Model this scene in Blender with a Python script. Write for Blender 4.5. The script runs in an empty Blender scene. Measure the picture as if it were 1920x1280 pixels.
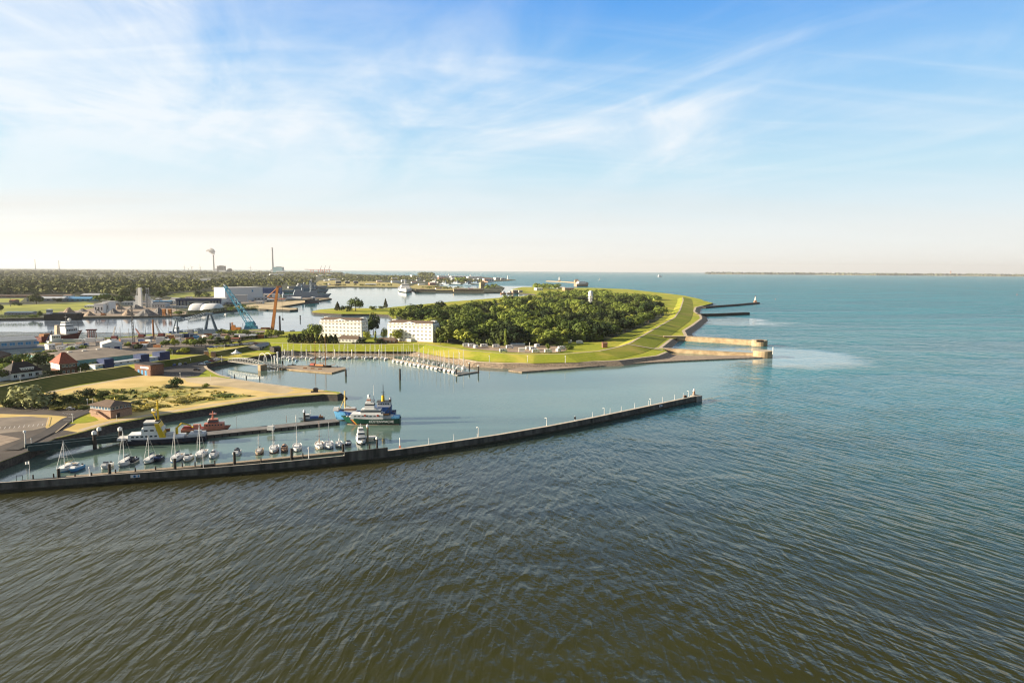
"""Aerial view over a harbour: curved mole, marina, dike, wooded park, ships, and the bay."""
SUN_E = 5.0; SKY_E = .078; EXPO = 1.36
CL_AMT = .84
# sky colours by height over the horizon, in the units of the sky texture
SKYC = [(4.9, 4.88, 4.7), (4.3, 4.65, 4.8), (2.5, 3.9, 4.7), (1.15, 2.85, 4.75), (.28, 1.7, 4.5), (.40, .50, .70)]  # last stop, above the view, is darkened to cut fill light
SKYW = (5.2, 4.95, 4.5); CLC = (4.7, 4.9, 5.1)
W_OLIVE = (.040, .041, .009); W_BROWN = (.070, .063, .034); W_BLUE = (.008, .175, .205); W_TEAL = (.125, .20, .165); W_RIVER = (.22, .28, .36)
W_BUMP = .62; HAZE = 2.0e-5
import bpy, bmesh, math, random
from mathutils import Vector, Matrix
from math import sin, cos, pi, radians as R_
random.seed(7)
SC = bpy.context.scene
COL = SC.collection
CAMH = 80.0
F = 1280.0
PITCH = math.atan(133/1280)
ROLL = 0.0065
fw = Vector((0, cos(PITCH), -sin(PITCH)))
r0 = Vector((1, 0, 0)); u0 = Vector((0, sin(PITCH), cos(PITCH)))
rt = r0*cos(ROLL)+u0*sin(ROLL); up = -r0*sin(ROLL)+u0*cos(ROLL)
CAM = Vector((0, 0, CAMH))

def P(px, py, z=0.0):
    """ground point seen at photo pixel px, py on the level z"""
    d = fw*F + rt*(px-960) + up*(640-py)
    t = (z-CAMH)/d.z
    if t <= 0 or t > 60: t = 60
    q = CAM + d*t
    return Vector((q.x, q.y, z))
def S(px, py, z=0.0):
    """photo pixels per metre there"""
    return F/((P(px, py, z)-CAM).dot(fw))
def PL(pts, z=0.0): return [P(a, b, z) for a, b in pts]
def ang(a, b): return math.atan2(b.y-a.y, b.x-a.x)

# ------------------------------------------------------------ materials
MATS = {}
def mat(name, col, rough=.7, var=.25, scale=.6, metal=0, col2=None, bump=0, spec=.3, detail=5, stretch=None, lo=.35, hi=.65):
    if name in MATS: return MATS[name]
    m = bpy.data.materials.new(name); m.use_nodes = True
    nt = m.node_tree; b = nt.nodes['Principled BSDF']
    tc = nt.nodes.new('ShaderNodeTexCoord'); nz = nt.nodes.new('ShaderNodeTexNoise')
    nz.inputs['Scale'].default_value = scale; nz.inputs['Detail'].default_value = detail
    if stretch:
        mp = nt.nodes.new('ShaderNodeMapping'); mp.inputs['Scale'].default_value = stretch
        nt.links.new(tc.outputs['Object'], mp.inputs['Vector']); nt.links.new(mp.outputs[0], nz.inputs['Vector'])
    else: nt.links.new(tc.outputs['Object'], nz.inputs['Vector'])
    rp = nt.nodes.new('ShaderNodeValToRGB')
    c2 = col2 or tuple(max(0, c*(1-var)) for c in col)
    rp.color_ramp.elements[0].position = lo; rp.color_ramp.elements[1].position = hi
    rp.color_ramp.elements[0].color = (*c2, 1); rp.color_ramp.elements[1].color = (*col, 1)
    nt.links.new(nz.outputs['Fac'], rp.inputs['Fac']); nt.links.new(rp.outputs['Color'], b.inputs['Base Color'])
    b.inputs['Roughness'].default_value = rough; b.inputs['Metallic'].default_value = metal
    b.inputs['Specular IOR Level'].default_value = spec
    if bump:
        bp = nt.nodes.new('ShaderNodeBump'); bp.inputs['Strength'].default_value = .6; bp.inputs['Distance'].default_value = bump
        nt.links.new(nz.outputs['Fac'], bp.inputs['Height']); nt.links.new(bp.outputs[0], b.inputs['Normal'])
    MATS[name] = m
    return m

def grassmat(name, light, dark, dry):
    """mown turf: long mowing bands, patchy tone and drier spots"""
    m = bpy.data.materials.new(name); m.use_nodes = True; MATS[name] = m
    nt = m.node_tree; b = nt.nodes['Principled BSDF']; ns = nt.nodes; ln = nt.links
    tc = ns.new('ShaderNodeTexCoord')
    def noise(sc, det, dist=0):
        n = ns.new('ShaderNodeTexNoise'); n.inputs['Scale'].default_value = sc; n.inputs['Detail'].default_value = det; n.inputs['Distortion'].default_value = dist
        ln.new(tc.outputs['Object'], n.inputs['Vector']); return n.outputs['Fac']
    def mixc(f, a, c):
        n = ns.new('ShaderNodeMix'); n.data_type = 'RGBA'
        for i, q in ((0, f), (6, a), (7, c)):
            if isinstance(q, tuple): n.inputs[i].default_value = (*q, 1)
            else: ln.new(q, n.inputs[i])
        return n.outputs[2]
    def rng(x, lo, hi):
        n = ns.new('ShaderNodeMapRange'); n.inputs[1].default_value = lo; n.inputs[2].default_value = hi; ln.new(x, n.inputs[0]); return n.outputs[0]
    wv = ns.new('ShaderNodeTexWave'); wv.bands_direction = 'Y'; wv.inputs['Scale'].default_value = .055; wv.inputs['Distortion'].default_value = 5; wv.inputs['Detail'].default_value = 3; wv.inputs['Detail Scale'].default_value = .25
    ln.new(tc.outputs['Object'], wv.inputs['Vector'])
    c = mixc(rng(noise(.5, 6), .3, .7), dark, light)
    c = mixc(rng(wv.outputs['Fac'], .1, 1.6), c, dark)
    c = mixc(rng(noise(.022, 7, .8), .48, .72), c, dry)
    ln.new(c, b.inputs['Base Color']); b.inputs['Roughness'].default_value = .95; b.inputs['Specular IOR Level'].default_value = .1
    return m
def leafmat(name, dark, light, rnd=.5):
    m = bpy.data.materials.new(name); m.use_nodes = True
    nt = m.node_tree; b = nt.nodes['Principled BSDF']
    tc = nt.nodes.new('ShaderNodeTexCoord'); nz = nt.nodes.new('ShaderNodeTexNoise')
    nz.inputs['Scale'].default_value = .35; nz.inputs['Detail'].default_value = 4
    oi = nt.nodes.new('ShaderNodeObjectInfo')
    ad = nt.nodes.new('ShaderNodeMath'); ad.operation = 'MULTIPLY_ADD'
    ad.inputs[1].default_value = rnd; nt.links.new(oi.outputs['Random'], ad.inputs[0])
    nt.links.new(nz.outputs['Fac'], ad.inputs[2])
    sb = nt.nodes.new('ShaderNodeMath'); sb.operation = 'SUBTRACT'; sb.inputs[1].default_value = rnd*.5
    nt.links.new(ad.outputs[0], sb.inputs[0])
    rp = nt.nodes.new('ShaderNodeValToRGB')
    rp.color_ramp.elements[0].position = .28; rp.color_ramp.elements[1].position = .75
    rp.color_ramp.elements[0].color = (*dark, 1); rp.color_ramp.elements[1].color = (*light, 1)
    nt.links.new(tc.outputs['Object'], nz.inputs['Vector'])
    nt.links.new(sb.outputs[0], rp.inputs['Fac']); nt.links.new(rp.outputs[0], b.inputs['Base Color'])
    b.inputs['Roughness'].default_value = .75; b.inputs['Specular IOR Level'].default_value = .15
    MATS[name] = m
    return m

leafmat('leaf_mid', (.038, .066, .014), (.26, .32, .055))
leafmat('leaf_dark', (.020, .036, .012), (.12, .145, .03))
leafmat('leaf_light', (.12, .16, .025), (.36, .38, .06))
leafmat('leaf_grey', (.16, .18, .07), (.40, .40, .17))
mat('glass_pale', (.20, .17, .14), .25, .3, .6)
leafmat('leaf_conifer', (.016, .026, .008), (.075, .075, .02))
leafmat('leaf_far', (.022, .034, .012), (.16, .17, .045))
leafmat('leaf_haze', (.11, .13, .08), (.20, .21, .13))  # far leaf colour paled to paint in distance haze
leafmat('leaf_dry', (.20, .18, .03), (.52, .42, .09))
mat('bark', (.09, .065, .045)); mat('white', (.80, .79, .76), .45, .06); mat('white_old', (.72, .70, .66), .6, .18, .8)
mat('cream', (.87, .86, .83), .7, .07, .5); mat('cream_trim', (.66, .52, .36), .7, .1); mat('roof_brown', (.20, .14, .10), .8, .25, .5)
mat('roof_red', (.36, .10, .055), .75, .3, .8); mat('roof_dark', (.035, .028, .027), .7, .3, .8)
mat('brick', (.24, .125, .085), .85, .35, 1.2); mat('brick_pale', (.42, .27, .19), .85, .3, 1.0)
mat('glass', (.03, .045, .06), .12, .3, .4, spec=.6); mat('glass_blue', (.05, .14, .24), .12, .3, .4, spec=.6)
mat('concrete', (.36, .34, .30), .85, .35, .35); mat('concrete_dark', (.13, .125, .11), .85, .45, .25, col2=(.05, .05, .042))
mat('concrete_tan', (.46, .35, .21), .85, .3, .2, col2=(.30, .21, .12)); mat('coping', (.76, .66, .52), .8, .25, .5)
mat('weed', (.045, .045, .03), .6, .5, .5); mat('stone', (.46, .35, .24), .9, .6, .9, bump=.4, col2=(.15, .12, .09))
mat('stone_dark', (.085, .075, .065), .9, .5, .8, bump=.4); mat('timber', (.46, .36, .25), .8, .3, 1.2); mat('timber_dark', (.05, .042, .036), .8, .4, 1)
mat('black', (.02, .02, .022), .6, .3); mat('grey', (.30, .31, .32), .6, .2); mat('grey_light', (.52, .54, .55), .55, .15)
mat('grey_blue', (.13, .19, .25), .55, .2); mat('grey_dark', (.10, .105, .11), .6, .25); mat('naval_grey', (.30, .35, .39), .55, .15)
mat('steel', (.42, .43, .42), .4, .2, metal=.3); mat('navy', (.016, .022, .045), .4, .3); mat('blue', (.03, .10, .32), .4, .2)
mat('blue_dark', (.012, .035, .13), .45, .2); mat('blue_light', (.10, .33, .58), .45, .2); mat('teal_dark', (.02, .055, .06), .5, .3)
mat('crane_blue', (.05, .28, .42), .5, .25); mat('crane_orange', (.58, .22, .05), .55, .3); mat('rust', (.34, .14, .05), .8, .5, 1)
mat('yellow', (.78, .52, .02), .45, .15); mat('yellow_pale', (.72, .55, .22), .5, .2); mat('green_hull', (.012, .085, .055), .4, .25)
mat('red', (.46, .10, .06), .45, .2); mat('red_dark', (.17, .03, .025), .6, .35, .3); mat('coral', (.60, .23, .15), .5, .15)
mat('wood', (.30, .12, .04), .5, .3, 2); mat('deck_green', (.10, .16, .14), .7, .2); mat('teal_roof', (.16, .36, .42), .6, .2)
mat('gold', (.72, .42, .03), .5, .1); mat('canvas_blue', (.03, .06, .16), .8, .2); mat('canvas_grey', (.09, .09, .10), .8, .2)
mat('concrete_wall', (.17, .165, .14), .85, .5, 1.0, col2=(.03, .031, .026), stretch=(.35, .35, .05), detail=6, lo=.3, hi=.7)
mat('asphalt', (.085, .075, .068), .9, .25, .12, col2=(.055, .05, .047)); mat('asphalt_brown', (.115, .095, .08), .9, .3, .1)
mat('gravel', (.30, .25, .20), .95, .3, .1); mat('gravel_grey', (.24, .23, .22), .95, .3, .3, bump=.3); mat('gravel_warm', (.40, .31, .23), .95, .3, .3, bump=.3)
mat('pave_warm', (.44, .33, .23), .9, .2, .1); mat('path', (.60, .49, .34), .9, .2, .2); mat('sand', (.66, .52, .31), .95, .3, .06)
mat('dry_grass', (.76, .56, .23), .95, .3, .05, col2=(.58, .42, .13), detail=8); mat('brush_ground', (.70, .54, .19), .95, .3, .045, col2=(.26, .26, .05), detail=8)
grassmat('grass', (.46, .45, .055), (.25, .30, .025), (.58, .47, .10)); mat('grass_field', (.42, .42, .05), .95, .3, .01, col2=(.20, .23, .035), detail=8)
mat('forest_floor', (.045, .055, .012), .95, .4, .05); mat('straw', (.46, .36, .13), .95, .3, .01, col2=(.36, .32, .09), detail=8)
mat('ground_far', (.07, .08, .03), .95, .4, .004, detail=8); grassmat('grass_shaded', (.135, .14, .024), (.075, .09, .014), (.19, .17, .04))  # last one: darkened turf copy, paints shade of slopes facing away from the sun

# ------------------------------------------------------------ mesh helper
class MB:
    def __init__(s): s.v = []; s.f = []; s.m = []
    def add(s, vs, fs, m=0):
        n = len(s.v); s.v += [tuple(q) for q in vs]
        for q in fs: s.f.append(tuple(i+n for i in q)); s.m.append(m)
        return s
    def box(s, x, y, z, sx, sy, sz, m=0, rz=0, tx=1, ty=1):
        c, k = cos(rz), sin(rz); vs = []
        for zz, fx, fy in ((z, 1, 1), (z+sz, tx, ty)):
            for a, b in ((-1, -1), (1, -1), (1, 1), (-1, 1)):
                dx, dy = a*sx/2*fx, b*sy/2*fy
                vs.append((x+dx*c-dy*k, y+dx*k+dy*c, zz))
        return s.add(vs, [(3, 2, 1, 0), (4, 5, 6, 7), (0, 1, 5, 4), (1, 2, 6, 5), (2, 3, 7, 6), (3, 0, 4, 7)], m)
    def prism(s, poly, z0, z1, m=0, mt=None):
        n = len(poly); a = sum(poly[i][0]*poly[(i+1) % n][1]-poly[(i+1) % n][0]*poly[i][1] for i in range(n))
        if a < 0: poly = poly[::-1]
        vs = [(q[0], q[1], z0) for q in poly]+[(q[0], q[1], z1) for q in poly]
        s.add(vs, [(i, (i+1) % n, n+(i+1) % n, n+i) for i in range(n)], m)
        return s.add([(q[0], q[1], z1) for q in poly], [tuple(range(n))], m if mt is None else mt)
    def flat(s, poly, z, m=0):
        n = len(poly); a = sum(poly[i][0]*poly[(i+1) % n][1]-poly[(i+1) % n][0]*poly[i][1] for i in range(n))
        if a < 0: poly = poly[::-1]
        return s.add([(q[0], q[1], z) for q in poly], [tuple(range(n))], m)
    def tube(s, a, b, r, r2=None, n=6, m=0):
        a, b = Vector(a), Vector(b); d = (b-a)
        if d.length < 1e-6: return s
        d.normalize(); r2 = r if r2 is None else r2
        x = d.orthogonal().normalized(); y = d.cross(x)
        vs = [a+(x*cos(2*pi*i/n)+y*sin(2*pi*i/n))*r for i in range(n)]+[b+(x*cos(2*pi*i/n)+y*sin(2*pi*i/n))*r2 for i in range(n)]
        return s.add(vs, [(i, (i+1) % n, n+(i+1) % n, n+i) for i in range(n)]+[tuple(range(n))[::-1], tuple(range(n, 2*n))], m)
    def ball(s, c, rx, ry=None, rz=None, nu=8, nv=5, m=0, half=False):
        ry = ry or rx; rz = rz or rx; vs = []; fs = []
        for j in range(nv+1):
            th = (pi/2 if half else pi)*j/nv
            for i in range(nu):
                ph = 2*pi*i/nu
                vs.append((c[0]+rx*sin(th)*cos(ph), c[1]+ry*sin(th)*sin(ph), c[2]+rz*cos(th)))
        for j in range(nv):
            for i in range(nu):
                fs.append((j*nu+i, (j+1)*nu+i, (j+1)*nu+(i+1) % nu, j*nu+(i+1) % nu))
        return s.add(vs, fs, m)
    def hip(s, x, y, z, sx, sy, h, ridge=.5, m=0):
        """hip roof, ridge along x; ridge=1 gives a gable"""
        a, b = sx/2, sy/2; r = a*ridge
        vs = [(x-a, y-b, z), (x+a, y-b, z), (x+a, y+b, z), (x-a, y+b, z), (x-r, y, z+h), (x+r, y, z+h)]
        return s.add(vs, [(0, 1, 5, 4), (1, 2, 5), (2, 3, 4, 5), (3, 0, 4), (3, 2, 1, 0)], m)
    def sweep(s, line, prof, m=0, ms=None):
        """profile of (offset to the left, height) swept along a line"""
        n = len(line); k = len(prof); vs = []
        for i, q in enumerate(line):
            a = line[max(0, i-1)]; b = line[min(n-1, i+1)]
            t = Vector((b[0]-a[0], b[1]-a[1])).normalized(); nx, ny = -t.y, t.x
            for o, z in prof: vs.append((q[0]+nx*o, q[1]+ny*o, z))
        for j in range(k-1):
            fs = [(i*k+j, i*k+j+1, (i+1)*k+j+1, (i+1)*k+j) for i in range(n-1)]
            s.add([], [], 0); base = len(s.v)-0
            s.add(vs, fs, ms[j] if ms else m)
        s.add(vs[:k], [tuple(range(k))], m); s.add(vs[-k:], [tuple(range(k))[::-1]], m)
        return s
    def lattice(s, a, b, w, n, r, m=0, w2=None):
        a, b = Vector(a), Vector(b); d = (b-a).normalized(); x = d.orthogonal().normalized(); y = d.cross(x)
        w2 = w if w2 is None else w2; prev = None
        for i in range(n+1):
            t = i/n; c = a.lerp(b, t); ww = (w*(1-t)+w2*t)/2
            ring = [c+x*ww+y*ww, c-x*ww+y*ww, c-x*ww-y*ww, c+x*ww-y*ww]
            if prev:
                for k in range(4):
                    s.tube(prev[k], ring[k], r, n=4, m=m); s.tube(prev[k], ring[(k+1) % 4], r*.7, n=3, m=m)
            prev = ring
        return s
    def build(s, name, mats, parent=None, loc=None, rz=0, smooth=False):
        me = bpy.data.meshes.new(name); me.from_pydata(s.v, [], s.f)
        if isinstance(mats, str): mats = [mats]
        for q in mats: me.materials.append(MATS[q])
        me.polygons.foreach_set('material_index', s.m)
        if smooth: me.polygons.foreach_set('use_smooth', [True]*len(s.f))
        me.update()
        o = bpy.data.objects.new(name, me); COL.objects.link(o)
        if parent: o.parent = parent
        if loc is not None: o.location = loc
        o.rotation_euler.z = rz
        return o

def tag(o, label=None, cat=None, group=None, kind=None):
    if label: o['label'] = label
    if cat: o['category'] = cat
    if group: o['group'] = group
    if kind: o['kind'] = kind
    return o
def thing(name, label, cat, loc, rz=0, group=None):
    o = bpy.data.objects.new(name, None); COL.objects.link(o); o.empty_display_size = .5
    o.location = loc; o.rotation_euler.z = rz
    return tag(o, label, cat, group)
def struct(o): o['kind'] = 'structure'; return o
def kids(o): return [c for c in ALLK.get(o.name, [])]
def dup(root, loc, rz=0, label=None, group=None, s=None):
    c = root.copy(); COL.objects.link(c); c.location = loc; c.rotation_euler.z = rz
    if label: c['label'] = label
    if group: c['group'] = group
    if s: c.scale = (s, s, s) if not isinstance(s, tuple) else s
    for ch in list(root.children):
        d = ch.copy(); COL.objects.link(d); d.parent = c
        for g in list(ch.children):
            e = g.copy(); COL.objects.link(e); e.parent = d
    return c
ORD = 'first second third fourth fifth sixth seventh eighth ninth tenth eleventh twelfth thirteenth fourteenth fifteenth sixteenth seventeenth eighteenth nineteenth twentieth'.split()
def od(i): return ORD[i] if i < 20 else 'last'

# ------------------------------------------------------------ camera, sun, sky
cd = bpy.data.cameras.new('camera'); cam = bpy.data.objects.new('camera', cd); COL.objects.link(cam)
cd.lens = 24; cd.sensor_width = 36; cd.clip_start = 1; cd.clip_end = 200000
M = Matrix((rt, up, -fw)).transposed().to_4x4(); M.translation = CAM; cam.matrix_world = M
SC.camera = cam
SUN_EL = R_(15); SUN_AZ = Vector((-.993, -.12)).normalized()
sd = Vector((SUN_AZ.x*cos(SUN_EL), SUN_AZ.y*cos(SUN_EL), sin(SUN_EL)))
sl = bpy.data.lights.new('sun', 'SUN'); sl.energy = SUN_E; sl.angle = R_(.5); sl.color = (1, .86, .66)
so = bpy.data.objects.new('sun', sl); COL.objects.link(so); so.rotation_mode = 'QUATERNION'
so.rotation_quaternion = (-sd).to_track_quat('-Z', 'Y'); so.location = (0, 0, 300)

w = bpy.data.worlds.new('World'); SC.world = w; w.use_nodes = True
nt = w.node_tree; bg = nt.nodes['Background']; bg.inputs['Strength'].default_value = SKY_E
def N(t, **kw):
    n = nt.nodes.new(t)
    for k, v in kw.items(): setattr(n, k, v)
    return n
def L(a, b): nt.links.new(a, b)
def math_(op, a, b=None, c=None, clamp=False):
    n = N('ShaderNodeMath', operation=op, use_clamp=clamp)
    for i, q in enumerate((a, b, c)):
        if q is None: continue
        if isinstance(q, (int, float)): n.inputs[i].default_value = q
        else: L(q, n.inputs[i])
    return n.outputs[0]
def mix(f, a, b):
    n = N('ShaderNodeMix', data_type='RGBA')
    for i, q in ((0, f), (6, a), (7, b)):
        if isinstance(q, (int, float)): n.inputs[i].default_value = q
        elif isinstance(q, tuple): n.inputs[i].default_value = (*q, 1)
        else: L(q, n.inputs[i])
    return n.outputs[2]
sky = N('ShaderNodeTexSky', sky_type='NISHITA'); sky.sun_disc = False
sky.sun_elevation = SUN_EL; sky.sun_rotation = math.atan2(SUN_AZ.x, SUN_AZ.y); sky.altitude = 0
sky.air_density = 1.0; sky.dust_density = .6; sky.ozone_density = 2.5
tc = N('ShaderNodeTexCoord'); sx = N('ShaderNodeSeparateXYZ'); L(tc.outputs['Generated'], sx.inputs[0])
el = math_('MAXIMUM', sx.outputs[2], 0.0)
den = math_('ADD', el, .10)
cx = math_('DIVIDE', sx.outputs[0], den); cy = math_('DIVIDE', sx.outputs[1], den)
cv = N('ShaderNodeCombineXYZ'); L(cx, cv.inputs[0]); L(cy, cv.inputs[1])
def cloud(az, along, across, detail, rough, dist, seed):
    """cloud texture on a flat layer overhead, drawn out along the compass bearing az"""
    mp = N('ShaderNodeMapping', vector_type='TEXTURE'); mp.inputs['Rotation'].default_value = (0, 0, R_(90-az)); mp.inputs['Scale'].default_value = (along, across, 1)
    mp.inputs['Location'].default_value = seed
    L(cv.outputs[0], mp.inputs[0])
    n = N('ShaderNodeTexNoise'); n.inputs['Scale'].default_value = 1; n.inputs['Detail'].default_value = detail
    n.inputs['Roughness'].default_value = rough; n.inputs['Distortion'].default_value = dist
    L(mp.outputs[0], n.inputs['Vector']); return n.outputs['Fac']
def ramp(x, a, b):
    n = N('ShaderNodeMapRange', interpolation_type='SMOOTHSTEP'); n.inputs[1].default_value = a; n.inputs[2].default_value = b
    L(x, n.inputs[0]); return n.outputs[0]
fibA = cloud(-33, 2.4, .75, 9, .60, 1.3, (3.1, 1.7, 0))
fibB = cloud(20, 3.0, .60, 9, .60, 1.5, (7.4, 4.2, 0))
soft = cloud(-30, 2.2, 1.1, 8, .58, 1.2, (2.3, 9.1, 0))
# the cirrus bank lies over the west (left) half of the sky and thins to the east
azx = math_('DIVIDE', sx.outputs[0], math_('MAXIMUM', sx.outputs[1], .2))
west = ramp(azx, .50, -.50)
body = ramp(math_('ADD', soft, math_('MULTIPLY', west, .25)), .45, .90)
fib = math_('MAXIMUM', ramp(fibA, .34, .80), math_('MULTIPLY', ramp(fibB, .40, .80), .8))
bank = math_('MULTIPLY', body, math_('MULTIPLY_ADD', fib, .55, .48))
fibC = cloud(84, 2.6, .55, 9, .60, 1.2, (5.2, 2.8, 0))
wisp = math_('MULTIPLY', math_('MAXIMUM', math_('MULTIPLY', ramp(fibB, .40, .95), ramp(soft, .36, .70)), ramp(fibC, .42, .95)), .60)
veil = math_('MULTIPLY', math_('MULTIPLY', ramp(soft, .22, .72), ramp(el, .50, .16)), .26)
wisp = math_('ADD', wisp, veil)
cl = math_('ADD', math_('MULTIPLY', bank, 1.05), wisp, clamp=True)
cl = math_('MULTIPLY', cl, ramp(el, .05, .19))
cl = math_('MULTIPLY', cl, math_('MULTIPLY_ADD', math_('MULTIPLY', ramp(el, .24, .37), ramp(azx, -.5, -.15)), -.6, 1.0))
low = math_('MULTIPLY', math_('MULTIPLY', ramp(cloud(86, 7.0, 1.6, 7, .55, 1.0, (1.2, 6.3, 0)), .40, .66), math_('MULTIPLY', ramp(el, .02, .05), ramp(el, .13, .08))), math_('MULTIPLY_ADD', west, .42, .12))
hz = math_('POWER', math_('SUBTRACT', 1.0, el, clamp=True), 9.0)
warm = ramp(azx, .5, -.7)
grad = N('ShaderNodeValToRGB'); L(el, grad.inputs[0])
cr = grad.color_ramp; cr.elements[0].position = 0; cr.elements[1].position = .50
cr.elements[0].color = (*SKYC[0], 1); cr.elements[1].color = (*SKYC[5], 1)
for p_, c_ in ((.06, SKYC[1]), (.14, SKYC[2]), (.25, SKYC[3]), (.37, SKYC[4])):
    e = cr.elements.new(p_); e.color = (*c_, 1)
tint = mix(.93, sky.outputs[0], grad.outputs[0])
hor = mix(math_('MULTIPLY', math_('POWER', math_('SUBTRACT', 1.0, el, clamp=True), 14.0), math_('MULTIPLY', warm, .42)), tint, SKYW)
full = mix(math_('MULTIPLY', cl, CL_AMT), mix(low, hor, (4.0, 3.75, 3.5)), CLC)
# the unseen southern sky, behind the viewer, is dimmed to cut fill light
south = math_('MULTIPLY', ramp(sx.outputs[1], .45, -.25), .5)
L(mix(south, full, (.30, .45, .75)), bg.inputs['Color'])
SC.view_settings.view_transform = 'Standard'; SC.view_settings.look = 'None'; SC.view_settings.gamma = 1
SC.view_settings.exposure = EXPO
SC.cycles.max_bounces = 6; SC.cycles.volume_bounces = 0; SC.cycles.use_denoising = True
SC.cycles.sample_clamp_indirect = 4; SC.cycles.filter_width = 1.2
# ------------------------------------------------------------ water
def water_mat():
    m = bpy.data.materials.new('sea_water'); m.use_nodes = True; MATS['sea_water'] = m
    nt = m.node_tree; b = nt.nodes['Principled BSDF']
    def N(t, **kw):
        n = nt.nodes.new(t)
        for k, v in kw.items(): setattr(n, k, v)
        return n
    def L(a, q): nt.links.new(a, q)
    def mth(op, a, c=None, d=None, clamp=False):
        n = N('ShaderNodeMath', operation=op, use_clamp=clamp)
        for i, q in enumerate((a, c, d)):
            if q is None: continue
            if isinstance(q, (int, float)): n.inputs[i].default_value = q
            else: L(q, n.inputs[i])
        return n.outputs[0]
    def mr(x, a, c, lo=0.0, hi=1.0):
        n = N('ShaderNodeMapRange', interpolation_type='SMOOTHSTEP')
        for i, q in ((1, a), (2, c), (3, lo), (4, hi)): n.inputs[i].default_value = q
        L(x, n.inputs[0]); return n.outputs[0]
    def mix(f, a, c):
        n = N('ShaderNodeMix', data_type='RGBA')
        for i, q in ((0, f), (6, a), (7, c)):
            if isinstance(q, (int, float)): n.inputs[i].default_value = q
            elif isinstance(q, tuple): n.inputs[i].default_value = (*q, 1)
            else: L(q, n.inputs[i])
        return n.outputs[2]
    tc = N('ShaderNodeTexCoord'); pos = tc.outputs['Object']
    sp = N('ShaderNodeSeparateXYZ'); L(pos, sp.inputs[0]); X, Y = sp.outputs[0], sp.outputs[1]
    def waves(dx, dy, across, along, detail, rough, dist, seed):
        # crest lines run along (dx,dy)
        mp = N('ShaderNodeMapping', vector_type='TEXTURE'); a = math.atan2(dy, dx)
        mp.inputs['Rotation'].default_value = (0, 0, a); mp.inputs['Scale'].default_value = (along, across, 1)
        mp.inputs['Location'].default_value = (seed, seed*.7, 0)
        L(pos, mp.inputs[0]); n = N('ShaderNodeTexNoise'); L(mp.outputs[0], n.inputs['Vector'])
        n.inputs['Scale'].default_value = 1; n.inputs['Detail'].default_value = detail
        n.inputs['Roughness'].default_value = rough; n.inputs['Distortion'].default_value = dist
        return n.outputs['Fac']
    A = waves(-.56, .83, 2.9, 11, 1.4, .5, .3, 13)
    A2 = waves(-.74, .67, 1.4, 6, 1.5, .5, .3, 71)
    B = waves(.05, 1, 1.8, 8, 1.4, .5, .4, 37)
    B2 = waves(.30, .95, 4.6, 12, 1.5, .5, .5, 5)
    C = waves(1, .2, .9, 1.5, 1, .5, .2, 19)
    # the sea is sheltered inside the curved mole: distance behind a line through the mole
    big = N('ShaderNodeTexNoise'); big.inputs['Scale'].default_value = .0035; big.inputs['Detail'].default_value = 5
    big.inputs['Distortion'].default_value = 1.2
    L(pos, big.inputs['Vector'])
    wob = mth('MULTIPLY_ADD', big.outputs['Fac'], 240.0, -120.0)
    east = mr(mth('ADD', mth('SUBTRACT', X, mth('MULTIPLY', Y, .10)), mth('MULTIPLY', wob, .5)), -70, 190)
    # shelter: mole line from M0 to M1, and everything west of its head
    (ax, ay, _), (bx, by, _) = MOLE_W[0], MOLE_W[1]
    t = Vector((bx-ax, by-ay)).normalized(); nx, ny = -t.y, t.x
    (cx_, cy_, _), (ex, ey, _) = MOLE_W[2], MOLE_W[3]
    t2 = Vector((ex-cx_, ey-cy_)).normalized(); mx, my = -t2.y, t2.x
    d1 = mth('ADD', mth('MULTIPLY', X, nx), mth('MULTIPLY_ADD', Y, ny, -(ax*nx+ay*ny)))
    d2 = mth('ADD', mth('MULTIPLY', X, mx), mth('MULTIPLY_ADD', Y, my, -(cx_*mx+cy_*my)))
    d = mth('MINIMUM', d1, d2)
    head = mth('ADD', mth('MULTIPLY', mth('SUBTRACT', X, ex), 1.0), mth('MULTIPLY', mth('SUBTRACT', Y, ey), -.42))
    head = mth('ADD', head, mth('MULTIPLY', wob, .25))
    shel = mth('MULTIPLY', mth('MULTIPLY', mr(d, -1, 3), mr(head, 40, -25)), mr(Y, 800, 640))
    river = mth('MULTIPLY', mth('MULTIPLY', mr(Y, 800, 860), mr(X, 300, 120)), mr(Y, 3900, 3300)); shel2 = mth('MAXIMUM', shel, river)
    wA = mr(east, 0, 1, .22, 1.45); wB = mr(east, 0, 1, 1.0, .12)
    def ridge(x):   # sharp crests, wide troughs
        r_ = mth('SUBTRACT', 1.0, mth('ABSOLUTE', mth('MULTIPLY_ADD', x, 4.0, -2.0)))
        return mth('MAXIMUM', r_, -.6)
    # calm slick patches off the entrance moles and between the jetties
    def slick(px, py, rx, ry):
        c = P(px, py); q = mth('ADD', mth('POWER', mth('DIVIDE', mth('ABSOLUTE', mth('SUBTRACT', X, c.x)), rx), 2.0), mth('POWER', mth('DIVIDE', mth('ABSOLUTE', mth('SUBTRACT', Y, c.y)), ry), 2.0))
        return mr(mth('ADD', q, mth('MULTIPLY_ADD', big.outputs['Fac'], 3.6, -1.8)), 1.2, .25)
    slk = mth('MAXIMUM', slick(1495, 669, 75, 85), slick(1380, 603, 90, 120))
    h = mth('ADD', mth('MULTIPLY', A, mth('MULTIPLY', wA, 1.25)), mth('MULTIPLY', A2, mth('MULTIPLY', wA, .26)))
    h = mth('ADD', h, mth('MULTIPLY', ridge(A), mth('MULTIPLY', wA, .09)))
    h = mth('ADD', h, mth('MULTIPLY', B, mth('MULTIPLY', wB, .85)))
    h = mth('ADD', h, mth('MULTIPLY', B2, mth('MULTIPLY', wB, 1.1)))
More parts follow.
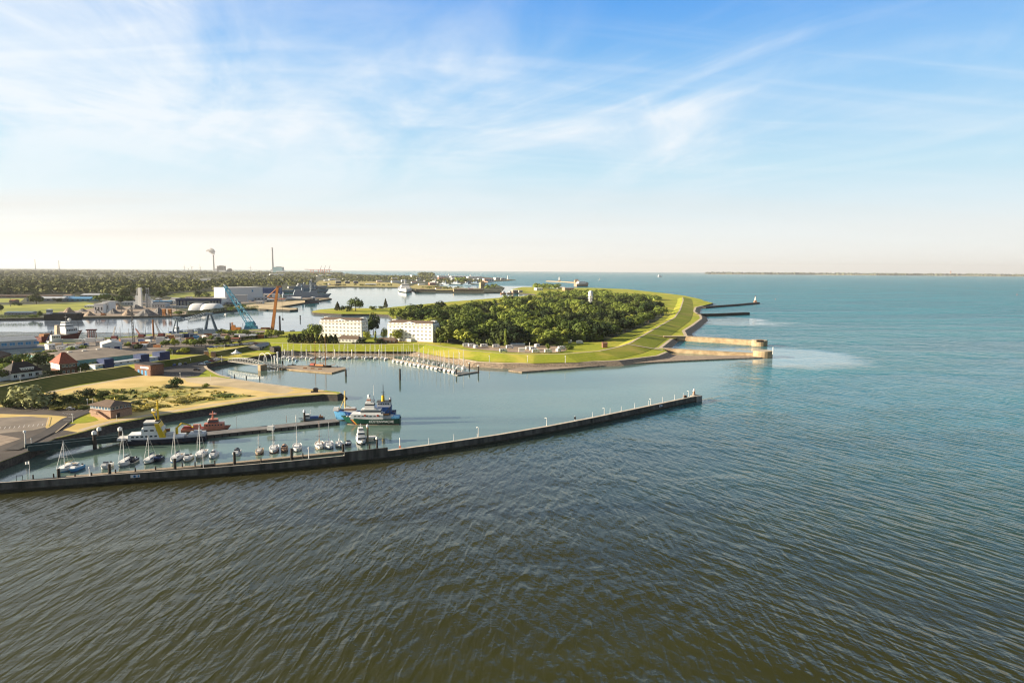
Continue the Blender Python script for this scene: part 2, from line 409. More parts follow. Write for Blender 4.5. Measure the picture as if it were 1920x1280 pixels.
    A3 = waves(-.62, .78, 8.5, 42, 2, .55, .5, 91)
    h = mth('ADD', h, mth('MULTIPLY', A3, mr(Y, 330, 800, 0, 3.6)))
    h = mth('MULTIPLY', h, mr(shel2, 0, 1, 1.0, .04))
    h = mth('ADD', h, mth('MULTIPLY', C, mth('MULTIPLY', mr(shel2, 0, 1, .10, .06), mr(river, 0, 1, 1, .25))))
    h = mth('MULTIPLY', h, mr(slk, 0, 1, 1.0, .12))
    # wind patches
    wp = N('ShaderNodeTexNoise'); mp = N('ShaderNodeMapping', vector_type='TEXTURE'); mp.inputs['Scale'].default_value = (420, 90, 1)
    mp.inputs['Rotation'].default_value = (0, 0, .12); L(pos, mp.inputs[0]); L(mp.outputs[0], wp.inputs['Vector'])
    wp.inputs['Scale'].default_value = 1; wp.inputs['Detail'].default_value = 6; wp.inputs['Distortion'].default_value = 1.0
    wind = mr(wp.outputs['Fac'], .35, .68, .45, 1.15)
    h = mth('MULTIPLY', h, mth('MAXIMUM', wind, mr(Y, 500, 380))); h = mth('MULTIPLY', h, mth('MULTIPLY_ADD', mth('MAXIMUM', mth('SUBTRACT', Y, 350.0), 0.0), mr(shel2, 0, 1, .0030, 0), 1.0))
    # silt: brown water near the mole and the near shore, clearer to the east and north with sky reflection painted in as blue
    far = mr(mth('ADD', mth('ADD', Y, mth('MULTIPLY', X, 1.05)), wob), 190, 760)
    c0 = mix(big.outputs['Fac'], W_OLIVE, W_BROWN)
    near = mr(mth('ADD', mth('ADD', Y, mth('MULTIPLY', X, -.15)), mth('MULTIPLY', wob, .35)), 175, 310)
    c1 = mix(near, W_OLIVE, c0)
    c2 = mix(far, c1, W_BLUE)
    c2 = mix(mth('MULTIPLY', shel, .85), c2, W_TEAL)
    c2 = mix(mth('MULTIPLY', river, mr(Y, 1500, 900)), c2, W_RIVER)  # river body paled: horizon sky reflection painted into the colour
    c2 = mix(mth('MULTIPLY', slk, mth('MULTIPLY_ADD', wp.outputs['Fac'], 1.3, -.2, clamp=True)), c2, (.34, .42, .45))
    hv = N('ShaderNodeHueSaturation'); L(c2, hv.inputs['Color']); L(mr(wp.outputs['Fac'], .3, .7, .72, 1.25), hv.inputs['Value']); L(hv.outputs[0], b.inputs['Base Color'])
    # water body below, clear rippled surface above it
    rgh = mth('MULTIPLY_ADD', mth('MULTIPLY', mr(Y, 330, 1500), mth('SUBTRACT', 1.0, mth('MAXIMUM', shel2, slk), clamp=True)), .11, .07); rgh = mth('MULTIPLY_ADD', mth('SUBTRACT', 1.0, mth('MAXIMUM', shel2, slk), clamp=True), .07, rgh)
    b.inputs['Roughness'].default_value = 1.0; b.inputs['Specular IOR Level'].default_value = 0
    b.inputs['Coat Weight'].default_value = 1; b.inputs['Coat IOR'].default_value = 1.333; L(rgh, b.inputs['Coat Roughness'])
    gust = N('ShaderNodeTexNoise'); gust.inputs['Scale'].default_value = .022; gust.inputs['Detail'].default_value = 4; gust.inputs['Distortion'].default_value = .8; L(pos, gust.inputs['Vector'])
    h = mth('MULTIPLY', h, mr(gust.outputs['Fac'], .32, .68, .62, 1.15))
    bp = N('ShaderNodeBump'); bp.inputs['Strength'].default_value = 1; bp.inputs['Distance'].default_value = W_BUMP
    L(h, bp.inputs['Height']); L(bp.outputs[0], b.inputs['Coat Normal'])
LZ = 3.5   # level of the land
MOLE_PX = [(-260, 924), (-120, 914), (0, 904.5), (104, 897.5), (208, 889.5), (400, 876), (525, 866), (646, 854), (727, 845), (800, 835), (932, 815.5), (1029, 799), (1115, 782.5), (1201, 764.5), (1310, 741.5)]
MOLE = PL(MOLE_PX, LZ)
MOLE_W = [MOLE[3], MOLE[8], MOLE[9], MOLE[14]]
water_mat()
wm = MB(); Rr = 62000
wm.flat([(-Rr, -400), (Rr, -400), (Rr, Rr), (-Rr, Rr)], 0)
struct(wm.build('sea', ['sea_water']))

# ------------------------------------------------------------ land masses
SHORE = [(530, 658), (580, 658), (680, 658), (770, 658), (799, 661), (857, 671.5), (893, 678.5), (945, 681), (1000, 681), (1080, 679.5), (1160, 676), (1235, 667), (1252, 660)]
INLET = [(1241, 652), (1262, 635)]
BAY = [(1290, 631), (1284, 620), (1300, 610), (1317, 597), (1315, 591), (1303, 584), (1306, 576), (1318, 573)]
MAIN = [(-400, 1010), (-150, 922), (0, 866), (52, 846.5), (104, 822), (146, 812), (208, 795), (271, 784), (335, 773.5), (400, 763.5), (504, 747), (608, 739), (632, 739.5), (640, 737), (638, 735), (609, 731.5), (551, 725.5), (484, 717), (432, 709),
        (410, 704), (396, 697), (387, 691), (384, 686), (390, 682), (403, 679), (428, 674.5), (470, 669), (513, 663)] + SHORE + INLET + BAY + \
       [(1337, 568), (1320, 564), (1315, 561), (1282, 554), (1250, 550), (1175, 542), (1110, 539.5), (1080, 539.5), (1040, 541), (1005, 538), (980, 538), (960, 542), (955, 547), (1000, 551), (1008, 553),
        (950, 557), (850, 565), (740, 575), (716, 578), (640, 577), (600, 580), (584, 583.5), (588, 586), (640, 588.5), (705, 588.5), (728, 590), (737, 598), (742, 610), (735, 622), (728, 633), (712, 634), (690, 631), (600, 628), (590, 622), (583, 619.6), (556, 621), (530, 622), (495, 617.5), (412, 620), (314, 625), (306, 628), (282, 627), (250, 630), (220, 632), (179, 633), (150, 640), (60, 644), (-100, 646), (-500, 660), (-1100, 800)]
def land(name, pts, z, m, side, depth=-3):
    mb = MB(); mb.prism(PL(pts, z), depth, z, 1, 0)
    return struct(mb.build(name, [m, side]))
land('ground', MAIN, LZ, 'grass', 'stone_dark')
NORTH = [(-900, 612), (-200, 600), (0, 597.5), (155, 594.5), (325, 592.5), (350, 590.5), (425, 582), (480, 577), (487, 579.5), (543, 581.8), (559, 580.5), (559, 577), (523, 575.5), (576, 566.7), (622, 559.5), (615, 557.5), (528, 557), (528, 545), (617, 539.5),
         (637, 537.7), (745, 538.7), (775, 545), (778, 547), (851, 547.8), (907, 548.5), (938, 548), (946, 539), (935, 535), (905, 540), (850, 541), (815, 537), (830, 533), (905, 533), (915, 528), (967, 525.3), (967, 524.6), (906, 519.2), (820, 517), (700, 515), (620, 512)]
npts = PL(NORTH, 2.5)+[Vector((-6500, 22000, 0)), Vector((-40000, 40000, 0)), Vector((-40000, 4000, 0))]
mb = MB(); mb.prism(npts, -3, 2.5, 1, 0); struct(mb.build('land', ['ground_far', 'stone_dark']))
# long low shore across the bay
mb = MB(); pr = [Vector((6600+i*1650, 23000-i*360+random.uniform(-400, 400))) for i in range(18)]
fs = pr+[q+Vector((3000, 6000)) for q in pr[::-1]]
mb.prism(fs, -2, 6, 1, 0); struct(mb.build('shore', ['straw', 'sand']))

NLAY = [0]
def sheet(name, pts, m, z=LZ, up_=None):
    NLAY[0] += 1
    mb = MB(); mb.flat(PL(pts, z), z+(up_ if up_ is not None else .03+.006*NLAY[0]))
    return struct(mb.build(name, [m]))
def strip(name, pts, wid, m, z=LZ, up_=None):
    NLAY[0] += 1; h = z+(up_ if up_ is not None else .03+.006*NLAY[0])
    ln = PL(pts, z); mb = MB(); n = len(ln); vs = []
    for i, q in enumerate(ln):
        t = (ln[min(n-1, i+1)]-ln[max(0, i-1)]).normalized()
        vs += [(q.x-t.y*wid/2, q.y+t.x*wid/2, h), (q.x+t.y*wid/2, q.y-t.x*wid/2, h)]
    mb.add(vs, [(2*i, 2*i+1, 2*i+3, 2*i+2) for i in range(n-1)])
    return struct(mb.build(name, [m]))

# park floor, industrial quay, spit surfaces
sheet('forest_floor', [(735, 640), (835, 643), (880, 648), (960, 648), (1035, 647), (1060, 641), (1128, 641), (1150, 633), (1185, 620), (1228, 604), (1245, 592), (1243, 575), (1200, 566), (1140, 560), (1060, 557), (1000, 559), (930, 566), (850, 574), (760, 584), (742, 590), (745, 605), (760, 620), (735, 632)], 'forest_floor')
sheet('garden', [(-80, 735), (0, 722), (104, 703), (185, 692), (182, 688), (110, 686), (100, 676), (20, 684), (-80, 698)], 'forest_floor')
sheet('quay', [(-200, 690), (20, 668), (90, 668), (115, 662), (165, 669), (280, 664), (330, 657), (372, 652), (430, 640), (520, 632), (530, 624), (495, 619), (412, 621.5), (314, 626.5), (282, 629), (220, 634), (179, 635), (150, 642), (60, 646), (-200, 650)], 'gravel')
sheet('lawn', [(-60, 765), (92, 735), (180, 718), (262, 704), (300, 703), (345, 708), (405, 706), (432, 711.5), (484, 719.5), (551, 727.5), (609, 733), (634, 737), (606, 738), (560, 741), (504, 745.5), (400, 762), (335, 771.5), (271, 782), (208, 793), (146, 810), (108, 819), (100, 812), (133, 800), (172, 775), (120, 762), (30, 760), (-60, 766)], 'dry_grass')
sheet('brush', [(-40, 748), (40, 742), (100, 738), (148, 735), (190, 728), (235, 728), (300, 722), (335, 722), (385, 728), (430, 736), (483, 742.5), (450, 747), (400, 752), (335, 764), (271, 773), (236, 772), (180, 766), (100, 762), (-40, 762)], 'brush_ground')
strip('path', [(150, 806), (208, 790), (271, 779), (335, 768.5), (400, 758.5), (504, 743.5), (560, 738), (600, 735.5)], 3.2, 'path')
strip('path', [(92, 735), (150, 724), (205, 714.5), (262, 704.5), (300, 702), (345, 708.5), (400, 707), (470, 716.5), (545, 727)], 3.6, 'path')
sheet('sandy_path', [(345, 709), (400, 707.5), (470, 717), (540, 728), (552, 731), (536, 738), (515, 737), (430, 725), (395, 722), (350, 716)], 'sand')
sheet('parking_lot', [(-200, 790), (-60, 766), (40, 761), (110, 764), (165, 767), (172, 772), (140, 796), (118, 806), (146, 810.5), (104, 821.5), (52, 846.2), (0, 865.7), (-150, 921.5), (-300, 960)], 'asphalt_brown')
sheet('gravel_lot', [(-150, 803), (0, 782), (50, 779), (92, 782), (88, 800), (62, 807), (0, 813), (-150, 836)], 'gravel')
sheet('verge', [(-150, 795), (0, 776), (90, 778), (126, 781), (108, 796), (88, 803), (85, 801), (90, 783.5), (50, 780.5), (0, 783), (-150, 803)], 'dry_grass')
sheet('verge', [(-150, 840), (0, 815), (40, 822), (0, 836), (-150, 868)], 'gravel_warm')
sheet('verge', [(126, 795), (168, 772), (172, 778), (185, 788), (160, 793)], 'grass')
sheet('car_park', [(281, 704), (345, 707.5), (372, 705), (389, 692), (386, 686), (392, 681), (405, 678), (428, 673), (405, 669), (385, 671), (300, 690), (283, 697)], 'asphalt')
strip('kerb', [(432, 708), (410, 703), (396, 696), (387, 690.5), (384.5, 686)], 2.2, 'path')
sheet('road', [(300, 659), (372, 653), (400, 651), (470, 647), (500, 645), (500, 641), (470, 641), (420, 646), (372, 649), (310, 655)], 'asphalt')
sheet('forecourt', [(140, 672), (160, 664), (215, 668), (300, 664), (320, 656), (260, 652), (220, 660), (120, 667)], 'gravel')
# camper parking and its lane
sheet('camper_park', [(868, 651), (880, 648.5), (960, 649), (1035, 648), (1062, 648), (1062, 657), (1045, 661), (985, 662), (940, 659), (900, 655.5)], 'pave_warm')
# north side fields and yards
def nsheet(name, pts, m): return sheet(name, pts, m, 2.5, None)
nsheet('meadow', [(-300, 595), (0, 590), (50, 588), (150, 584), (176, 578), (178, 569), (160, 566), (60, 571), (-300, 576)], 'grass_field')
nsheet('meadow', [(-300, 570), (0, 567), (38, 566), (46, 559.5), (0, 560), (-300, 562)], 'grass_field')
nsheet('meadow', [(312, 555), (330, 549.5), (400, 546.5), (424, 546), (424, 554), (330, 558)], 'grass_field')
nsheet('gravel_yard', [(95, 593.5), (112, 584), (150, 582), (178, 577), (262, 573), (320, 577), (350, 585), (348, 589.5), (325, 591.5), (155, 593.7)], 'gravel_warm')
nsheet('yard', [(255, 572), (330, 572), (420, 572), (440, 570), (520, 565), (545, 562), (622, 558.8), (600, 557.5), (528, 557.5), (424, 556), (330, 560), (255, 565)], 'gravel')
nsheet('sand_quay', [(432, 575), (470, 571), (523, 565), (576, 563), (621, 559), (576, 566.2), (523, 574.8), (541, 577.5), (556, 577.5), (556, 580), (543, 581), (489, 579)], 'sand')
nsheet('meadow', [(588, 535), (598, 526.5), (660, 524.5), (745, 531), (770, 540), (745, 538.2), (640, 537), (617, 537.5)], 'straw')
nsheet('meadow', [(765, 538), (780, 533), (830, 537), (850, 540), (900, 540.5), (900, 545), (780, 545)], 'straw')
nsheet('meadow', [(370, 528), (412, 525), (412, 528), (372, 530)], 'straw')
# the strip of land east of the lock entrance
sheet('meadow', [(1112, 543), (1175, 543), (1250, 551), (1282, 555), (1312, 562.5), (1322, 566), (1300, 572), (1285, 566), (1262, 558), (1225, 557), (1180, 553), (1150, 552), (1112, 548)], 'grass')

# sloping stone banks: top edge at land level, foot in the water
def bank(name, pts, wid, m, z=LZ, foot=-.8, path_=1.6):
    ln = PL(pts, z); mb = MB()
    mb.sweep(ln, [(path_, z+.14), (0, z+.14), (-.2, z-.1), (-wid, foot)], ms=[1, 1, 0])
    return struct(mb.build(name, [m, 'path']))
bank('stone_bank', SHORE, 9, 'stone', path_=3)
bank('stone_bank', INLET, 7, 'stone', path_=3.5)
bank('stone_bank', BAY, 11, 'stone', path_=4)
bank('stone_bank', [(104, 821), (146, 811), (208, 794), (271, 783), (335, 772.5), (400, 762.5), (504, 746.5), (608, 738.5), (632, 739), (640, 736.7), (636, 734)], 5, 'stone_dark', path_=.4)
bank('stone_bank', [(609, 731.5), (551, 725.5), (484, 717), (436, 709.5)][::-1], -.3, 'stone', path_=-2.2)
mb = MB(); mb.prism(PL([(985, 684), (953, 693.5), (978, 696.5), (1040, 692), (1100, 687), (1180, 681), (1272, 676), (1350, 672.5), (1427, 670), (1427, 666.5), (1300, 667), (1245, 664), (1160, 677.5), (1060, 683)], 1.0), -2, 1.0, 1, 0)
struct(mb.build('stony_beach', ['gravel_warm', 'stone']))

# ------------------------------------------------------------ dikes
def dike(name, crest, front_w, back_w, zc, m, path=2.6, zb=LZ):
    ln = PL(crest, zc); mb = MB()
    mb.sweep(ln, [(back_w, zb+.2), (path/2, zc), (-path/2, zc), (-front_w, zb+.2)], ms=[0, 0, 0])
    o = struct(mb.build(name, [m]))
    mb = MB(); mb.sweep(ln, [(path/2, zc+.06), (-path/2, zc+.06)])
    struct(mb.build('dike_path', ['path'])); return o
DCREST = [(497, 642), (530, 643), (580, 644.5), (680, 645), (799, 645.5), (840, 651), (873, 656.5), (947, 662.5), (1000, 664.5), (1057, 663.5), (1123, 658), (1160, 650), (1180, 643.5), (1212, 625), (1240, 609), (1265, 595), (1275, 581), (1281, 563), (1280, 557)]
dike('dike', DCREST, 24, 14, 8.0, 'grass')
dike('dike', [(-200, 768), (0, 724), (50, 714), (104, 704), (179, 694), (240, 686)], 20, 8, 8.5, 'grass_shaded', 1.6)
dike('dike', [(279, 680), (330, 673), (384, 664)], 8, 6, 7.5, 'grass_shaded', 1.6)
dike('dike', [(398, 660), (440, 653), (478, 646)], 8, 7, 7.0, 'grass_shaded', 1.6)
def sloping_path(p0, p1, z0, z1, wid):
    a, b = P(*p0, z0), P(*p1, z1); t = (b-a).normalized(); n_ = Vector((-t.y, t.x, 0))*wid/2; mb = MB()
    mb.add([a-n_, b-n_, b+n_, a+n_], [(0, 1, 2, 3)]); struct(mb.build('path', ['path']))
sloping_path((1174, 644.5), (1243, 656), 8.25, 4.2, 4.5)
sloping_path((1208, 626), (1260, 632.5), 8.25, 4.2, 4)
# ------------------------------------------------------------ the curved mole and its furniture
mole = thing('mole', 'long curved concrete harbour mole with pale coping along the brown sea', 'breakwater', (0, 0, 0))
for seg, wd in ((MOLE[:8], 1.0), (MOLE[7:], 2.8)):
    mb = MB(); mb.sweep(seg, [(wd, -4), (wd, LZ-.3), (.35, LZ-.3), (.3, LZ), (0, LZ), (0, 1.5), (-.35, 1.35), (-.35, .9), (0, .75), (0, -4)])
    mb.build('wall', ['concrete_wall'], mole)
    mb = MB(); mb.sweep(seg, [(wd-.1, LZ-.26), (.38, LZ-.26)]); mb.build('walkway', ['coping'], mole)
    mb = MB(); mb.sweep(seg, [(.42, LZ-.06), (.42, LZ+.06), (-.06, LZ+.06), (-.06, LZ-.06)]); mb.build('coping', ['coping'], mole)
mb = MB(); mb.sweep(MOLE, [(-.02, .95), (-.03, .9), (-.03, -1.2)]); mb.build('weed_band', ['weed'], mole)
hi = PL([(646, 854), (686, 849.5), (727, 845)], LZ)
mb = MB(); mb.sweep(hi, [(.6, LZ), (.6, LZ+1.5), (-.12, LZ+1.5), (-.12, 1.2)]); mb.build('raised_parapet', ['concrete_wall'], mole)
mb = MB(); e = MOLE[-1]; mb.box(e.x-1.2, e.y+1.2, -3, 5.2, 5.2, LZ+2.9, 0, .65); mb.build('head', ['concrete'], mole)

def lamp_post(h=5.5, label='', group='', glass='white', arm=True):
    t = thing('lamp_post', label, 'lamp post', (0, 0, 0), 0, group)
    mb = MB(); mb.tube((0, 0, 0), (0, 0, .8), .26, .2); mb.tube((0, 0, .8), (0, 0, h), .18, .13)
    if arm:
        for i in range(4):
            a, b = pi*i/5, pi*(i+1)/5
            mb.tube((.5-.5*cos(a), 0, h+.5*sin(a)), (.5-.5*cos(b), 0, h+.5*sin(b)), .13, n=5)
    mb.build('pole', ['white_old'], t)
    mb = MB()
    if arm: mb.tube((.9, 0, h+.42), (1.08, 0, h+.05), .22, .26)
    else: mb.ball((0, 0, h+.35), .42, .42, .4); mb.tube((0, 0, h-.1), (0, 0, h+.05), .25, .3)
    mb.build('lamp_head', [glass], t); return t
def inner(px, py, off=1.6):
    q = P(px, py, LZ-.26); return q
gl = None
for i, (px, py, hp) in enumerate([(897, 818.5, 19), (1025, 798, 16), (1133, 777, 13), (1220, 758.5, 12), (1291, 743, 11)]):
    q = P(px, py, LZ-.45); h = hp/S(px, py)
    lb = '%s white gooseneck lamp post from the left on the curved mole' % od(i) if i else 'white gooseneck lamp post on the curved mole, tallest in the picture and farthest left'
    if gl is None: gl = lamp_post(h-.9, lb, 'gooseneck lamps along the curved mole'); gl.location = q; gl.rotation_euler.z = 2.5; h0 = h
    else: dup(gl, q, 2.5, lb, s=h/h0)
mk = None
for i, (px, py, hp) in enumerate([(804, 834, 12), (851, 826.5, 12), (895, 820, 7), (1111, 782, 9), (1144, 775.5, 10), (1165, 771, 9), (1190, 766, 10), (1216, 760.5, 9), (1242, 755, 10), (1265, 750, 10), (1281, 747, 10)]):
    q = P(px, py, LZ-.45); h = hp/S(px, py)
    lb = '%s plain grey marker post from the left on the curved mole' % od(i)
    if mk is None:
        mb = MB(); mb.tube((0, 0, 0), (0, 0, h), .17, .15); mb.box(0, 0, 0, .6, .6, .25); mb.tube((0, 0, h), (0, 0, h+.12), .22, .1)
        mk = mb.build('marker_post', ['grey_light'], None, q); tag(mk, lb, 'post', 'plain posts along the mole'); h0m = h
    else:
        c = mk.copy(); COL.objects.link(c); c.location = q; c.scale = (1, 1, h/h0m); c['label'] = lb
def pole_thing(px, py, hp, label, cat='post', name='post', col='white', r=.2, cap=None, z=LZ-.45, group=None, capcol='white', basecol=None):
    q = P(px, py, z); h = hp/S(px, py, z); t = thing(name, label, cat, q, 0, group)
    mb = MB(); mb.tube((0, 0, 0), (0, 0, h), r, r*.85, 8); mb.build('pole', [col], t)
    if cap: mb = MB(); mb.tube((0, 0, h-.1), (0, 0, h+cap*.6), r*1.05+.12, r*1.05+.12, 8); mb.tube((0, 0, h+cap*.6), (0, 0, h+cap), r+.12, .1, 8); mb.build('cap', [capcol], t)
    if basecol: mb = MB(); mb.box(0, 0, 0, .9, .9, 1.1); mb.build('base', [basecol], t)
    return t
pole_thing(750, 840, 18, 'white post with a small red box at its foot on the curved mole', basecol='coral', cap=.5)
pole_thing(579, 859, 19, 'white lamp post on the mole behind the moored sailboats', 'lamp post', 'lamp_post', cap=.6)
pole_thing(168.5, 893, 17, 'slim white post at the left end of the long pontoon', cap=.4)
pole_thing(381.5, 877, 33, 'tall thin white pole on the mole beside the white sailboat', 'pole', 'pole', r=.13)
q = P(1078, 790, LZ-.45); t = thing('signal_post', 'grey post carrying a dark lamp box on the mole, left of the person-high markers', 'post', q)
t['label'] = 'grey post carrying a dark lamp box midway along the mole'
mb = MB(); mb.tube((0, 0, 0), (0, 0, 3.2), .16); mb.build('pole', ['grey_light'], t)
mb = MB(); mb.box(0, 0, 1.3, .9, .7, 1.1); mb.build('lamp_box', ['black'], t)
q = P(1301, 741, LZ-.4); t = thing('harbour_light', 'small pale pink harbour light tower on the tip of the curved mole', 'beacon', q)
mb = MB(); mb.tube((0, 0, 0), (0, 0, .8), 1.3, 1.2, 10); mb.build('base', ['concrete'], t)
mb = MB(); mb.tube((0, 0, .8), (0, 0, 2.8), .75, .6, 10); mb.build('tower', ['brick_pale'], t)
mb = MB(); mb.tube((0, 0, 2.8), (0, 0, 3.0), 1.0, 1.0, 10); mb.ball((0, 0, 3.6), .62, .62, .75); mb.build('lantern', ['white_old'], t)
q = P(1284, 745.5, LZ-.4); t = thing('equipment_cabinet', 'dark low equipment cabinet near the tip of the mole', 'cabinet', q, .65)
mb = MB(); mb.box(0, 0, 0, 2.4, 1.2, 1.3, tx=.96, ty=.9); mb.build('cabinet', ['timber_dark'], t); mb = MB(); mb.box(0, 0, 1.3, 2.6, 1.4, .14); mb.build('lid', ['rust'], t)
for px, py, lb in ((248, 906.5, 'round blue and white channel sign on the sea wall at the left'), (1237, 764.5, 'round blue and white channel sign on the far sea wall')):
    q = P(px, py, 1.0); i = min(range(len(MOLE)-1), key=lambda k: (MOLE[k]-q).length); a, b = MOLE[i], MOLE[i+1]
    tq = (b-a).normalized(); f_ = a+tq*((q-a).dot(tq)); an = math.atan2(tq.y, tq.x)
    t = thing('channel_sign', lb, 'sign', (f_.x+tq.y*.5, f_.y-tq.x*.5, 2.4), an)
    mb = MB(); mb.box(0, .03, -.55, 3.2, .12, 1.1); mb.build('board', ['white'], t)
    mb = MB(); mb.tube((-.2, -.05, 0), (-.2, -.1, 0), .5, .5, 16); mb.build('symbol', ['blue_light'], t)
    mb = MB(); mb.box(1.1, -.06, -.4, .5, .06, .8); mb.build('symbol_bar', ['blue_light'], t)
    mb = MB(); mb.tube((-.2, -.11, 0), (-.2, -.14, 0), .22, .22, 12); mb.build('symbol_centre', ['black'], t)

# ------------------------------------------------------------ hulls
def hb(t, B, stern, bow):
    if t < .3: k = stern+(1-stern)*math.sin(t/.3*pi/2)
    elif t < 1-bow: k = 1
    else: k = max(.015, 1-((t-(1-bow))/bow)**2.0)
    return B/2*k
def hull(mb, L, B, D, bow=.38, stern=.85, sheer=.35, rake=.6, bul=0, n=16, m=(0, 1, 2), draft=.7, band=.28):
    """bow at +x; materials m = side, deck, band at the waterline"""
    rings = []
    for i in range(n+1):
        t = i/n; b = hb(t, B, stern, bow)
        s_ = ((t-.45)/.55)**2 if t > .45 else .25*((.45-t)/.45)**2
        zd = D*(1+sheer*s_); rk = rake*max(0, (t-.7)/.3)**1.5; x = (t-.5)*L
        prof = []
        for z, k in ((-draft, .55), (D*band*.2, .90), (D*band, .94), (zd, 1.0)):
            prof.append((x-rk*D*(1-z/zd)*1.2, b*k*(1-.12*max(0, t-.75)*(1-z/zd)), z))
        if bul: prof += [(x-.05, max(.01, b-.18), zd), (x-.05, max(.01, b-.18), zd-bul)]
        rings.append(prof)
    k = len(rings[0])
    for sgn in (1, -1):
        vs = [(q[0], q[1]*sgn, q[2]) for r in rings for q in r]
        for j in range(k-1):
            mm = m[2] if j < 2 else m[0]
            fs = []
            for i in range(n):
                a = (i*k+j, i*k+j+1, (i+1)*k+j+1, (i+1)*k+j); fs.append(a if sgn > 0 else a[::-1])
            mb.add(vs, fs, mm)
    vs = []; 
    for r in rings: q = r[-1]; vs += [(q[0], q[1], q[2]), (q[0], -q[1], q[2])]
    mb.add(vs, [(2*i, 2*i+1, 2*i+3, 2*i+2) for i in range(n)], m[1])
    r = rings[0]; mb.add([(q[0], q[1], q[2]) for q in r]+[(q[0], -q[1], q[2]) for q in r[::-1]], [tuple(range(2*k))], m[0])
    return mb

GB = 'sailing boats berthed on the long pontoon'
def sailboat(hm='white', stripe='blue_dark', deck='cream', mastm='white', cover='canvas_blue', cabin='white', L_=8.6, mh=11.5, label='', group=None):
    t = thing('sailboat', label, 'sailboat', (0, 0, 0), 0, group)
    mb = MB(); hull(mb, L_, 2.9, 1.05, bow=.6, stern=.68, sheer=.3, rake=1.1, bul=.12, n=12); mb.build('hull', [hm, deck, stripe], t, smooth=False)
    mb = MB(); mb.box(.6, 0, .85, 3.2, 1.9, .62, 0, 0, .78, .75); mb.box(-1.1, 0, .95, .9, 1.7, .75, 0, 0, .6, .8)
    ca = mb.build('cabin', [cabin], t)
    for s_ in (-1, 1): mb = MB(); mb.box(.8, .82*s_, 1.12, 1.7, .1, .2); mb.build('window', ['glass'], ca)
    mb = MB(); mb.box(-2.6, 0, .9, 2.0, 1.5, .12); mb.build('cockpit', ['timber'], t)
    mb = MB(); mb.tube((.7, 0, .9), (.7, 0, mh), .11, .07, 6)
    for zz, ww in ((mh*.45, .85), (mh*.72, .6)): mb.tube((.7, -ww, zz), (.7, ww, zz), .035, n=4)
    ms = mb.build('mast', [mastm], t)
    mb = MB()
    for y in (-1.3, 1.3): mb.tube((.6, y, 1.1), (.7, y*.66, mh*.45), .022, n=3); mb.tube((.7, y*.66, mh*.45), (.7, 0, mh*.95), .022, n=3)
    mb.tube((L_/2, 0, 1.35), (.7, 0, mh*.96), .04, n=3); mb.tube((-L_/2+.2, 0, 1.1), (.7, 0, mh*.98), .022, n=3)
    mb.build('rigging', ['grey_light'], ms)
    mb = MB(); mb.tube((.6, 0, 2.0), (-2.9, 0, 1.95), .07, n=6); bo = mb.build('boom', [mastm], t)
    mb = MB(); mb.tube((.5, 0, 2.17), (-2.7, 0, 2.07), .2, .13, 6); mb.build('sail_cover', [cover], bo)
    return t
def motorboat(hm='white', stripe='white_old', cab='white', L_=5.6, canopy=None, label='', group=None):
    t = thing('motorboat', label, 'motorboat', (0, 0, 0), 0, group)
    mb = MB(); hull(mb, L_, 2.2, .95, bow=.5, stern=.92, sheer=.3, rake=.9, bul=.2, n=10); mb.build('hull', [hm, 'cream', stripe], t)
    mb = MB(); mb.box(.5, 0, .75, 2.0, 1.6, .75, 0, 0, .7, .82); c = mb.build('cabin', [cab], t)
    mb = MB(); mb.box(.02, 0, 1.5, .9, 1.35, .4, 0, 0, .55, .85); mb.build('windscreen', ['glass'], c)
    if canopy: mb = MB(); mb.ball((-1.0, 0, .9), 1.35, 1.0, 1.25, 8, 4, half=True); mb.build('canopy', [canopy], t)
    mb = MB(); mb.box(-L_/2-.12, 0, .35, .35, .5, .9, 0, 0, .7, .8); mb.build('outboard_motor', ['black'], t)
    return t

def put(o, px, py, rz, z=0): o.location = P(px, py, z); o.rotation_euler.z = rz; return o
def face(px): return R_(-92+(px-110)/540*20)
protoS = {}
SB = [ # px,py of the hull, mast px high, kind, label
 (125, 883, 58, ('white', 'blue_light', 'cream', 'white', 'yellow_pale', 'white'), 'blue striped sailboat with a yellow sail cover, at the left end of the pontoon'),
 (235.5, 872, 66, ('white', 'grey_light', 'white_old', 'white', 'canvas_grey', 'white'), 'white sailboat with tall mast and dark cockpit cover, right of the leftmost thick pile'),
 (282, 867.5, 53, ('white', 'navy', 'white_old', 'white_old', 'canvas_blue', 'white'), 'white sailboat with a dark blue cockpit tent below the yellow-funnelled ship'),
 (331, 864.5, 61, ('white', 'blue', 'white_old', 'white_old', 'canvas_blue', 'white'), 'white sailboat half behind a thick brown pile, beside a small white motorboat'),
 (377, 857, 64, ('white', 'white_old', 'white', 'white', 'canvas_grey', 'cream'), 'all white sailboat with a cream cabin next to the thin white pole'),
 (486, 852, 38, ('timber', 'red_dark', 'timber', 'white_old', 'canvas_grey', 'white_old'), 'small tan sailboat with a short mast between two motorboats'),
 (513.5, 848, 54, ('white', 'red', 'white_old', 'white_old', 'white', 'white'), 'white sailboat with a red waterline, left of the round brown canopy boat'),
 (557, 845, 69, ('white', 'grey_light', 'white_old', 'white', 'white', 'white'), 'largest white sailboat with the tallest mast on the pontoon'),
 (599, 841, 52, ('cream', 'cream_trim', 'timber', 'wood', 'yellow_pale', 'cream'), 'cream sailboat with a brown wooden mast'),
 (617, 840.5, 49, ('white', 'blue', 'white_old', 'white_old', 'canvas_blue', 'white'), 'slim white sailboat with blue waterline, right of the wooden mast'),
 (636, 838, 27, ('white', 'navy', 'white_old', 'white_old', 'white', 'white'), 'white sailboat with the shortest mast at the right end of the pontoon')]
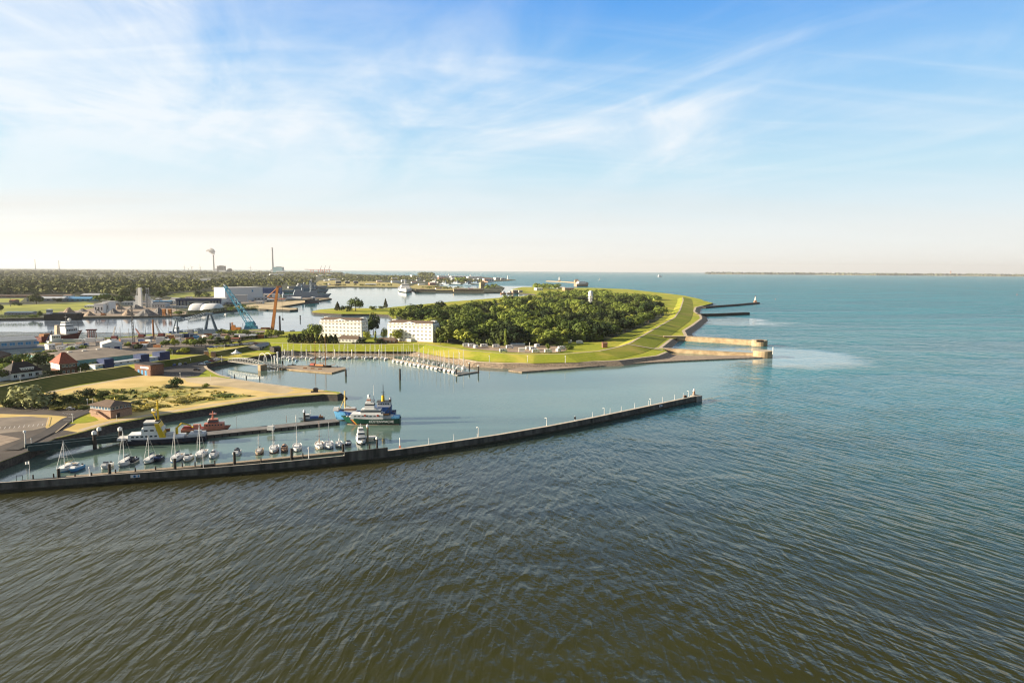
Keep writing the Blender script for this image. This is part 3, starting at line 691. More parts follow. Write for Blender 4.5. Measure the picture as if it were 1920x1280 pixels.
for px, py, hp, k, lb in SB:
    s = S(px, py); z_ = 1.42 if hp > 40 else 1.15; o = sailboat(*k, L_=8.2, mh=hp/s*.98/z_, label=lb, group=GB); o.scale = (z_,)*3; put(o, px, py-2.5, face(px))
MBT = [(142, 883, dict(hm='blue_light', stripe='blue', L_=6), 'pale blue motorboat beside the blue striped sailboat'),
 (199, 878, dict(hm='white', cab='grey_light', L_=5), 'small white motorboat hidden partly by a thick brown pile at the left'),
 (248, 868, dict(hm='navy', cab='navy', L_=5), 'small dark dinghy tucked against the white sailboat with tall mast'),
 (297, 865, dict(hm='navy', stripe='navy', cab='canvas_blue', L_=4.6), 'little navy boat beside the sailboat with blue cockpit tent'),
 (352, 863.5, dict(hm='white', stripe='cream_trim', L_=6), 'white motorboat with a tan waterline between two sailboats'),
 (400, 857.5, dict(hm='white', L_=6.4, canopy='white'), 'white motorboat with a rounded white canopy'),
 (443.5, 854, dict(hm='white', L_=6, canopy='canvas_grey'), 'white motorboat with a dark grey canopy'),
 (533, 846.5, dict(hm='brick_pale', stripe='red_dark', cab='brick_pale', L_=5.4, canopy='brick_pale'), 'brown motorboat with a rounded brown canopy'),
 (653, 836.5, dict(hm='navy', cab='white', L_=5.4), 'small navy motorboat with white cabin at the right end of the pontoon')]
for px, py, k, lb in MBT: o = motorboat(label=lb, group='motorboats berthed on the long pontoon', **k); o.scale = (1.35,)*3; put(o, px, py-1.5, face(px))
# big motor yacht by the right end
q = P(677, 829); t = thing('motor_yacht', 'large white motor yacht with three decks of dark windows, moored by the white platform', 'yacht', q, R_(-72))
mb = MB(); hull(mb, 13, 4.2, 1.7, bow=.5, stern=.9, sheer=.3, rake=.9, bul=.3); mb.build('hull', ['white', 'timber', 'black'], t)
for k, (x, z, l, h, wd) in enumerate(((-.2, 1.5, 7.6, 1.9, 3.5), (-.6, 3.4, 5.4, 1.8, 3.1), (-1.4, 5.2, 3, 1.5, 2.4))):
    mb = MB(); mb.box(x, 0, z, l, wd, h, 0, 0, .93, .93); d_ = mb.build('deckhouse', ['white'], t)
    mb = MB(); mb.box(x, 0, z+h*.45, l*.985+.1, wd*.99-.06, h*.3); mb.build('window', ['glass'], d_)
mb = MB(); mb.tube((-1.6, 0, 6.7), (-1.6, 0, 8.6), .09); mb.box(-1.6, 0, 7.6, .2, 1.4, .2); mb.build('mast', ['white'], t)

# pontoon with piles
PT = PL([(40, 900.5), (123, 893.5), (229, 884.5), (400, 870.5), (533, 857), (644, 846)], .9)
t = thing('pontoon', 'long pale timber pontoon running behind the curved mole', 'pontoon', (0, 0, 0))
mb = MB(); mb.sweep(PT[1:], [(1.2, .3), (1.2, .9), (-1.2, .9), (-1.2, .3)]); mb.build('deck', ['timber'], t)
mb = MB(); mb.sweep(PT[1:], [(1.0, -.5), (1.0, .3), (-1.0, .3), (-1.0, -.5)]); mb.build('float', ['concrete_dark'], t)
mb = MB(); mb.sweep(PT[:2], [(.5, .75), (.5, 1.0), (-.5, 1.0), (-.5, .75)]); mb.build('gangway', ['grey_dark'], t)
mb = MB(); q = P(392, 873.5, .9); mb.box(q.x, q.y-1, .95, 5, 1.6, .9, 0, .3); mb.build('bench_box', ['timber_dark'], t)
for i, (px, py, hp) in enumerate([(110.5, 899, 21), (206, 893, 24), (328.5, 884.5, 26), (440, 872.5, 26), (547, 862, 22), (643.5, 850, 18)]):
    lb = '%s thick dark brown pile from the left holding the long pontoon' % od(i)
    pole_thing(px, py, hp, lb, 'pile', 'mooring_pile', 'timber_dark', .62, None, 0, 'thick piles of the long pontoon')
for i, (px, py, hp) in enumerate([(62.5, 901.5, 12), (101, 899, 12), (141, 897, 9), (172, 895, 10), (217, 890.5, 11), (254, 887.5, 11), (292, 884.5, 11), (342, 879, 12), (366, 877.5, 12), (403, 875.5, 13), (489.5, 868, 10), (568, 859.5, 11)]):
    pole_thing(px, py, hp, '%s thin brown post from the left along the long pontoon' % od(i), 'post', 'mooring_post', 'timber_dark', .3, None, 0, 'thin posts of the long pontoon')
q = P(37, 903, .9); t = thing('entrance_gate', 'dark steel gate frame at the start of the pontoon', 'gate', q, .3)
for x in (-1, 1): mb = MB(); mb.tube((x, 0, -.9), (x, 0, 2.4), .1); mb.build('post', ['black'], t)
mb = MB(); mb.tube((-1, 0, 2.4), (1, 0, 2.4), .1); mb.build('beam', ['black'], t)
q = P(57, 901, .5); t = thing('flagpole', 'white flag on a thin pole by the pontoon gate', 'flag', q)
mb = MB(); mb.tube((0, 0, -.5), (0, 0, 7.6), .09, .05); mb.build('pole', ['white_old'], t)
mb = MB(); mb.add([(0, 0, 7.5), (-.6, .1, 7.45), (-1.2, 0, 7.3), (-1.6, .1, 7.2), (0, 0, 6.4), (-.6, .1, 6.35), (-1.2, 0, 6.2), (-1.6, .1, 6.2)], [(0, 1, 5, 4), (1, 2, 6, 5), (2, 3, 7, 6)]); mb.build('flag', ['white'], t)
pole_thing(689.5, 828, 29, 'tall pale dolphin pile behind the white motor yacht', 'pile', 'mooring_pile', 'concrete_tan', .5, 1.2, 0)
pole_thing(707, 843, 21, 'brown pile with white cap right of the motor yacht', 'pile', 'mooring_pile', 'timber_dark', .5, 1, 0)
pole_thing(693, 843, 12, 'short brown pile between the motor yacht and the mole', 'pile', 'mooring_pile', 'timber_dark', .35, None, 0)
q = P(694.5, 824, 0); t = thing('platform', 'small white landing platform by the motor yacht', 'platform', q, .25)
mb = MB(); mb.box(0, 0, 1.2, 5, 3.6, .3); mb.build('deck', ['white_old'], t)
for x, y in ((-2, -1.4), (2, -1.4), (2, 1.4), (-2, 1.4)): mb = MB(); mb.tube((x, y, -1), (x, y, 1.2), .2); mb.build('leg', ['grey_dark'], t)

# floating inner pier and its gangway
a, b = P(272, 834, 0), P(637, 795.5, 0); n_ = Vector((-(b-a).y, (b-a).x, 0)).normalized()
t = thing('floating_pier', 'long grey floating pier with the ships moored on both sides', 'pier', (0, 0, 0))
cl = [a+n_*4, b+n_*4]
mb = MB(); mb.sweep(cl, [(4, -.6), (4, 1.5), (-4, 1.5), (-4, -.6)]); mb.build('float', ['concrete_dark'], t)
mb = MB(); mb.sweep(cl, [(3.9, 1.54), (-3.9, 1.54)]); mb.build('deck', ['gravel_grey'], t)
fn = []
for k in range(26):
    c = a.lerp(b, (k+.5)/26)
    mb = MB(); mb.tube((c.x-n_.x*.25, c.y-n_.y*.25, -.2), (c.x-n_.x*.25, c.y-n_.y*.25, 1.3), .3); mb.build('fender', ['black'], t)
mb = MB(); q = P(508, 806, 1.5); mb.box(q.x, q.y, 1.55, 3.2, 2, 2.0); mb.build('kiosk', ['white_old'], t)
a, b = P(52, 845, LZ), P(228, 826, 1.5); d_ = b-a; L_ = d_.length; an = math.atan2(d_.y, d_.x)
t = thing('gangway_bridge', 'dark green steel gangway bridge from the quay down to the floating pier', 'bridge', a, an)
t.rotation_euler = (0, math.atan2(2.0, L_), an)
for y in (0, 5):
    mb = MB(); mb.box(L_/2, y, -.4, L_, .45, 2.2); mb.box(L_/2, y, 1.8, L_, .7, .2); mb.build('girder', ['teal_dark'], t)
mb = MB(); mb.box(L_/2, 2.5, -.2, L_, 4.5, .3); mb.build('deck', ['grey_dark'], t)
for i, (px, py, hp, lb) in enumerate([(178, 841, 28, 'dark pile with a white cap in front of the green gangway bridge'), (186.5, 822, 16, 'dark pile with a white cap behind the green gangway bridge'), (226, 825, 19, 'brown pile with a white cap at the bow of the yellow-funnelled ship'), (1e9, 0, 0, '')]):
    if px < 1e8: pole_thing(px, py, hp, lb, 'pile', 'mooring_pile', 'timber_dark', .85, 1.7, 0, 'white capped piles of the floating pier')
pole_thing(393, 807, 18, 'dark pile with a white cap beside the red pilot vessel', 'pile', 'mooring_pile', 'timber_dark', .6, 1.4, 0, 'white capped piles of the floating pier')
pole_thing(571, 790, 18, 'dark pile with a white cap beside the small grey patrol launch', 'pile', 'mooring_pile', 'timber_dark', .6, 1.4, 0, 'white capped piles of the floating pier')
pole_thing(555, 790.5, 10, 'short pale post on the floating pier near the grey launch', 'post', 'post', 'white_old', .2, None, 1.5)
pole_thing(444, 800, 22, 'thin grey rod standing in the water beside the floating pier', 'pole', 'pole', 'grey', .1, None, 0)
pole_thing(537, 792, 14, 'thin reddish rod on the floating pier', 'pole', 'pole', 'rust', .1, None, 1.5)

# ------------------------------------------------------------ ships
def ship(name, label, cat, pbow, pstern, D, B=None, mats=('navy', 'grey', 'black'), inset=0, **kw):
    bw, st = P(*pbow), P(*pstern); L_ = (bw-st).length; an = ang(st, bw); B = B or L_*.2
    nrm = Vector((-sin(an), cos(an), 0)); 
    if nrm.y < 0: nrm = -nrm
    mid = (bw+st)/2+nrm*(B/2+inset)
    t = thing(name, label, cat, mid, an)
    mb = MB(); hull(mb, L_, B, D, **kw); h = mb.build('hull', list(mats), t, smooth=False)
    return t, L_, B, h
def hpatch(L_, B, D, bow, stern, x0, x1, z0, z1, slant, side, off=.05, sheer=.3, rake=.6, n=8, top=None):
    mb = MB(); vs = []
    for i in range(n+1):
        for j in range(5):
            z = z0+(z1-z0)*j/4; x = x0+(x1-x0)*i/n+slant*(z-z0)
            t = x/L_+.5; zd = D*(1+sheer*((t-.45)/.55)**2) if t > .45 else D
            k = .94+.06*(z-D*.28)/(zd-D*.28) if z > D*.28 else .9
            vs.append((x, side*(hb(min(t, 1), B, stern, bow)*k+off), z))
    fs = [(i*5+j, i*5+j+1, (i+1)*5+j+1, (i+1)*5+j) for i in range(n) for j in range(4)]
    return mb.add(vs, fs if side > 0 else [q[::-1] for q in fs])
def deckhouse(t, name, x, y, z, l, wd, h, m='white', tx=1, ty=1, win=None, wm='glass', wz=.5, wh=.28, nwin=6, roof=None):
    mb = MB(); mb.box(x, y, z, l, wd, h, 0, 0, tx, ty); o = mb.build(name, [m], t)
    if win == 'band': mb = MB(); mb.box(x, y, z+h*wz, l*(1-(1-tx)*wz)+.08, wd*(1-(1-ty)*wz)+.08, h*wh, 0, 0, 1-(1-tx)*wh, 1-(1-ty)*wh); mb.build('window_band', [wm], o)
    elif win:
        for i in range(nwin):
            xx = x-l*.42+l*.84*(i+.5)/nwin
            mb = MB(); mb.box(xx, y, z+h*wz, l*.5/nwin, wd+.1, h*wh); mb.build('window', [wm], o)
    if roof: mb = MB(); mb.box(x, y, z+h, l*tx+.5, wd*ty+.5, .15); mb.build('roof', [roof], o)
    return o

# coastguard ship
t, L_, B, h = ship('coastguard_ship', 'green hulled coastguard ship with white superstructure and a black, red and gold hull stripe', 'ship', (637, 797), (749, 797), 3.1, 7.2, ('green_hull', 'deck_green', 'black'), bow=.36, stern=.88, sheer=.42, rake=.9, bul=.5)
CX = lambda px: L_/2-(px-634.5)/114*L_
pl = 1.0
for x, m_ in ((CX(662.8), 'black'), (CX(664.9), 'red'), (CX(667.0), 'gold')):
    mb = hpatch(L_, B, 3.1, .36, .88, x-.3, x+.28, .25, 3.15, .95, 1, sheer=.42); mb.build('stripe', [m_], h)
    mb = hpatch(L_, B, 3.1, .36, .88, x-.3, x+.28, .25, 3.15, .95, -1, sheer=.42); mb.build('stripe', [m_], h)
mb = hpatch(L_, B, 3.1, .36, .88, -L_/2+.2, L_/2*.86, .1, .32, 0, 1, n=14); mb.build('waterline_stripe', ['cream_trim'], h)
for sd_ in (1, -1):
    cu = bpy.data.curves.new('lettering', 'FONT'); cu.body = 'K\u00dcSTENWACHE'; cu.size = 1.75; cu.extrude = .02; cu.align_x = 'CENTER'; cu.offset = .02
    tmp = bpy.data.objects.new('lettering', cu); COL.objects.link(tmp); bpy.context.view_layer.update(); me = bpy.data.meshes.new_from_object(tmp.evaluated_get(bpy.context.evaluated_depsgraph_get())); bpy.data.objects.remove(tmp); me.materials.clear(); me.materials.append(MATS['white'])
    o = bpy.data.objects.new('lettering', me); COL.objects.link(o); o.parent = h
    o.location = (CX(714), sd_*(B/2+.10), 1.35); o.rotation_euler = (pi/2, 0, pi if sd_ > 0 else 0)
deckhouse(t, 'deckhouse', CX(686), 0, 3.0, 16.8, 6.2, 2.7, 'white', .99, .97, 'w', nwin=7, wz=.5, wh=.2)
deckhouse(t, 'upper_deckhouse', CX(693), 0, 5.7, 10.5, 5.2, 2.2, 'white', .97, .95, 'band', wz=.42, wh=.34)
deckhouse(t, 'bridge_deck', CX(690), 0, 7.9, 7.6, 5.6, .25, 'white_old')
deckhouse(t, 'wheelhouse', CX(690.5), 0, 8.1, 5.2, 4.4, 3.4, 'white', .85, .85, 'band', wz=.55, wh=.22)
deckhouse(t, 'funnel', CX(688.5), 0, 11.5, 2.2, 2.6, 2.4, 'white', .8, .8, 'band', 'coral', .35, .3)
mb = MB(); mb.tube((CX(697.5), 0, 8), (CX(697.5), 0, 20.5), .2, .07); mb.tube((CX(697.5), -1.5, 13), (CX(697.5), 1.5, 13), .1); mb.ball((CX(697.5), 0, 12.4), .8, .8, .8); mb.build('mast', ['white'], t)
mb = MB(); mb.ball((CX(688.5), 0, 14.6), .9, .9, 1.0); mb.build('radar_dome', ['white'], t)
deckhouse(t, 'aft_deckhouse', CX(722), 0, 3.0, 7, 4.6, 1.6, 'grey_light'); deckhouse(t, 'stern_locker', CX(740), 0, 3.2, 4, 5.4, 1.2, 'blue_light')
mb = MB(); mb.tube((CX(728), 0, 3), (CX(729), 0, 9.2), .35, .25); mb.tube((CX(729), 0, 9), (CX(721), .5, 6), .22); mb.build('crane', ['grey_dark'], t)
mb = MB(); hull(mb, 4.4, 1.8, .8, n=8); o = mb.build('tender', ['crane_orange', 'grey_dark', 'grey_dark'], t, (CX(719), 1.2, 4.9))
mb = MB(); mb.tube((CX(651), 0, 3), (CX(651), 0, 4.2), .5); mb.box(CX(655), 0, 3.1, 2.2, 2.4, 1.1); mb.tube((CX(645), 1, 3.8), (CX(645), -1, 3.8), .35); mb.build('anchor_winch', ['white_old'], t)
for xx in (682.5, 707):
    mb = MB(); mb.tube((CX(xx), 3.12, 5.0), (CX(xx), 3.3, 5.0), .55, .55, 12); mb.build('lifebuoy', ['red'], t)
for k in range(9):
    pass
mb = MB()
for k in range(20):
    x = L_/2*.9-k*L_*.93/20; z = 3.1*(1+.42*((max(x/L_+.5, .45)-.45)/.55)**2); yb = hb(x/L_+.5, B, .88, .36)-.1
    for s_ in (1, -1): mb.tube((x, yb*s_, z), (x, yb*s_, z+.9), .04, n=3)
mb.build('railing', ['white'], t)

# blue trawler behind it
t, L_, B, h = ship('research_trawler', 'blue hulled working ship with a yellow bow mast behind the green coastguard ship', 'ship', (623, 789), (741, 788), 4.0, 7, ('blue', 'timber', 'black'), bow=.34, stern=.8, sheer=.55, rake=.9, bul=.7)
CX = lambda px: L_/2-(px-622)/118*L_
for sd_ in (1, -1): mb = hpatch(L_, B, 4.0, .34, .8, L_/2*.52, L_/2*.9, .5, 4.6, .35, sd_, sheer=.55); mb.build('bow_panel', ['blue_light'], h)
mb = MB(); mb.tube((CX(644), 0, 3.5), (CX(644), 0, 15.5), .48, .38, 8); mb.tube((CX(644), 0, 12), (CX(633), 0, 5), .16); mb.tube((CX(644), 0, 8), (CX(660), 0, 6), .18); mb.box(CX(644), 0, 12.4, .8, 1.6, .5); mb.build('mast', ['yellow_pale'], t)
deckhouse(t, 'winch_gantry', CX(654), 0, 4, 7, 3, 2.6, 'cream', .8, .8, 'band', 'rust'); deckhouse(t, 'forecastle', CX(627.5), 0, 5.0, 3, 3.4, 1.6, 'white', .8, .7)
deckhouse(t, 'deckhouse', CX(716), 0, 4, 9, 6, 3.2, 'blue'); deckhouse(t, 'wheelhouse', CX(718), 0, 7.2, 7.4, 5.2, 2.6, 'white', .96, .95, 'w', nwin=5, roof='grey_dark')
mb = MB(); mb.tube((CX(716), 0, 9.8), (CX(716), 0, 13), .95, .75, 10); f_ = mb.build('funnel', ['yellow'], t)
mb = MB(); mb.tube((CX(716.5), 0, 12), (CX(716.5), 0, 19), .3, .1); mb.box(CX(716.5), 0, 14.5, 2.2, .3, .2); mb.box(CX(718), 0, 13.4, 1.6, .2, .2); mb.build('aft_mast', ['black'], t)
mb = MB(); mb.tube((CX(729.5), 0, 7), (CX(729.5), 0, 11), .7, .6); mb.build('exhaust_stack', ['black'], t)
mb = MB(); mb.ball((CX(729.5), 0, 11.2), .8, .8, .9); mb.build('radar_dome', ['white'], t)

# yellow and white buoy tender
t, L_, B, h = ship('buoy_tender', 'white buoy tender with yellow funnel, yellow mast and navy hull beside the gangway bridge', 'ship', (214, 839), (384, 829), 2.6, 9, ('navy', 'grey', 'black'), bow=.3, stern=.85, sheer=.35, rake=.8, bul=.4)
CX = lambda px: L_/2-(px-212)/173*L_
deckhouse(t, 'deckhouse', CX(268), 0, 2.4, 13.5, 7.4, 2.6, 'white', .98, .97, 'w', nwin=6); deckhouse(t, 'forecastle', CX(238), 0, 2.6, 10, 5.6, 1.0, 'white_old', .95, .9)
deckhouse(t, 'bridge_deck', CX(283), 0, 5.0, 9, 6.8, 2.6, 'white', .97, .96, 'w', nwin=3); deckhouse(t, 'wheelhouse', CX(281), 0, 7.6, 6.4, 6.2, 2.6, 'white', .92, .9, 'band', wz=.45, wh=.32, roof='white_old')
mb = MB(); mb.add([(CX(288), -3.8, 9.6), (CX(296), -3.8, 9.6), (CX(309), -3.8, 3.2), (CX(297), -3.8, 3.2), (CX(288), 3.8, 9.6), (CX(296), 3.8, 9.6), (CX(309), 3.8, 3.2), (CX(297), 3.8, 3.2)], [(0, 1, 2, 3), (7, 6, 5, 4), (0, 4, 5, 1), (1, 5, 6, 2), (2, 6, 7, 3), (3, 7, 4, 0)])
mb.build('funnel', ['yellow'], t)
mb = MB(); mb.box(CX(292), 0, 9.6, 1.8, 5, 1.2, 0, 0, .8, .8); mb.build('funnel_top', ['black'], t)
mb = MB(); mb.tube((CX(293), 0, 8), (CX(292.5), 0, 20), .5, .3, 8); mb.tube((CX(292), 0, 9), (CX(283), 0, 14.2), .3); mb.box(CX(292), 0, 17.5, .5, 3, .4); mb.box(CX(284), 0, 14, 1.6, 2.2, .4); mb.box(CX(292), 0, 19.6, 1.6, 1.6, .3); mb.build('mast', ['yellow'], t)
mb = MB(); mb.ball((CX(284), 0, 15.4), .8, .8, .8); mb.build('radar_dome', ['white'], t)
mb = MB(); mb.box(CX(318), 0, 2.4, 11, 7.2, .9); mb.build('aft_bulwark', ['white'], t); deckhouse(t, 'winch', CX(315), 1, 3, 3, 3, 1.8, 'grey_light')
mb = MB(); mb.tube((CX(326), -2, 2.4), (CX(326), -2, 6.4), .7, .6); mb.tube((CX(326), -2, 6.0), (CX(336), -2.4, 8.2), .4); mb.tube((CX(336), -2.4, 8.2), (CX(354), -2.4, 6.8), .3); mb.build('deck_crane', ['yellow'], t)
mb = MB(); mb.box(CX(368), 0, 2.4, 7, 7.6, 1.5, 0, 0, .95, .95); mb.box(CX(368), -1, 3.9, 3.4, 2, .8); mb.build('stern_house', ['grey_light'], t)
mb = MB()
for k in range(16):
    x = L_/2*.92-k*L_*.5/16; yb = hb(x/L_+.5, B, .85, .3)-.15; z = 2.6*(1+.35*((max(x/L_+.5, .45)-.45)/.55)**2)
    for s_ in (1, -1): mb.tube((x, yb*s_, z), (x, yb*s_, z+.9), .04, n=3)
mb.build('railing', ['white'], t)
mb = MB(); hull(mb, 4, 1.6, .7, n=8); mb.build('tender', ['crane_orange', 'grey_dark', 'grey_dark'], t, (CX(303), -2.6, 5.2))

# red pilot vessel, grey launch
t, L_, B, h = ship('pilot_vessel', 'bright red pilot vessel with red cabin and tower behind the floating pier', 'ship', (433, 806), (339, 812), 1.5, 5.4, ('coral', 'red', 'black'), bow=.35, stern=.85, sheer=.35, rake=.8, bul=.3)
CX = lambda px: (px-386)/94*L_
deckhouse(t, 'deckhouse', CX(401), 0, 1.5, 9.5, 4.2, 2.2, 'coral', .96, .93, 'w', nwin=6); deckhouse(t, 'wheelhouse', CX(399), 0, 3.7, 5, 3.6, 1.8, 'red', .8, .85, 'band', wz=.35, wh=.4, roof='coral')
mb = MB(); mb.tube((CX(398), 0, 5.4), (CX(399), 0, 9.6), .55, .2); mb.box(CX(399), 0, 8, 3.2, 2.2, .3); mb.build('mast', ['coral'], t)
mb = MB(); mb.ball((CX(402), 0, 8.4), .5); mb.build('radar_dome', ['white'], t)
deckhouse(t, 'hatch', CX(368), 0, 1.8, 4, 3, 1.6, 'coral', .8, .7); deckhouse(t, 'life_raft', CX(350), 0, 1.7, 4.4, 3.2, 1.2, 'red', .7, .7)
mb = MB(); mb.tube((CX(345), 1.4, 1.8), (CX(362), -1.6, 2.6), .3); mb.build('cargo_boom', ['yellow'], t)
t, L_, B, h = ship('patrol_launch', 'small grey and white patrol launch behind the floating pier', 'boat', (559, 790.5), (609, 788), 1.3, 3.8, ('grey_blue', 'grey', 'black'), bow=.4, stern=.9, sheer=.3, rake=.8, bul=.2)
deckhouse(t, 'wheelhouse', L_*.18, 0, 1.2, L_*.24, 2.6, 2.2, 'white', .85, .9, 'band', wz=.45, wh=.35); deckhouse(t, 'cabin', -L_*.1, 0, 1.1, L_*.34, 2.8, 1.1, 'blue', .9, .9)
mb = MB(); mb.tube((L_*.05, 0, 2), (L_*.03, 0, 6), .12, .06); mb.box(L_*.04, 0, 4.6, .3, 1.2, .2); mb.build('mast', ['white'], t)
mb = MB(); mb.tube((-L_*.33, 0, 1.2), (-L_*.33, 0, 3), .3); mb.box(-L_*.36, 0, 1.2, 2, 1.6, .8); mb.build('tow_gear', ['rust'], t)
q = P(592, 735, LZ); t = thing('hut', 'small dark hut near the tip of the dry grass spit', 'hut', q, .2)
mb = MB(); mb.box(0, 0, 0, 2.8, 2.2, 1.9, 0, 0, .95, .95); mb.box(-2, 0, 0, 1.8, 1.6, .8); mb.build('wall', ['timber_dark'], t)
mb = MB(); mb.hip(0, 0, 1.9, 3.4, 2.8, .9, .6); mb.build('roof', ['roof_dark'], t)
# ------------------------------------------------------------ buildings
def front(pL, pR, z=LZ):
    """front edge of a building from two pixels on the ground: left corner, width, angle (local x along the front, y into depth)"""
    a, b = P(*pL, z), P(*pR, z); return a, (b-a).length, ang(a, b)
def building(name, label, cat, pL, pR, z=LZ, group=None):
    a, w_, an = front(pL, pR, z); return thing(name, label, cat, a, an, group), w_
_win = {}
def window(par, x, y, z, w_, h_, frame='white', glass='glass', axis=0, out=-1, name='window'):
    """framed window set on a wall: axis 0 = wall along x, 1 = wall along y"""
    k = (round(w_, 1), round(h_, 1), frame, glass)
    if k not in _win:
        mb = MB(); mb.box(0, -.05, -h_/2, w_, .1, h_, 1)
        for s_ in (-1, 1): mb.box(s_*w_/2, -.08, -h_/2-.05, .14, .16, h_+.1, 0); mb.box(0, -.08, s_*h_/2-.06, w_, .16, .12, 0)
        mb.box(0, -.085, -h_/2, .09, .15, h_, 0); mb.box(0, -.14, -h_/2-.13, w_+.3, .28, .1, 0)
        _win[k] = mb.build(name, [frame, glass]); o = _win[k]
    else: o = _win[k].copy(); COL.objects.link(o)
    o.parent = par; o.location = (x, y, z); o.rotation_euler.z = {(0, -1): 0, (0, 1): pi, (1, 1): pi/2, (1, -1): -pi/2}[(axis, out)]
    return o

def hotel(label, pL, pR, H):
    t, W = building('apartment_block', label, 'building', pL, pR, group=None); D = 17; HE = H
    mb = MB(); mb.box(W/2, D/2, 0, W, D, HE); wl = mb.build('wall', ['cream'], t)
    mb = MB(); mb.box(W/2, D/2, 0, W+.3, D+.3, 1.0); mb.build('plinth', ['cream_trim'], t)
    mb = MB(); mb.box(W/2, D/2, HE, W+1.0, D+1.0, .35); mb.build('cornice', ['cream_trim'], t)
    # mansard floor and roof
    mb = MB(); mb.box(W/2, D/2, HE+.35, W-.3, D-.3, 2.3, 0, 0, .985, .94); mb.build('attic', ['cream'], t)
    mb = MB(); mb.hip(W/2, D/2, HE+2.65, W-.2, D-.2, 2.3, .86); rf = mb.build('roof', ['roof_brown'], t)
    gw = W*.27; gx = W*.49
    mb = MB(); mb.prism([(0, 0), (gw, 0), (gw, 2.2), (gw/2, 3.7), (0, 2.2)], 0, 6.5)
    g = mb.build('gable', ['cream'], t, (gx-gw/2, 6.4, HE+.36)); g.rotation_euler = (pi/2, 0, 0)
    mb = MB(); mb.add([(gx-gw/2-.3, -.2, HE+2.5), (gx, -.2, HE+4.15), (gx, 7, HE+4.15), (gx-gw/2-.3, 7, HE+2.5)], [(0, 1, 2, 3)])
    mb.add([(gx+gw/2+.3, -.2, HE+2.5), (gx, -.2, HE+4.15), (gx, 7, HE+4.15), (gx+gw/2+.3, 7, HE+2.5)], [(3, 2, 1, 0)]); mb.build('gable_roof', ['roof_brown'], t)
    for x in (W*.05, W-3.2):
        mb = MB(); mb.box(x+1.2 if x < 5 else x, D*.62, HE+.4, 4.4, 6, 4.6); mb.box(x+1.2 if x < 5 else x, D*.62, HE+5, 4.8, 6.4, .25); mb.build('lift_tower', ['white'], t)
    mb = MB(); mb.box(W/2, -1.4, .2, 5, 2.8, 3.0); mb.box(W/2, -1.6, 3.2, 5.6, 3.4, .25); mb.build('entrance_porch', ['cream'], t)
    n = 11; rows = 4
    for r in range(rows):
        z = 2.6+(HE-3.4)*(r+.25)/(rows-.5)
        for i in range(n):
            window(t, W*(i+.7)/(n+.4), 0, z, 1.9, 1.4, 'cream', 'glass_pale')
    for i in range(n):
        if abs(W*(i+.7)/(n+.4)-gx) > gw*.45: window(t, W*(i+.7)/(n+.4), .25, HE+1.5, 1.8, 1.2, 'cream', 'glass_pale')
    for dx in (-.28, 0, .28): window(t, gx+gw*dx, -.12, HE+1.55, 1.8, 1.3, 'cream', 'glass_pale')
    for r in range(rows):
        for j in range(3): window(t, W, D*(j+.7)/3.4, 2.6+(HE-3.4)*(r+.25)/(rows-.5), 1.8, 1.6, 'white', axis=1, out=1)
    return t
hotel('long cream apartment block with brown roof standing on the left, next to the round-crowned tree', (600, 631.5), (678, 634), 17.4)
hotel('long cream apartment block with brown roof standing on the right, beside the wood', (727, 638.6), (811.5, 642.2), 17.4)

def gable_hall(name, label, cat, pL, pR, D, H, RH, wall='white', roof='white_old', z=LZ, ridge_x=True, door=None, group=None, wins=0, ridge=1.0):
    t, W = building(name, label, cat, pL, pR, z, group)
    mb = MB(); mb.box(W/2, D/2, 0, W, D, H)
    if ridge_x and ridge == 1.0: mb.add([(0, 0, H), (0, D, H), (0, D/2, H+RH*.97)], [(0, 2, 1)]); mb.add([(W, 0, H), (W, D, H), (W, D/2, H+RH*.97)], [(0, 1, 2)])
    elif not ridge_x: mb.add([(0, 0, H), (W, 0, H), (W/2, 0, H+RH*.97), (0, D, H), (W, D, H), (W/2, D, H+RH*.97)], [(0, 1, 2), (5, 4, 3)])
    mb.build('wall', [wall], t); mb = MB()
    if ridge_x: mb.hip(W/2, D/2, H+.03, W+.6, D+.6, RH, ridge)
    else:
        mb.add([(-.3, -.3, H), (W/2, -.3, H+RH), (W/2, D+.3, H+RH), (-.3, D+.3, H)], [(0, 1, 2, 3)]); mb.add([(W+.3, -.3, H), (W/2, -.3, H+RH), (W/2, D+.3, H+RH), (W+.3, D+.3, H)], [(3, 2, 1, 0)])
    mb.build('roof', [roof], t)
    if door: 
        for i in range(door[0]): mb = MB(); mb.box(W*(i+.5)/door[0], -.06, 0, min(4.5, W/door[0]*.6), .12, H*.62); mb.build('door', [door[1]], t)
    for i in range(wins): window(t, W*(i+.5)/wins, 0, H*.62, min(1.5, W/wins*.5), 1.3)
    return t
# brick control building by the quay
t, W = building('control_building', 'two-storey red brick control building with hip roof and glazed upper floor on the quay', 'building', (170, 780), (208, 785))
D = 12; H1 = 3.6; H2 = 2.5
mb = MB(); mb.box(W/2, D/2, 0, W, D, H1); mb.build('wall', ['brick_pale'], t)
mb = MB(); mb.box(W/2, D/2, H1, W-.2, D-.2, H2); mb.build('upper_storey', ['brick'], t)
for i in range(7): window(t, W*(i+.5)/7, .1, H1+1.5, W/7*.85, 1.5, 'white_old', 'glass_blue')
for i in range(5): window(t, W-.1, D*(i+.5)/5, H1+1.5, 1.7, 1.4, 'white_old', 'glass', 1, 1)
for i in range(5): window(t, .1, D*(i+.5)/5, H1+1.5, 1.7, 1.4, 'white_old', 'glass', 1, -1)
mb = MB(); mb.hip(W/2, D/2, H1+H2, W+2.4, D+2.4, 2.1, .35); mb.build('roof', ['roof_brown'], t)
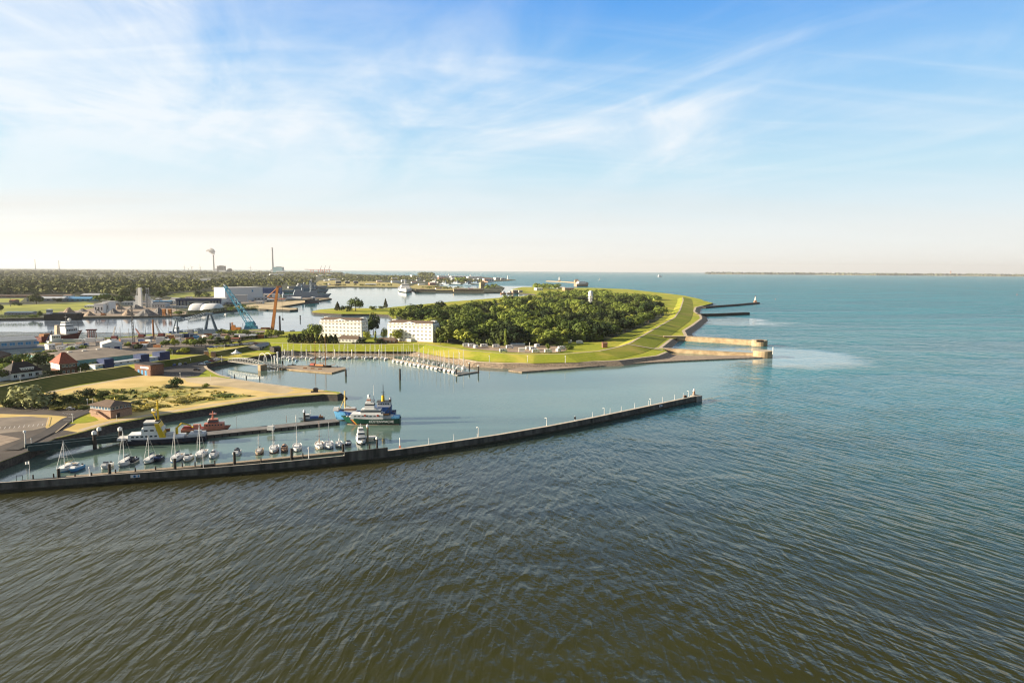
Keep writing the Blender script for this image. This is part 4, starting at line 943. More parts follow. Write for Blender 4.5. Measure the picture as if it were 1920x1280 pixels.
mb = MB(); mb.add([(W*.45, -1.6, 3.4), (W*.45, -.2, 3.4), (W*1.0, -.2, .1), (W*1.0, -1.6, .1), (W*.45, -1.6, 2.4), (W*.45, -.2, 2.4), (W*.9, -.2, .02), (W*.9, -1.6, .02)], [(0, 3, 2, 1), (0, 4, 7, 3), (1, 2, 6, 5), (4, 5, 6, 7)]); mb.box(W*.28, -.9, 2.3, W*.34, 1.6, 1.2); mb.build('outside_stair', ['brick_pale'], t)
mb = MB(); mb.box(W+.05, D*.35, 0, .12, 1.6, 2.3); mb.build('door', ['black'], t)
# brick gate building in the dike
t, W = building('gate_building', 'dark brick flood gate building with blue doors set into the grass dike', 'building', (253, 701), (283, 705))
mb = MB(); mb.box(W/2, 5, 0, W, 10, 7.5); mb.build('wall', ['brick'], t)
mb = MB(); mb.box(W/2, 5, 7.5, W+.6, 10.6, .5); mb.build('roof', ['roof_dark'], t)
for i in range(3): mb = MB(); mb.box(W*(.25+.22*i), -.06, 0, W*.11, .12, 3.6); mb.build('door', ['blue_light'], t)
mb = MB(); mb.box(W*.62, -.06, 5.0, W*.52, .12, 1.2); mb.build('sign_board', ['cream'], t)
# house with the red hip roof
t, W = building('brick_house', 'tall brick house with a steep red hip roof behind the dike', 'house', (113, 704), (146, 700.5)); D = 16
mb = MB(); mb.box(W/2, D/2, 0, W, D, 4.4); mb.build('ground_storey', ['brick'], t); mb = MB(); mb.box(W/2, D/2, 4.4, W-.2, D-.2, 3.8); mb.build('upper_storey', ['brick'], t)
mb = MB(); mb.box(0.02, D/2, 4.7, .12, D-.6, 3.4); mb.box(0.0, D/2, 4.3, .2, D+.1, .5); mb.build('plaster_panel', ['cream'], t)
mb = MB(); mb.hip(W/2, D/2, 8.2, W+1.6, D+1.6, 7.5, .18); mb.build('roof', ['roof_red'], t)
mb = MB(); mb.box(W/2, D/2, 8.05, W+1.2, D+1.2, .2); mb.build('eaves', ['white'], t)
for i in range(4): window(t, W*(.2+.2*i), 0.1, 6.6, 1.5, 1.6)
for i in range(3): window(t, W*(.22+.26*i), 0, 2.4, 1.4, 1.6)
for i in range(4): window(t, 0.0, D*(.18+.22*i), 6.4, 1.3, 1.5, axis=1, out=-1)
# white house with the black roof
t, W = building('white_house', 'low white house with a broad black hip roof and white-framed bay windows behind the dike', 'house', (22, 713), (80, 705.5)); D = 15
mb = MB(); mb.box(W/2, D/2, 0, W, D, 4.6); mb.build('wall', ['white'], t); mb = MB(); mb.hip(W/2, D/2, 4.5, W+1.6, D+1.6, 6.6, .42); mb.build('roof', ['roof_dark'], t)
for i, f_ in enumerate((.12, .36, .60, .82)): window(t, W*f_, 0, 2.4, 2.2, 2.0)
mb = MB(); mb.box(W*.55, 2.6, 5.6, W*.42, 3, 1.7); mb.box(W*.55, 2.8, 7.3, W*.45, 3.8, .15); dm = mb.build('dormer', ['white'], t)
for i in range(5): window(t, W*(.39+.08*i), 1.1, 6.4, 1.0, 1.0)
for x in (W*.3, W*.62): mb = MB(); mb.box(x, D*.55, 9, .9, .9, 3.2); mb.build('chimney', ['brick_pale'], t)
mb = MB(); mb.box(-5, D*.5, 0, 10, 9, 3.2); mb.hip(-5, D*.5, 3.2, 10.6, 9.6, 3.4, .5, 1); mb.build('side_wing', ['white', 'roof_dark'], t)
# warehouses on the left quay
t, W = building('warehouse', 'large pale blue warehouse with a low grey roof and loading doors at the left edge', 'warehouse', (-60, 677.5), (85, 667)); 
mb = MB(); mb.box(W/2, 9, 0, W, 18, 7.5); mb.build('lower_hall', ['grey_light'], t); mb = MB(); mb.box(W*.47, 20, 0, W*.92, 24, 14); mb.build('upper_hall', ['grey_light'], t)
mb = MB(); mb.box(W/2, 4, 7.5, W+.6, 8.6, .35); mb.build('lower_roof', ['grey_blue'], t); mb = MB(); mb.hip(W*.47, 20, 14.02, W*.92+.8, 25, 2.6, .98); r = mb.build('roof', ['steel'], t)
for i in range(6): mb = MB(); x = W*(.12+.14*i); mb.add([(x, 9.2, 14.34), (x+1.6, 9.2, 14.34), (x+1.6, 18, 16.2), (x, 18, 16.2)], [(0, 1, 2, 3)]); mb.build('skylight', ['white'], r)
for i in range(9): window(t, W*(.06+.107*i), 7.95, 11.3, W*.075, 2.6, 'white', 'blue_light')
for i in range(4): mb = MB(); mb.box(W*(.2+.2*i), -.06, 0, 7, .14, 5.4); mb.build('loading_door', ['white_old'], t)
mb = MB(); mb.box(W*.9, -.08, 5.6, W*.13, .16, 1.2); mb.build('sign_board', ['yellow_pale'], t)
t = gable_hall('site_office', 'white flat office cabin behind the end of the pale blue warehouse', 'building', (91, 655), (104, 654), 9, 4.5, .5, 'white', 'grey_light', wins=2)
t = gable_hall('brown_shed', 'brown brick shed cut off by the left edge beside the warehouse', 'shed', (-40, 690), (24, 671), 12, 4, 3, 'brick', 'roof_brown')
t = gable_hall('white_hall', 'bright white gabled hall with pale roof on the gravel quay', 'hall', (192, 659), (229, 657), 24, 6.5, 2.4, 'white', 'white_old', ridge_x=False, door=(2, 'blue_dark'))
t, W = building('flat_hall', 'broad flat grey roofed hall behind the dike', 'hall', (142, 687), (276, 672))
mb = MB(); mb.box(W/2, 42, 0, W, 82, 4.6); mb.build('wall', ['teal_roof'], t); mb = MB(); mb.hip(W/2, 42, 4.6, W+.8, 83, 2.2, .8); mb.build('roof', ['gravel'], t)
for i in range(3): mb = MB(); mb.box(W*(.3+.2*i), 42, 6.4, 3, 2, .9); mb.build('roof_hatch', ['white_old'], t)
t, W = building('grandstand', 'long low white building with blue stripe and three dark blue cubes on the dike', 'building', (179, 692.5), (313, 674), 7.6)
mb = MB(); mb.box(W/2, 3, 0, W, 6, 3.0); mb.build('wall', ['white'], t); mb = MB(); mb.box(W/2, 2.9, 1.0, W+.1, 6.1, .5); mb.build('stripe', ['blue_light'], t)
mb = MB(); mb.box(W/2, 3, 3.0, W+.8, 7, .3); mb.build('roof', ['grey_light'], t)
for f_, k in ((.16, 7.5), (.655, 7.5), (.95, 9.5)): mb = MB(); mb.box(W*f_, 2.5, 0, k, 8, 6.6); mb.build('stair_cube', ['blue_dark'], t)
for i in range(10): window(t, W*(.05+.095*i), -.05, 2.2, 1.5, .8, 'white', 'glass')
gable_hall('boat_shed', 'dark grey barrel sided shed below the dike at the end of the footbridge', 'shed', (487, 657), (512, 651), 11, 3, 2.2, 'grey_dark', 'grey', wins=4)
gable_hall('dark_pavilion', 'dark flat pavilion by the marina wall, left of the long dike', 'pavilion', (514, 661), (527, 660), 10, 4.5, 1, 'timber_dark', 'roof_dark')
gable_hall('restaurant', 'low restaurant with brown roof in front of the left apartment block', 'building', (633, 641.5), (672, 642.5), 12, 3.6, 3.2, 'white', 'roof_brown', wins=6, ridge=.8)
gable_hall('garden_house', 'low brick garden house with brown roof between the two apartment blocks', 'house', (706, 643), (742, 643.5), 10, 2.8, 2.6, 'brick', 'roof_brown', wins=5, ridge=.8)
# bulk storage mound wall
t = thing('coal_bunker', 'dark grey bunker wall beside the small trees behind the dike', 'wall', P(322, 663, LZ), .12)
mb = MB(); mb.box(14, 0, 0, 34, 8, 5.5, 0, 0, .9, .6); mb.build('wall', ['grey_dark'], t); mb = MB(); mb.box(14, 0, 5.5, 30, 4.4, .5); mb.build('coping', ['asphalt_brown'], t)
# white pavilion tent
q = P(443, 667, LZ); t = thing('pavilion_tent', 'white peaked pavilion tent beside the footbridge', 'tent', q, .2)
mb = MB(); n = 12; vs = []
for k, (r, z) in enumerate(((4.6, 2.4), (3.0, 3.0), (1.4, 4.0), (.4, 5.3), (.05, 6.0))): vs += [(r*cos(2*pi*i/n), r*sin(2*pi*i/n), z) for i in range(n)]
mb.add(vs, [(k*n+i, k*n+(i+1) % n, (k+1)*n+(i+1) % n, (k+1)*n+i) for k in range(4) for i in range(n)]); mb.build('canopy', ['white'], t)
for i in range(6): a = pi*i/3; mb = MB(); mb.tube((4.3*cos(a), 4.3*sin(a), 0), (4.3*cos(a), 4.3*sin(a), 2.5), .08); mb.build('pole', ['white'], t)
# flood wall piers
for px, py, lb in ((387, 668, 'brick gate pier at the end of the car park dike'), (400, 668.5, 'brick gate pier beside the tent')):
    q = P(px, py, LZ); t = thing('gate_pier', lb, 'pier', q, .3); mb = MB(); mb.box(0, 0, 0, 3.4, 3.4, 4.2); mb.build('wall', ['brick_pale'], t); mb = MB(); mb.box(0, 0, 4.2, 3.9, 3.9, .4); mb.build('coping', ['concrete'], t)
# marina footbridge
a, b = P(427, 677, 4), P(486, 685, 4); an = ang(a, b); LB = (b-a).length
t = thing('footbridge', 'pale green truss footbridge leading to the marina pier', 'bridge', a, an)
mb = MB(); mb.box(LB/2, 2, -.3, LB, 4, .4); mb.build('deck', ['timber'], t)
for y in (0, 4):
    mb = MB(); n = 12
    hh = lambda i: 2.2+1.6*sin(pi*i/n)
    for i in range(n):
        x0, x1 = LB*i/n, LB*(i+1)/n
        mb.tube((x0, y, hh(i)), (x1, y, hh(i+1)), .22, n=4); mb.tube((x0, y, 0), (x1, y, 0), .2, n=4); mb.tube((x0, y, 0), (x1, y, hh(i+1)), .12, n=4); mb.tube((x1, y, 0), (x1, y, hh(i+1)), .12, n=4)
    mb.build('truss', ['steel'], t)
mb = MB(); mb.box(LB+1.2, 2, -6, 3.5, 6, 6.5); mb.build('pier_block', ['concrete_tan'], t)
q = P(491, 686, 0); t = thing('arch_frame', 'white rounded lifting arch over the end of the footbridge', 'frame', q, an)
for y in (-2.5, 2.5):
    mb = MB()
    for i in range(10):
        a0, a1 = pi*i/10, pi*(i+1)/10
        mb.tube((5-5*cos(a0), y, 6.5+4.6*sin(a0)), (5-5*cos(a1), y, 6.5+4.6*sin(a1)), .3, n=5)
    mb.tube((0, y, -1), (0, y, 6.5), .35); mb.tube((10, y, -1), (10, y, 6.5), .35); mb.build('arch', ['white_old'], t)
a, b = P(492, 683, 3.6), P(532, 691, 1); t = thing('access_ramp', 'pale green truss ramp from the arch down to the marina pier', 'ramp', a, ang(a, b)); LB = (b-a).length
mb = MB()
for y in (0, 3): mb.lattice((0, y, .9), (LB, y, -1.4), 1.8, 8, .13)
mb.build('truss', ['steel'], t); mb = MB(); mb.add([(0, 0, 0), (LB, 0, -2.4), (LB, 3, -2.4), (0, 3, 0)], [(0, 1, 2, 3)]); mb.build('deck', ['timber'], t)

# ------------------------------------------------------------ marina
t = thing('marina_pier', 'broad tan floating pier with the two-masted ship behind it', 'pier', (0, 0, 0))
mb = MB(); mb.prism(PL([(523, 686.5), (560, 684.5), (648, 688), (648, 691), (622, 698.5), (560, 693.5), (524, 690)], .9), -.4, .9, 1, 0); mb.build('deck', ['timber', 'concrete_tan'], t)
for i in range(3): q = P(572+i*14, 690.5+i*.8, .9); mb = MB(); mb.box(q.x, q.y, .9, 2.6, 1.2, .7); mb.build('crate', ['rust'], t)
for px, py, hp, lb in ((648.5, 705, 13, 'dark dolphin pile at the right corner of the tan marina pier'), (750, 712, 21, 'dark pile standing alone in the harbour basin'), (530, 688, 12, 'dark pile at the left end of the tan marina pier'), (515.5, 684, 16, 'pale pile with a white cap left of the marina pier'), (521, 681, 20, 'second pale pile with a white cap behind the marina pier'), (440, 708, 6, 'short dark pile nearest the car park corner'), (462, 711, 7, 'short dark pile between two others off the spit'), (487, 711.5, 7, 'short dark pile farthest right of three off the spit')):
    pole_thing(px, py, hp, lb, 'pile', 'mooring_pile', 'timber_dark' if 'dark' in lb else 'white_old', .75 if hp > 10 else .4, 1.0 if 'pale' in lb else None, 0)
for px, py, hp, lb in ((897, 700, 14, 'dark pile at the right tip of the small boat pontoon'), (856, 703.5, 13, 'dark pile at the front corner of the small boat pontoon'), (880, 694, 13, 'pale pile behind the sailboats at the right tip of the pontoon'), (786, 681, 15, 'dark pile in the middle of the sailboat rows')):
    pole_thing(px, py, hp, lb, 'pile', 'mooring_pile', 'timber_dark', .55, .8, 0)
# pontoons: one along the wall, one running out to the right
t = thing('pontoon', 'timber pontoon along the stone bank of the marina', 'pontoon', (0, 0, 0)); mb = MB(); mb.sweep(PL([(528, 667.5), (600, 668), (700, 668), (740, 669)], .8), [(1.2, -.3), (1.2, .8), (-1.2, .8), (-1.2, -.3)]); mb.build('deck', ['timber'], t)
t = thing('pontoon', 'timber pontoon running out between the two rows of marina sailboats', 'pontoon', (0, 0, 0)); mb = MB(); mb.sweep(PL([(732, 671), (790, 681), (840, 690.5), (868, 696.5)], .8), [(1.3, -.3), (1.3, .8), (-1.3, .8), (-1.3, -.3)]); mb.build('deck', ['timber'], t)
t = thing('pontoon', 'grey end pontoon crossing the tip of the marina rows', 'pontoon', (0, 0, 0)); mb = MB(); mb.sweep(PL([(855, 702), (896, 695.5)], .8), [(1.5, -.3), (1.5, .8), (-1.5, .8), (-1.5, -.3)]); mb.build('deck', ['concrete'], t)
sbA = sailboat(label='', mh=12.5, L_=9.2); sbA.location = (0, -900, -60)
kinds = [sailboat(*k, label='x', L_=9, mh=13) for k in (('white', 'white_old', 'white', 'white', 'white_old', 'white'), ('white', 'blue_dark', 'white_old', 'white_old', 'canvas_blue', 'white'), ('white', 'red_dark', 'cream', 'cream', 'cream_trim', 'cream'), ('navy', 'white_old', 'white_old', 'white_old', 'canvas_grey', 'white'), ('cream', 'cream_trim', 'timber', 'cream_trim', 'white', 'white'))]
KN = ['all white', 'blue-banded white', 'cream cabined red-banded', 'navy hulled', 'cream and tan']
used = [0]*5
def marina_boat(px, py, rz, k, s, label, group):
    q = P(px, py)
    if not used[k]: o = kinds[k]; o.location = q; o.rotation_euler.z = rz; o.scale = (s,)*3; used[k] = 1; o['label'] = label; o['group'] = group
    else: dup(kinds[k], q, rz, label, group, s)
bpy.data.objects.remove(sbA.children[0]) if False else None
for c in list(sbA.children_recursive)+[sbA]: bpy.data.objects.remove(c)
wallboats = [(541, 672, 25, 1), (566, 671.5, 22, 0), (575, 672, 14, 4), (600, 672, 20, 3), (613, 672, 18, 2), (626, 672, 17, 4), (637, 673, 26, 1), (646, 672, 16, 3), (667, 672, 24, 0), (686, 672, 14, 0), (695, 672, 20, 3), (704, 673, 26, 1), (723, 674, 18, 2), (531, 671.5, 20, 0), (551, 673, 24, 4), (584, 673.5, 19, 1), (607, 673, 22, 0), (653, 672.5, 21, 2), (716, 672.5, 23, 0)]
wallboats.sort()
for i, (px, py, hp, k) in enumerate(wallboats):
    marina_boat(px, py, R_(-90+random.uniform(-6, 6)), k, .78+.014*hp, '%s %s sailboat from the left along the marina wall' % (od(i), KN[k]), 'sailboats along the marina wall')
rowB = []
for i in range(15):
    f = i/14; px = 738+f*112; py = 677.5+f*20.5
    rowB.append((px, py, (0, 1, 2, 0, 4, 1, 0, 0, 2, 0, 1, 3, 0, 2, 0)[i]))
for i, (px, py, k) in enumerate(rowB): marina_boat(px, py, R_(-80+random.uniform(-4, 4)), k, 1.06+random.uniform(-.1, .16), '%s %s sailboat from the wall in the front row of the diagonal pontoon' % (od(i), KN[k]), 'front row of the diagonal marina pontoon')
for i in range(13):
    f = i/12; px = 757+f*112; py = 672.5+f*18; k = (0, 1, 0, 4, 2, 0, 1, 3, 0, 0, 2, 1, 0)[i]
    marina_boat(px, py, R_(96+random.uniform(-4, 4)), k, 1.06+random.uniform(-.12, .22), '%s %s sailboat from the wall in the rear row of the diagonal pontoon' % (od(i), KN[k]), 'rear row of the diagonal marina pontoon')
marina_boat(868, 699, R_(12), 1, .95, 'white sailboat with blue cover lying along the grey end pontoon', 'front row of the diagonal marina pontoon')
for px, py, k, lb in ((514, 671, dict(hm='white', L_=7), 'small white motorboat among the posts at the left end of the marina wall'), (521, 673.5, dict(hm='white', stripe='blue', L_=8), 'white motorboat with blue waterline by the left end of the marina wall'), (543, 675, dict(hm='white', L_=8, canopy='canvas_blue'), 'white motorboat with blue canopy off the left end of the marina wall'), (556, 676.5, dict(hm='blue_light', L_=7), 'light blue motorboat off the left end of the marina wall'), (589, 671.5, dict(hm='navy', L_=8), 'navy motorboat between sailboats along the marina wall'), (656, 671.5, dict(hm='red_dark', L_=7), 'dark red motorboat between sailboats along the marina wall'), (680, 670.5, dict(hm='white', L_=8), 'white motorboat between sailboats along the marina wall'), (505, 690.5, dict(hm='white', stripe='cream_trim', L_=12), 'large white motorboat at the left end of the tan marina pier'), (632, 690, dict(hm='white', L_=8), 'white motorboat behind the right end of the tan marina pier'), (548, 686, dict(hm='grey', cab='canvas_grey', L_=7), 'grey covered boat behind the tan marina pier'), (533, 669.5, dict(hm='white', L_=8), 'white motorboat at the left corner of the marina wall')):
    put(motorboat(label=lb, group=None, **k), px, py, R_(-85) if 'wall' in lb else R_(170 if 'large' in lb else 10))
# two-masted ship
a, b = P(578, 690, 0), P(620, 692.5, 0); t = thing('two_masted_ship', 'old two-masted sailing ship with bare brown masts and orange deck cover', 'ship', (a+b)/2+Vector((0, 4, 0)), ang(a, b))
LB = (b-a).length; mb = MB(); hull(mb, LB, 5, 2.1, bow=.4, stern=.7, sheer=.4, rake=.5, bul=.4); mb.build('hull', ['timber_dark', 'timber', 'white_old'], t)
for x, h in ((-.24, 22), (.22, 29)):
    mb = MB(); mb.tube((LB*x, 0, 1), (LB*x, 0, h), .32, .16); mb.tube((LB*x, 0, 4), (LB*(x-.3), 0, 4.4), .18)
    for s_ in (-1, 1): mb.tube((LB*x-1, 2.3*s_, 2), (LB*x, 0, h*.8), .05, n=3)
    mb.build('mast', ['wood'], t)
mb = MB(); mb.tube((LB*.48, 0, 2.8), (LB*.66, 0, 4), .16); mb.build('bowsprit', ['wood'], t)
mb = MB(); mb.box(-1, 0, 1.7, 8, 2.6, 1.4, 0, 0, .9, .6); mb.build('deck_cover', ['crane_orange'], t); mb = MB(); mb.box(-LB*.36, 0, 1.9, 4, 3, 1.6, 0, 0, .9, .85); mb.build('deckhouse', ['red'], t)

# lamp posts on dike and quay
dl = None
for i, (px, py, hp) in enumerate([(611, 655, 10), (647, 656, 11), (681, 655, 9), (712, 657, 10), (862, 674, 13), (917.5, 679, 13), (989, 679.5, 13), (1060, 680, 13)]):
    q = P(px, py, LZ+.2); h = hp/S(px, py, LZ); lb = '%s white lamp post from the left along the foot of the marina dike' % od(i)
    if dl is None: dl = lamp_post(h-.7, lb, 'lamp posts along the marina dike', arm=False); dl.location = q; dl['h'] = h
    else: dup(dl, q, 0, lb, s=h/dl['h'])
for i, (px, py, hp, lb) in enumerate([(82, 757, 14, 'white lamp post beside the large grey-green willow'), (164.5, 762, 15, 'white lamp post behind the brick control building'), (136.5, 792, 17, 'white lamp post on the grass verge left of the control building'), (48, 839, 33, 'tall white lamp post at the quay end of the gangway bridge'), (59, 836, 15, 'short white lamp post beside the gangway bridge'), (276.5, 705, 12, 'white lamp post in front of the flood gate building'), (338, 709, 11, 'white lamp post at the car park edge by the dry lawn'), (357.5, 680, 8, 'white lamp post on the car park dike'), (395, 713, 10, 'white lamp post on the sandy path of the spit'), (151, 698, 9, 'dark lamp post on the dike path by the brick house'), (38, 715, 9, 'dark lamp post on the dike path by the white house'), (219, 789, 11, 'white lamp post at the door side of the control building'), (523, 652, 8, 'white lamp post beside the dark pavilion'), (416, 678, 11, 'white lamp post at the land end of the footbridge'), (421, 654, 9, 'white lamp post beside the road with parked cars'), (323, 666, 8, 'grey lamp post by the bunker wall')]):
    z = 8.3 if 'dike path' in lb else LZ
    h = hp/S(px, py, z); dup(dl, P(px, py, z), 0, lb, s=h/dl['h'])['group'] = ''
for o in SC.objects:
    if o.get('group') == '': del o['group']
q = P(174.5, 763, LZ); t = thing('flagpole', 'pale flag on a white pole beside the control building', 'flag', q)
mb = MB(); mb.tube((0, 0, 0), (0, 0, 5), .08); mb.build('pole', ['white'], t); mb = MB(); mb.add([(0, 0, 4.9), (.9, .1, 4.6), (1.5, 0, 4.7), (0, 0, 3.5), (.9, .1, 3.3), (1.5, 0, 3.4)], [(0, 3, 4, 1), (1, 4, 5, 2)]); mb.build('flag', ['yellow_pale'], t)

# ------------------------------------------------------------ cars and campers
def car(col, label, group=None):
    t = thing('parked_car', label, 'car', (0, 0, 0), 0, group)
    mb = MB(); 
    pr = [(-2.15, .35), (-2.2, .8), (-2.0, 1.0), (-1.6, 1.05), (-1.1, 1.5), (.3, 1.52), (1.0, 1.05), (2.0, .92), (2.2, .7), (2.15, .35)]
    n = len(pr)
    for s_ in (0,): 
        vs = [(x, -.86*(1 if z < 1.1 else .82), z) for x, z in pr]+[(x, .86*(1 if z < 1.1 else .82), z) for x, z in pr]
        mb.add(vs, [(i, (i+1) % n, n+(i+1) % n, n+i)[::-1] for i in range(n)]+[tuple(range(n)), tuple(range(n, 2*n))[::-1]])
    b = mb.build('body', [col], t)
    mb = MB(); mb.add([(1.02, -.72, 1.09), (1.02, .72, 1.09), (.36, .66, 1.5), (.36, -.66, 1.5)], [(0, 1, 2, 3)]); mb.build('windscreen', ['glass'], b)
    mb = MB(); mb.add([(-1.62, -.72, 1.1), (-1.62, .72, 1.1), (-1.14, .66, 1.48), (-1.14, -.66, 1.48)], [(3, 2, 1, 0)]); mb.build('rear_window', ['glass'], b)
    for s_ in (-1, 1):
        mb = MB(); mb.add([(.9, .85*s_, 1.08), (-1.4, .85*s_, 1.08), (-1.05, .73*s_, 1.44), (.3, .73*s_, 1.44)], [(0, 1, 2, 3) if s_ > 0 else (3, 2, 1, 0)]); mb.build('side_window', ['glass'], b)
        for x in (-1.35, 1.4): mb = MB(); mb.tube((x, s_*.70, .34), (x, s_*.9, .34), .34, .34, 10); mb.build('wheel', ['black'], t)
    return t
carp = {c: None for c in ('white', 'black', 'blue', 'grey_light', 'red_dark', 'navy', 'teal_roof', 'steel')}
def park(px, py, col, rz, label, group, s=1):
    q = P(px, py, LZ+.25)
    if carp[col] is None: o = carp[col] = car(col, label, group); o.location = q; o.rotation_euler.z = rz; o.scale = (s,)*3; 
    else: o = dup(carp[col], q, rz, label, group, s)
    if carp[col] is not o and not group and 'group' in o: del o['group']
G1 = 'cars in the car park by the marina'
for px, py, c, rz, lb in [(327, 685.5, 'blue', 1.9, 'blue car nearest the dike in the car park'), (337.5, 684.5, 'white', 1.9, 'white car between a blue and a navy car in the car park'), (347.5, 683, 'navy', 1.9, 'navy car at the right of three parked under the dike'), (379, 684, 'white', .1, 'white car parked side-on near the basin corner'), (369.5, 694.5, 'black', .1, 'black car standing alone in the middle of the car park'), (389, 680.5, 'teal_roof', .5, 'teal car parked near the basin wall'), (396.5, 678, 'red_dark', .5, 'dark red car parked near the basin wall'), (407, 675.5, 'white', .4, 'white van-like car nearest the footbridge')]:
    park(px, py, c, rz, lb, G1, 1.15)
park(90, 766, 'black', .05, 'black car on the brown asphalt left of the control building', None, 1.0); park(133, 767.5, 'white', .25, 'white car on the brown asphalt left of the control building', None, 1.0)
G2 = 'cars parked along the road behind the dike'
rc = ['grey_light', 'white', 'steel', 'blue', 'white', 'grey_light', 'black', 'white', 'steel', 'navy', 'white', 'grey_light', 'red_dark']
rn = {'grey_light': 'pale grey', 'white': 'white', 'steel': 'silver', 'blue': 'blue', 'black': 'black', 'navy': 'navy', 'red_dark': 'dark red'}
for i, (px, py) in enumerate([(372, 657), (379, 657), (386, 656), (397, 652.5), (403, 652), (415, 650.5), (425, 649.5), (434, 648.5), (443, 647.5), (452, 647), (460, 646.5), (470, 645.5), (480, 645)]): park(px, py, rc[i], .3, '%s car, %s from the left along the road behind the dike' % (rn[rc[i]], od(i)), G2, 1.1)
for i, (px, py) in enumerate([(435, 568), (442, 566), (449, 567), (457, 565.5), (466, 567), (474, 565), (482, 564.5), (490, 565.5), (500, 563.5)]):
    q = P(px, py, 2.6); c = ['white', 'grey_light', 'steel', 'black', 'white', 'blue', 'grey_light', 'white', 'steel'][i]
    dup(carp[c], q, .4, '%s car, %s from the left on the far yard below the long white hall' % (rn[c], od(i)), 'cars on the far yard', 1.5)
for px, py, c, lb in ((55, 672, 'white', 'white car among the trees in front of the warehouse'), (127, 661, 'blue', 'blue car beside the small trees on the quay'), (118, 659, 'navy', 'navy car beside the small trees on the quay')): park(px, py, c, .3, lb, None, 1.3)
def camper(lab, col='white', s=1):
    t = thing('motorhome', lab, 'motorhome', (0, 0, 0), 0, 'motorhomes on the camper park')
    mb = MB(); n = 8; pr = [(-3.4, .5), (-3.4, 2.9), (1.9, 3.0), (2.7, 2.6), (2.5, 1.9), (3.3, 1.2), (3.4, .5)]; n = len(pr)
    vs = [(x, -1.12, z) for x, z in pr]+[(x, 1.12, z) for x, z in pr]; mb.add(vs, [(i, (i+1) % n, n+(i+1) % n, n+i)[::-1] for i in range(n)]+[tuple(range(n)), tuple(range(n, 2*n))[::-1]]); b = mb.build('body', [col], t)
    mb = MB(); mb.add([(2.54, -1, 1.9), (2.54, 1, 1.9), (3.26, 1, 1.25), (3.26, -1, 1.25)], [(3, 2, 1, 0)]); mb.build('windscreen', ['glass'], b)
    for s_ in (-1, 1):
        for x in (-2, -.2): mb = MB(); mb.box(x, s_*1.13, 1.7, 1.1, .05, .6); mb.build('window', ['glass'], b)
        mb = MB(); mb.box(-.3, s_*1.135, 1.15, 6, .04, .18); mb.build('stripe', ['grey_blue'], b)
        for x in (-2, 2.2): mb = MB(); mb.tube((x, s_*.85, .38), (x, s_*1.08, .38), .38, .38, 10); mb.build('wheel', ['black'], t)
    mb = MB(); mb.box(-.5, 0, 2.95, 1.2, .8, .2); mb.build('roof_hatch', ['grey_light'], t)
    return t
cp = camper('first white motorhome from the left on the paved camper park'); first = True
cl_ = [(875, 649.5, .2), (885, 650, .4), (892, 652.5, 1.2), (908.5, 650.5, .25), (931, 651.5, .2), (956, 653, .3), (944, 660, .3), (993, 655.5, .2), (1000, 656.5, .4), (1005, 661, .3), (1028, 661, .35), (1047, 659, 1.1), (1053, 655, .5), (1007, 650.5, 1.0), (1069, 643, 1.2), (1087, 644, .2)]
for i, (px, py, rz) in enumerate(cl_):
    lb = '%s white motorhome from the left on the paved camper park' % od(i)
    if i == 13: lb = 'pale motorhome parked facing the trees at the back of the camper park'
    if i == 14: lb = 'white motorhome half hidden by the hedge right of the camper park'
    if i == 15: lb = 'white motorhome parked on the grass below the clipped trees'
    if first: cp.location = P(px, py, LZ+.3); cp.rotation_euler.z = rz; cp.scale = (1.1,)*3; first = False
    else: dup(cp, P(px, py, LZ+.3), rz, lb, s=1.1)
gable_hall('camper_service_hut', 'long low grey service hut under the trees behind the campers', 'hut', (958, 650.5), (984, 650.5), 4, 3, .8, 'grey', 'grey_blue')
gable_hall('service_cabin', 'small cream cabin in the middle of the camper park', 'hut', (973, 660), (984, 660), 4, 3.4, .6, 'white_old', 'white_old')
pole_thing(993, 657, 14, 'white mast with a lamp in the camper park', 'mast', 'lamp_mast', 'white', .2, .7, LZ)
gable_hall('brick_hut', 'small red brick hut on the dike slope', 'hut', (1130.5, 652), (1139, 652), 7, 4.2, 1.5, 'brick', 'brick')
gable_hall('forest_house', 'house with an orange tiled roof almost hidden in the wood', 'house', (962, 632), (986, 632), 12, 7, 5, 'white_old', 'brick_pale')
# domed lookout tower in the wood
q = P(1107, 579, LZ); t = thing('lookout_tower', 'white domed tower standing above the tree tops of the wood', 'tower', q); k = 1/S(1107, 579, LZ)
mb = MB(); mb.tube((0, 0, 0), (0, 0, 22*k), 2.2*k, 2.0*k, 8); mb.build('shaft', ['grey'], t)
for z in (20, 24): mb = MB(); mb.tube((0, 0, z*k), (0, 0, (z+1)*k), 5*k, 5*k, 12); mb.build('gallery', ['white'], t)
for i in range(6): a = pi*i/3; mb = MB(); mb.tube((4*k*cos(a), 4*k*sin(a), 14*k), (4*k*cos(a), 4*k*sin(a), 24*k), .4*k); mb.build('leg', ['white'], t)
mb = MB(); mb.tube((0, 0, 25*k), (0, 0, 30*k), 4.4*k, 4.4*k, 12); mb.ball((0, 0, 30*k), 4.4*k, 4.4*k, 4.2*k, 12, 5, half=True); mb.build('dome', ['white'], t)

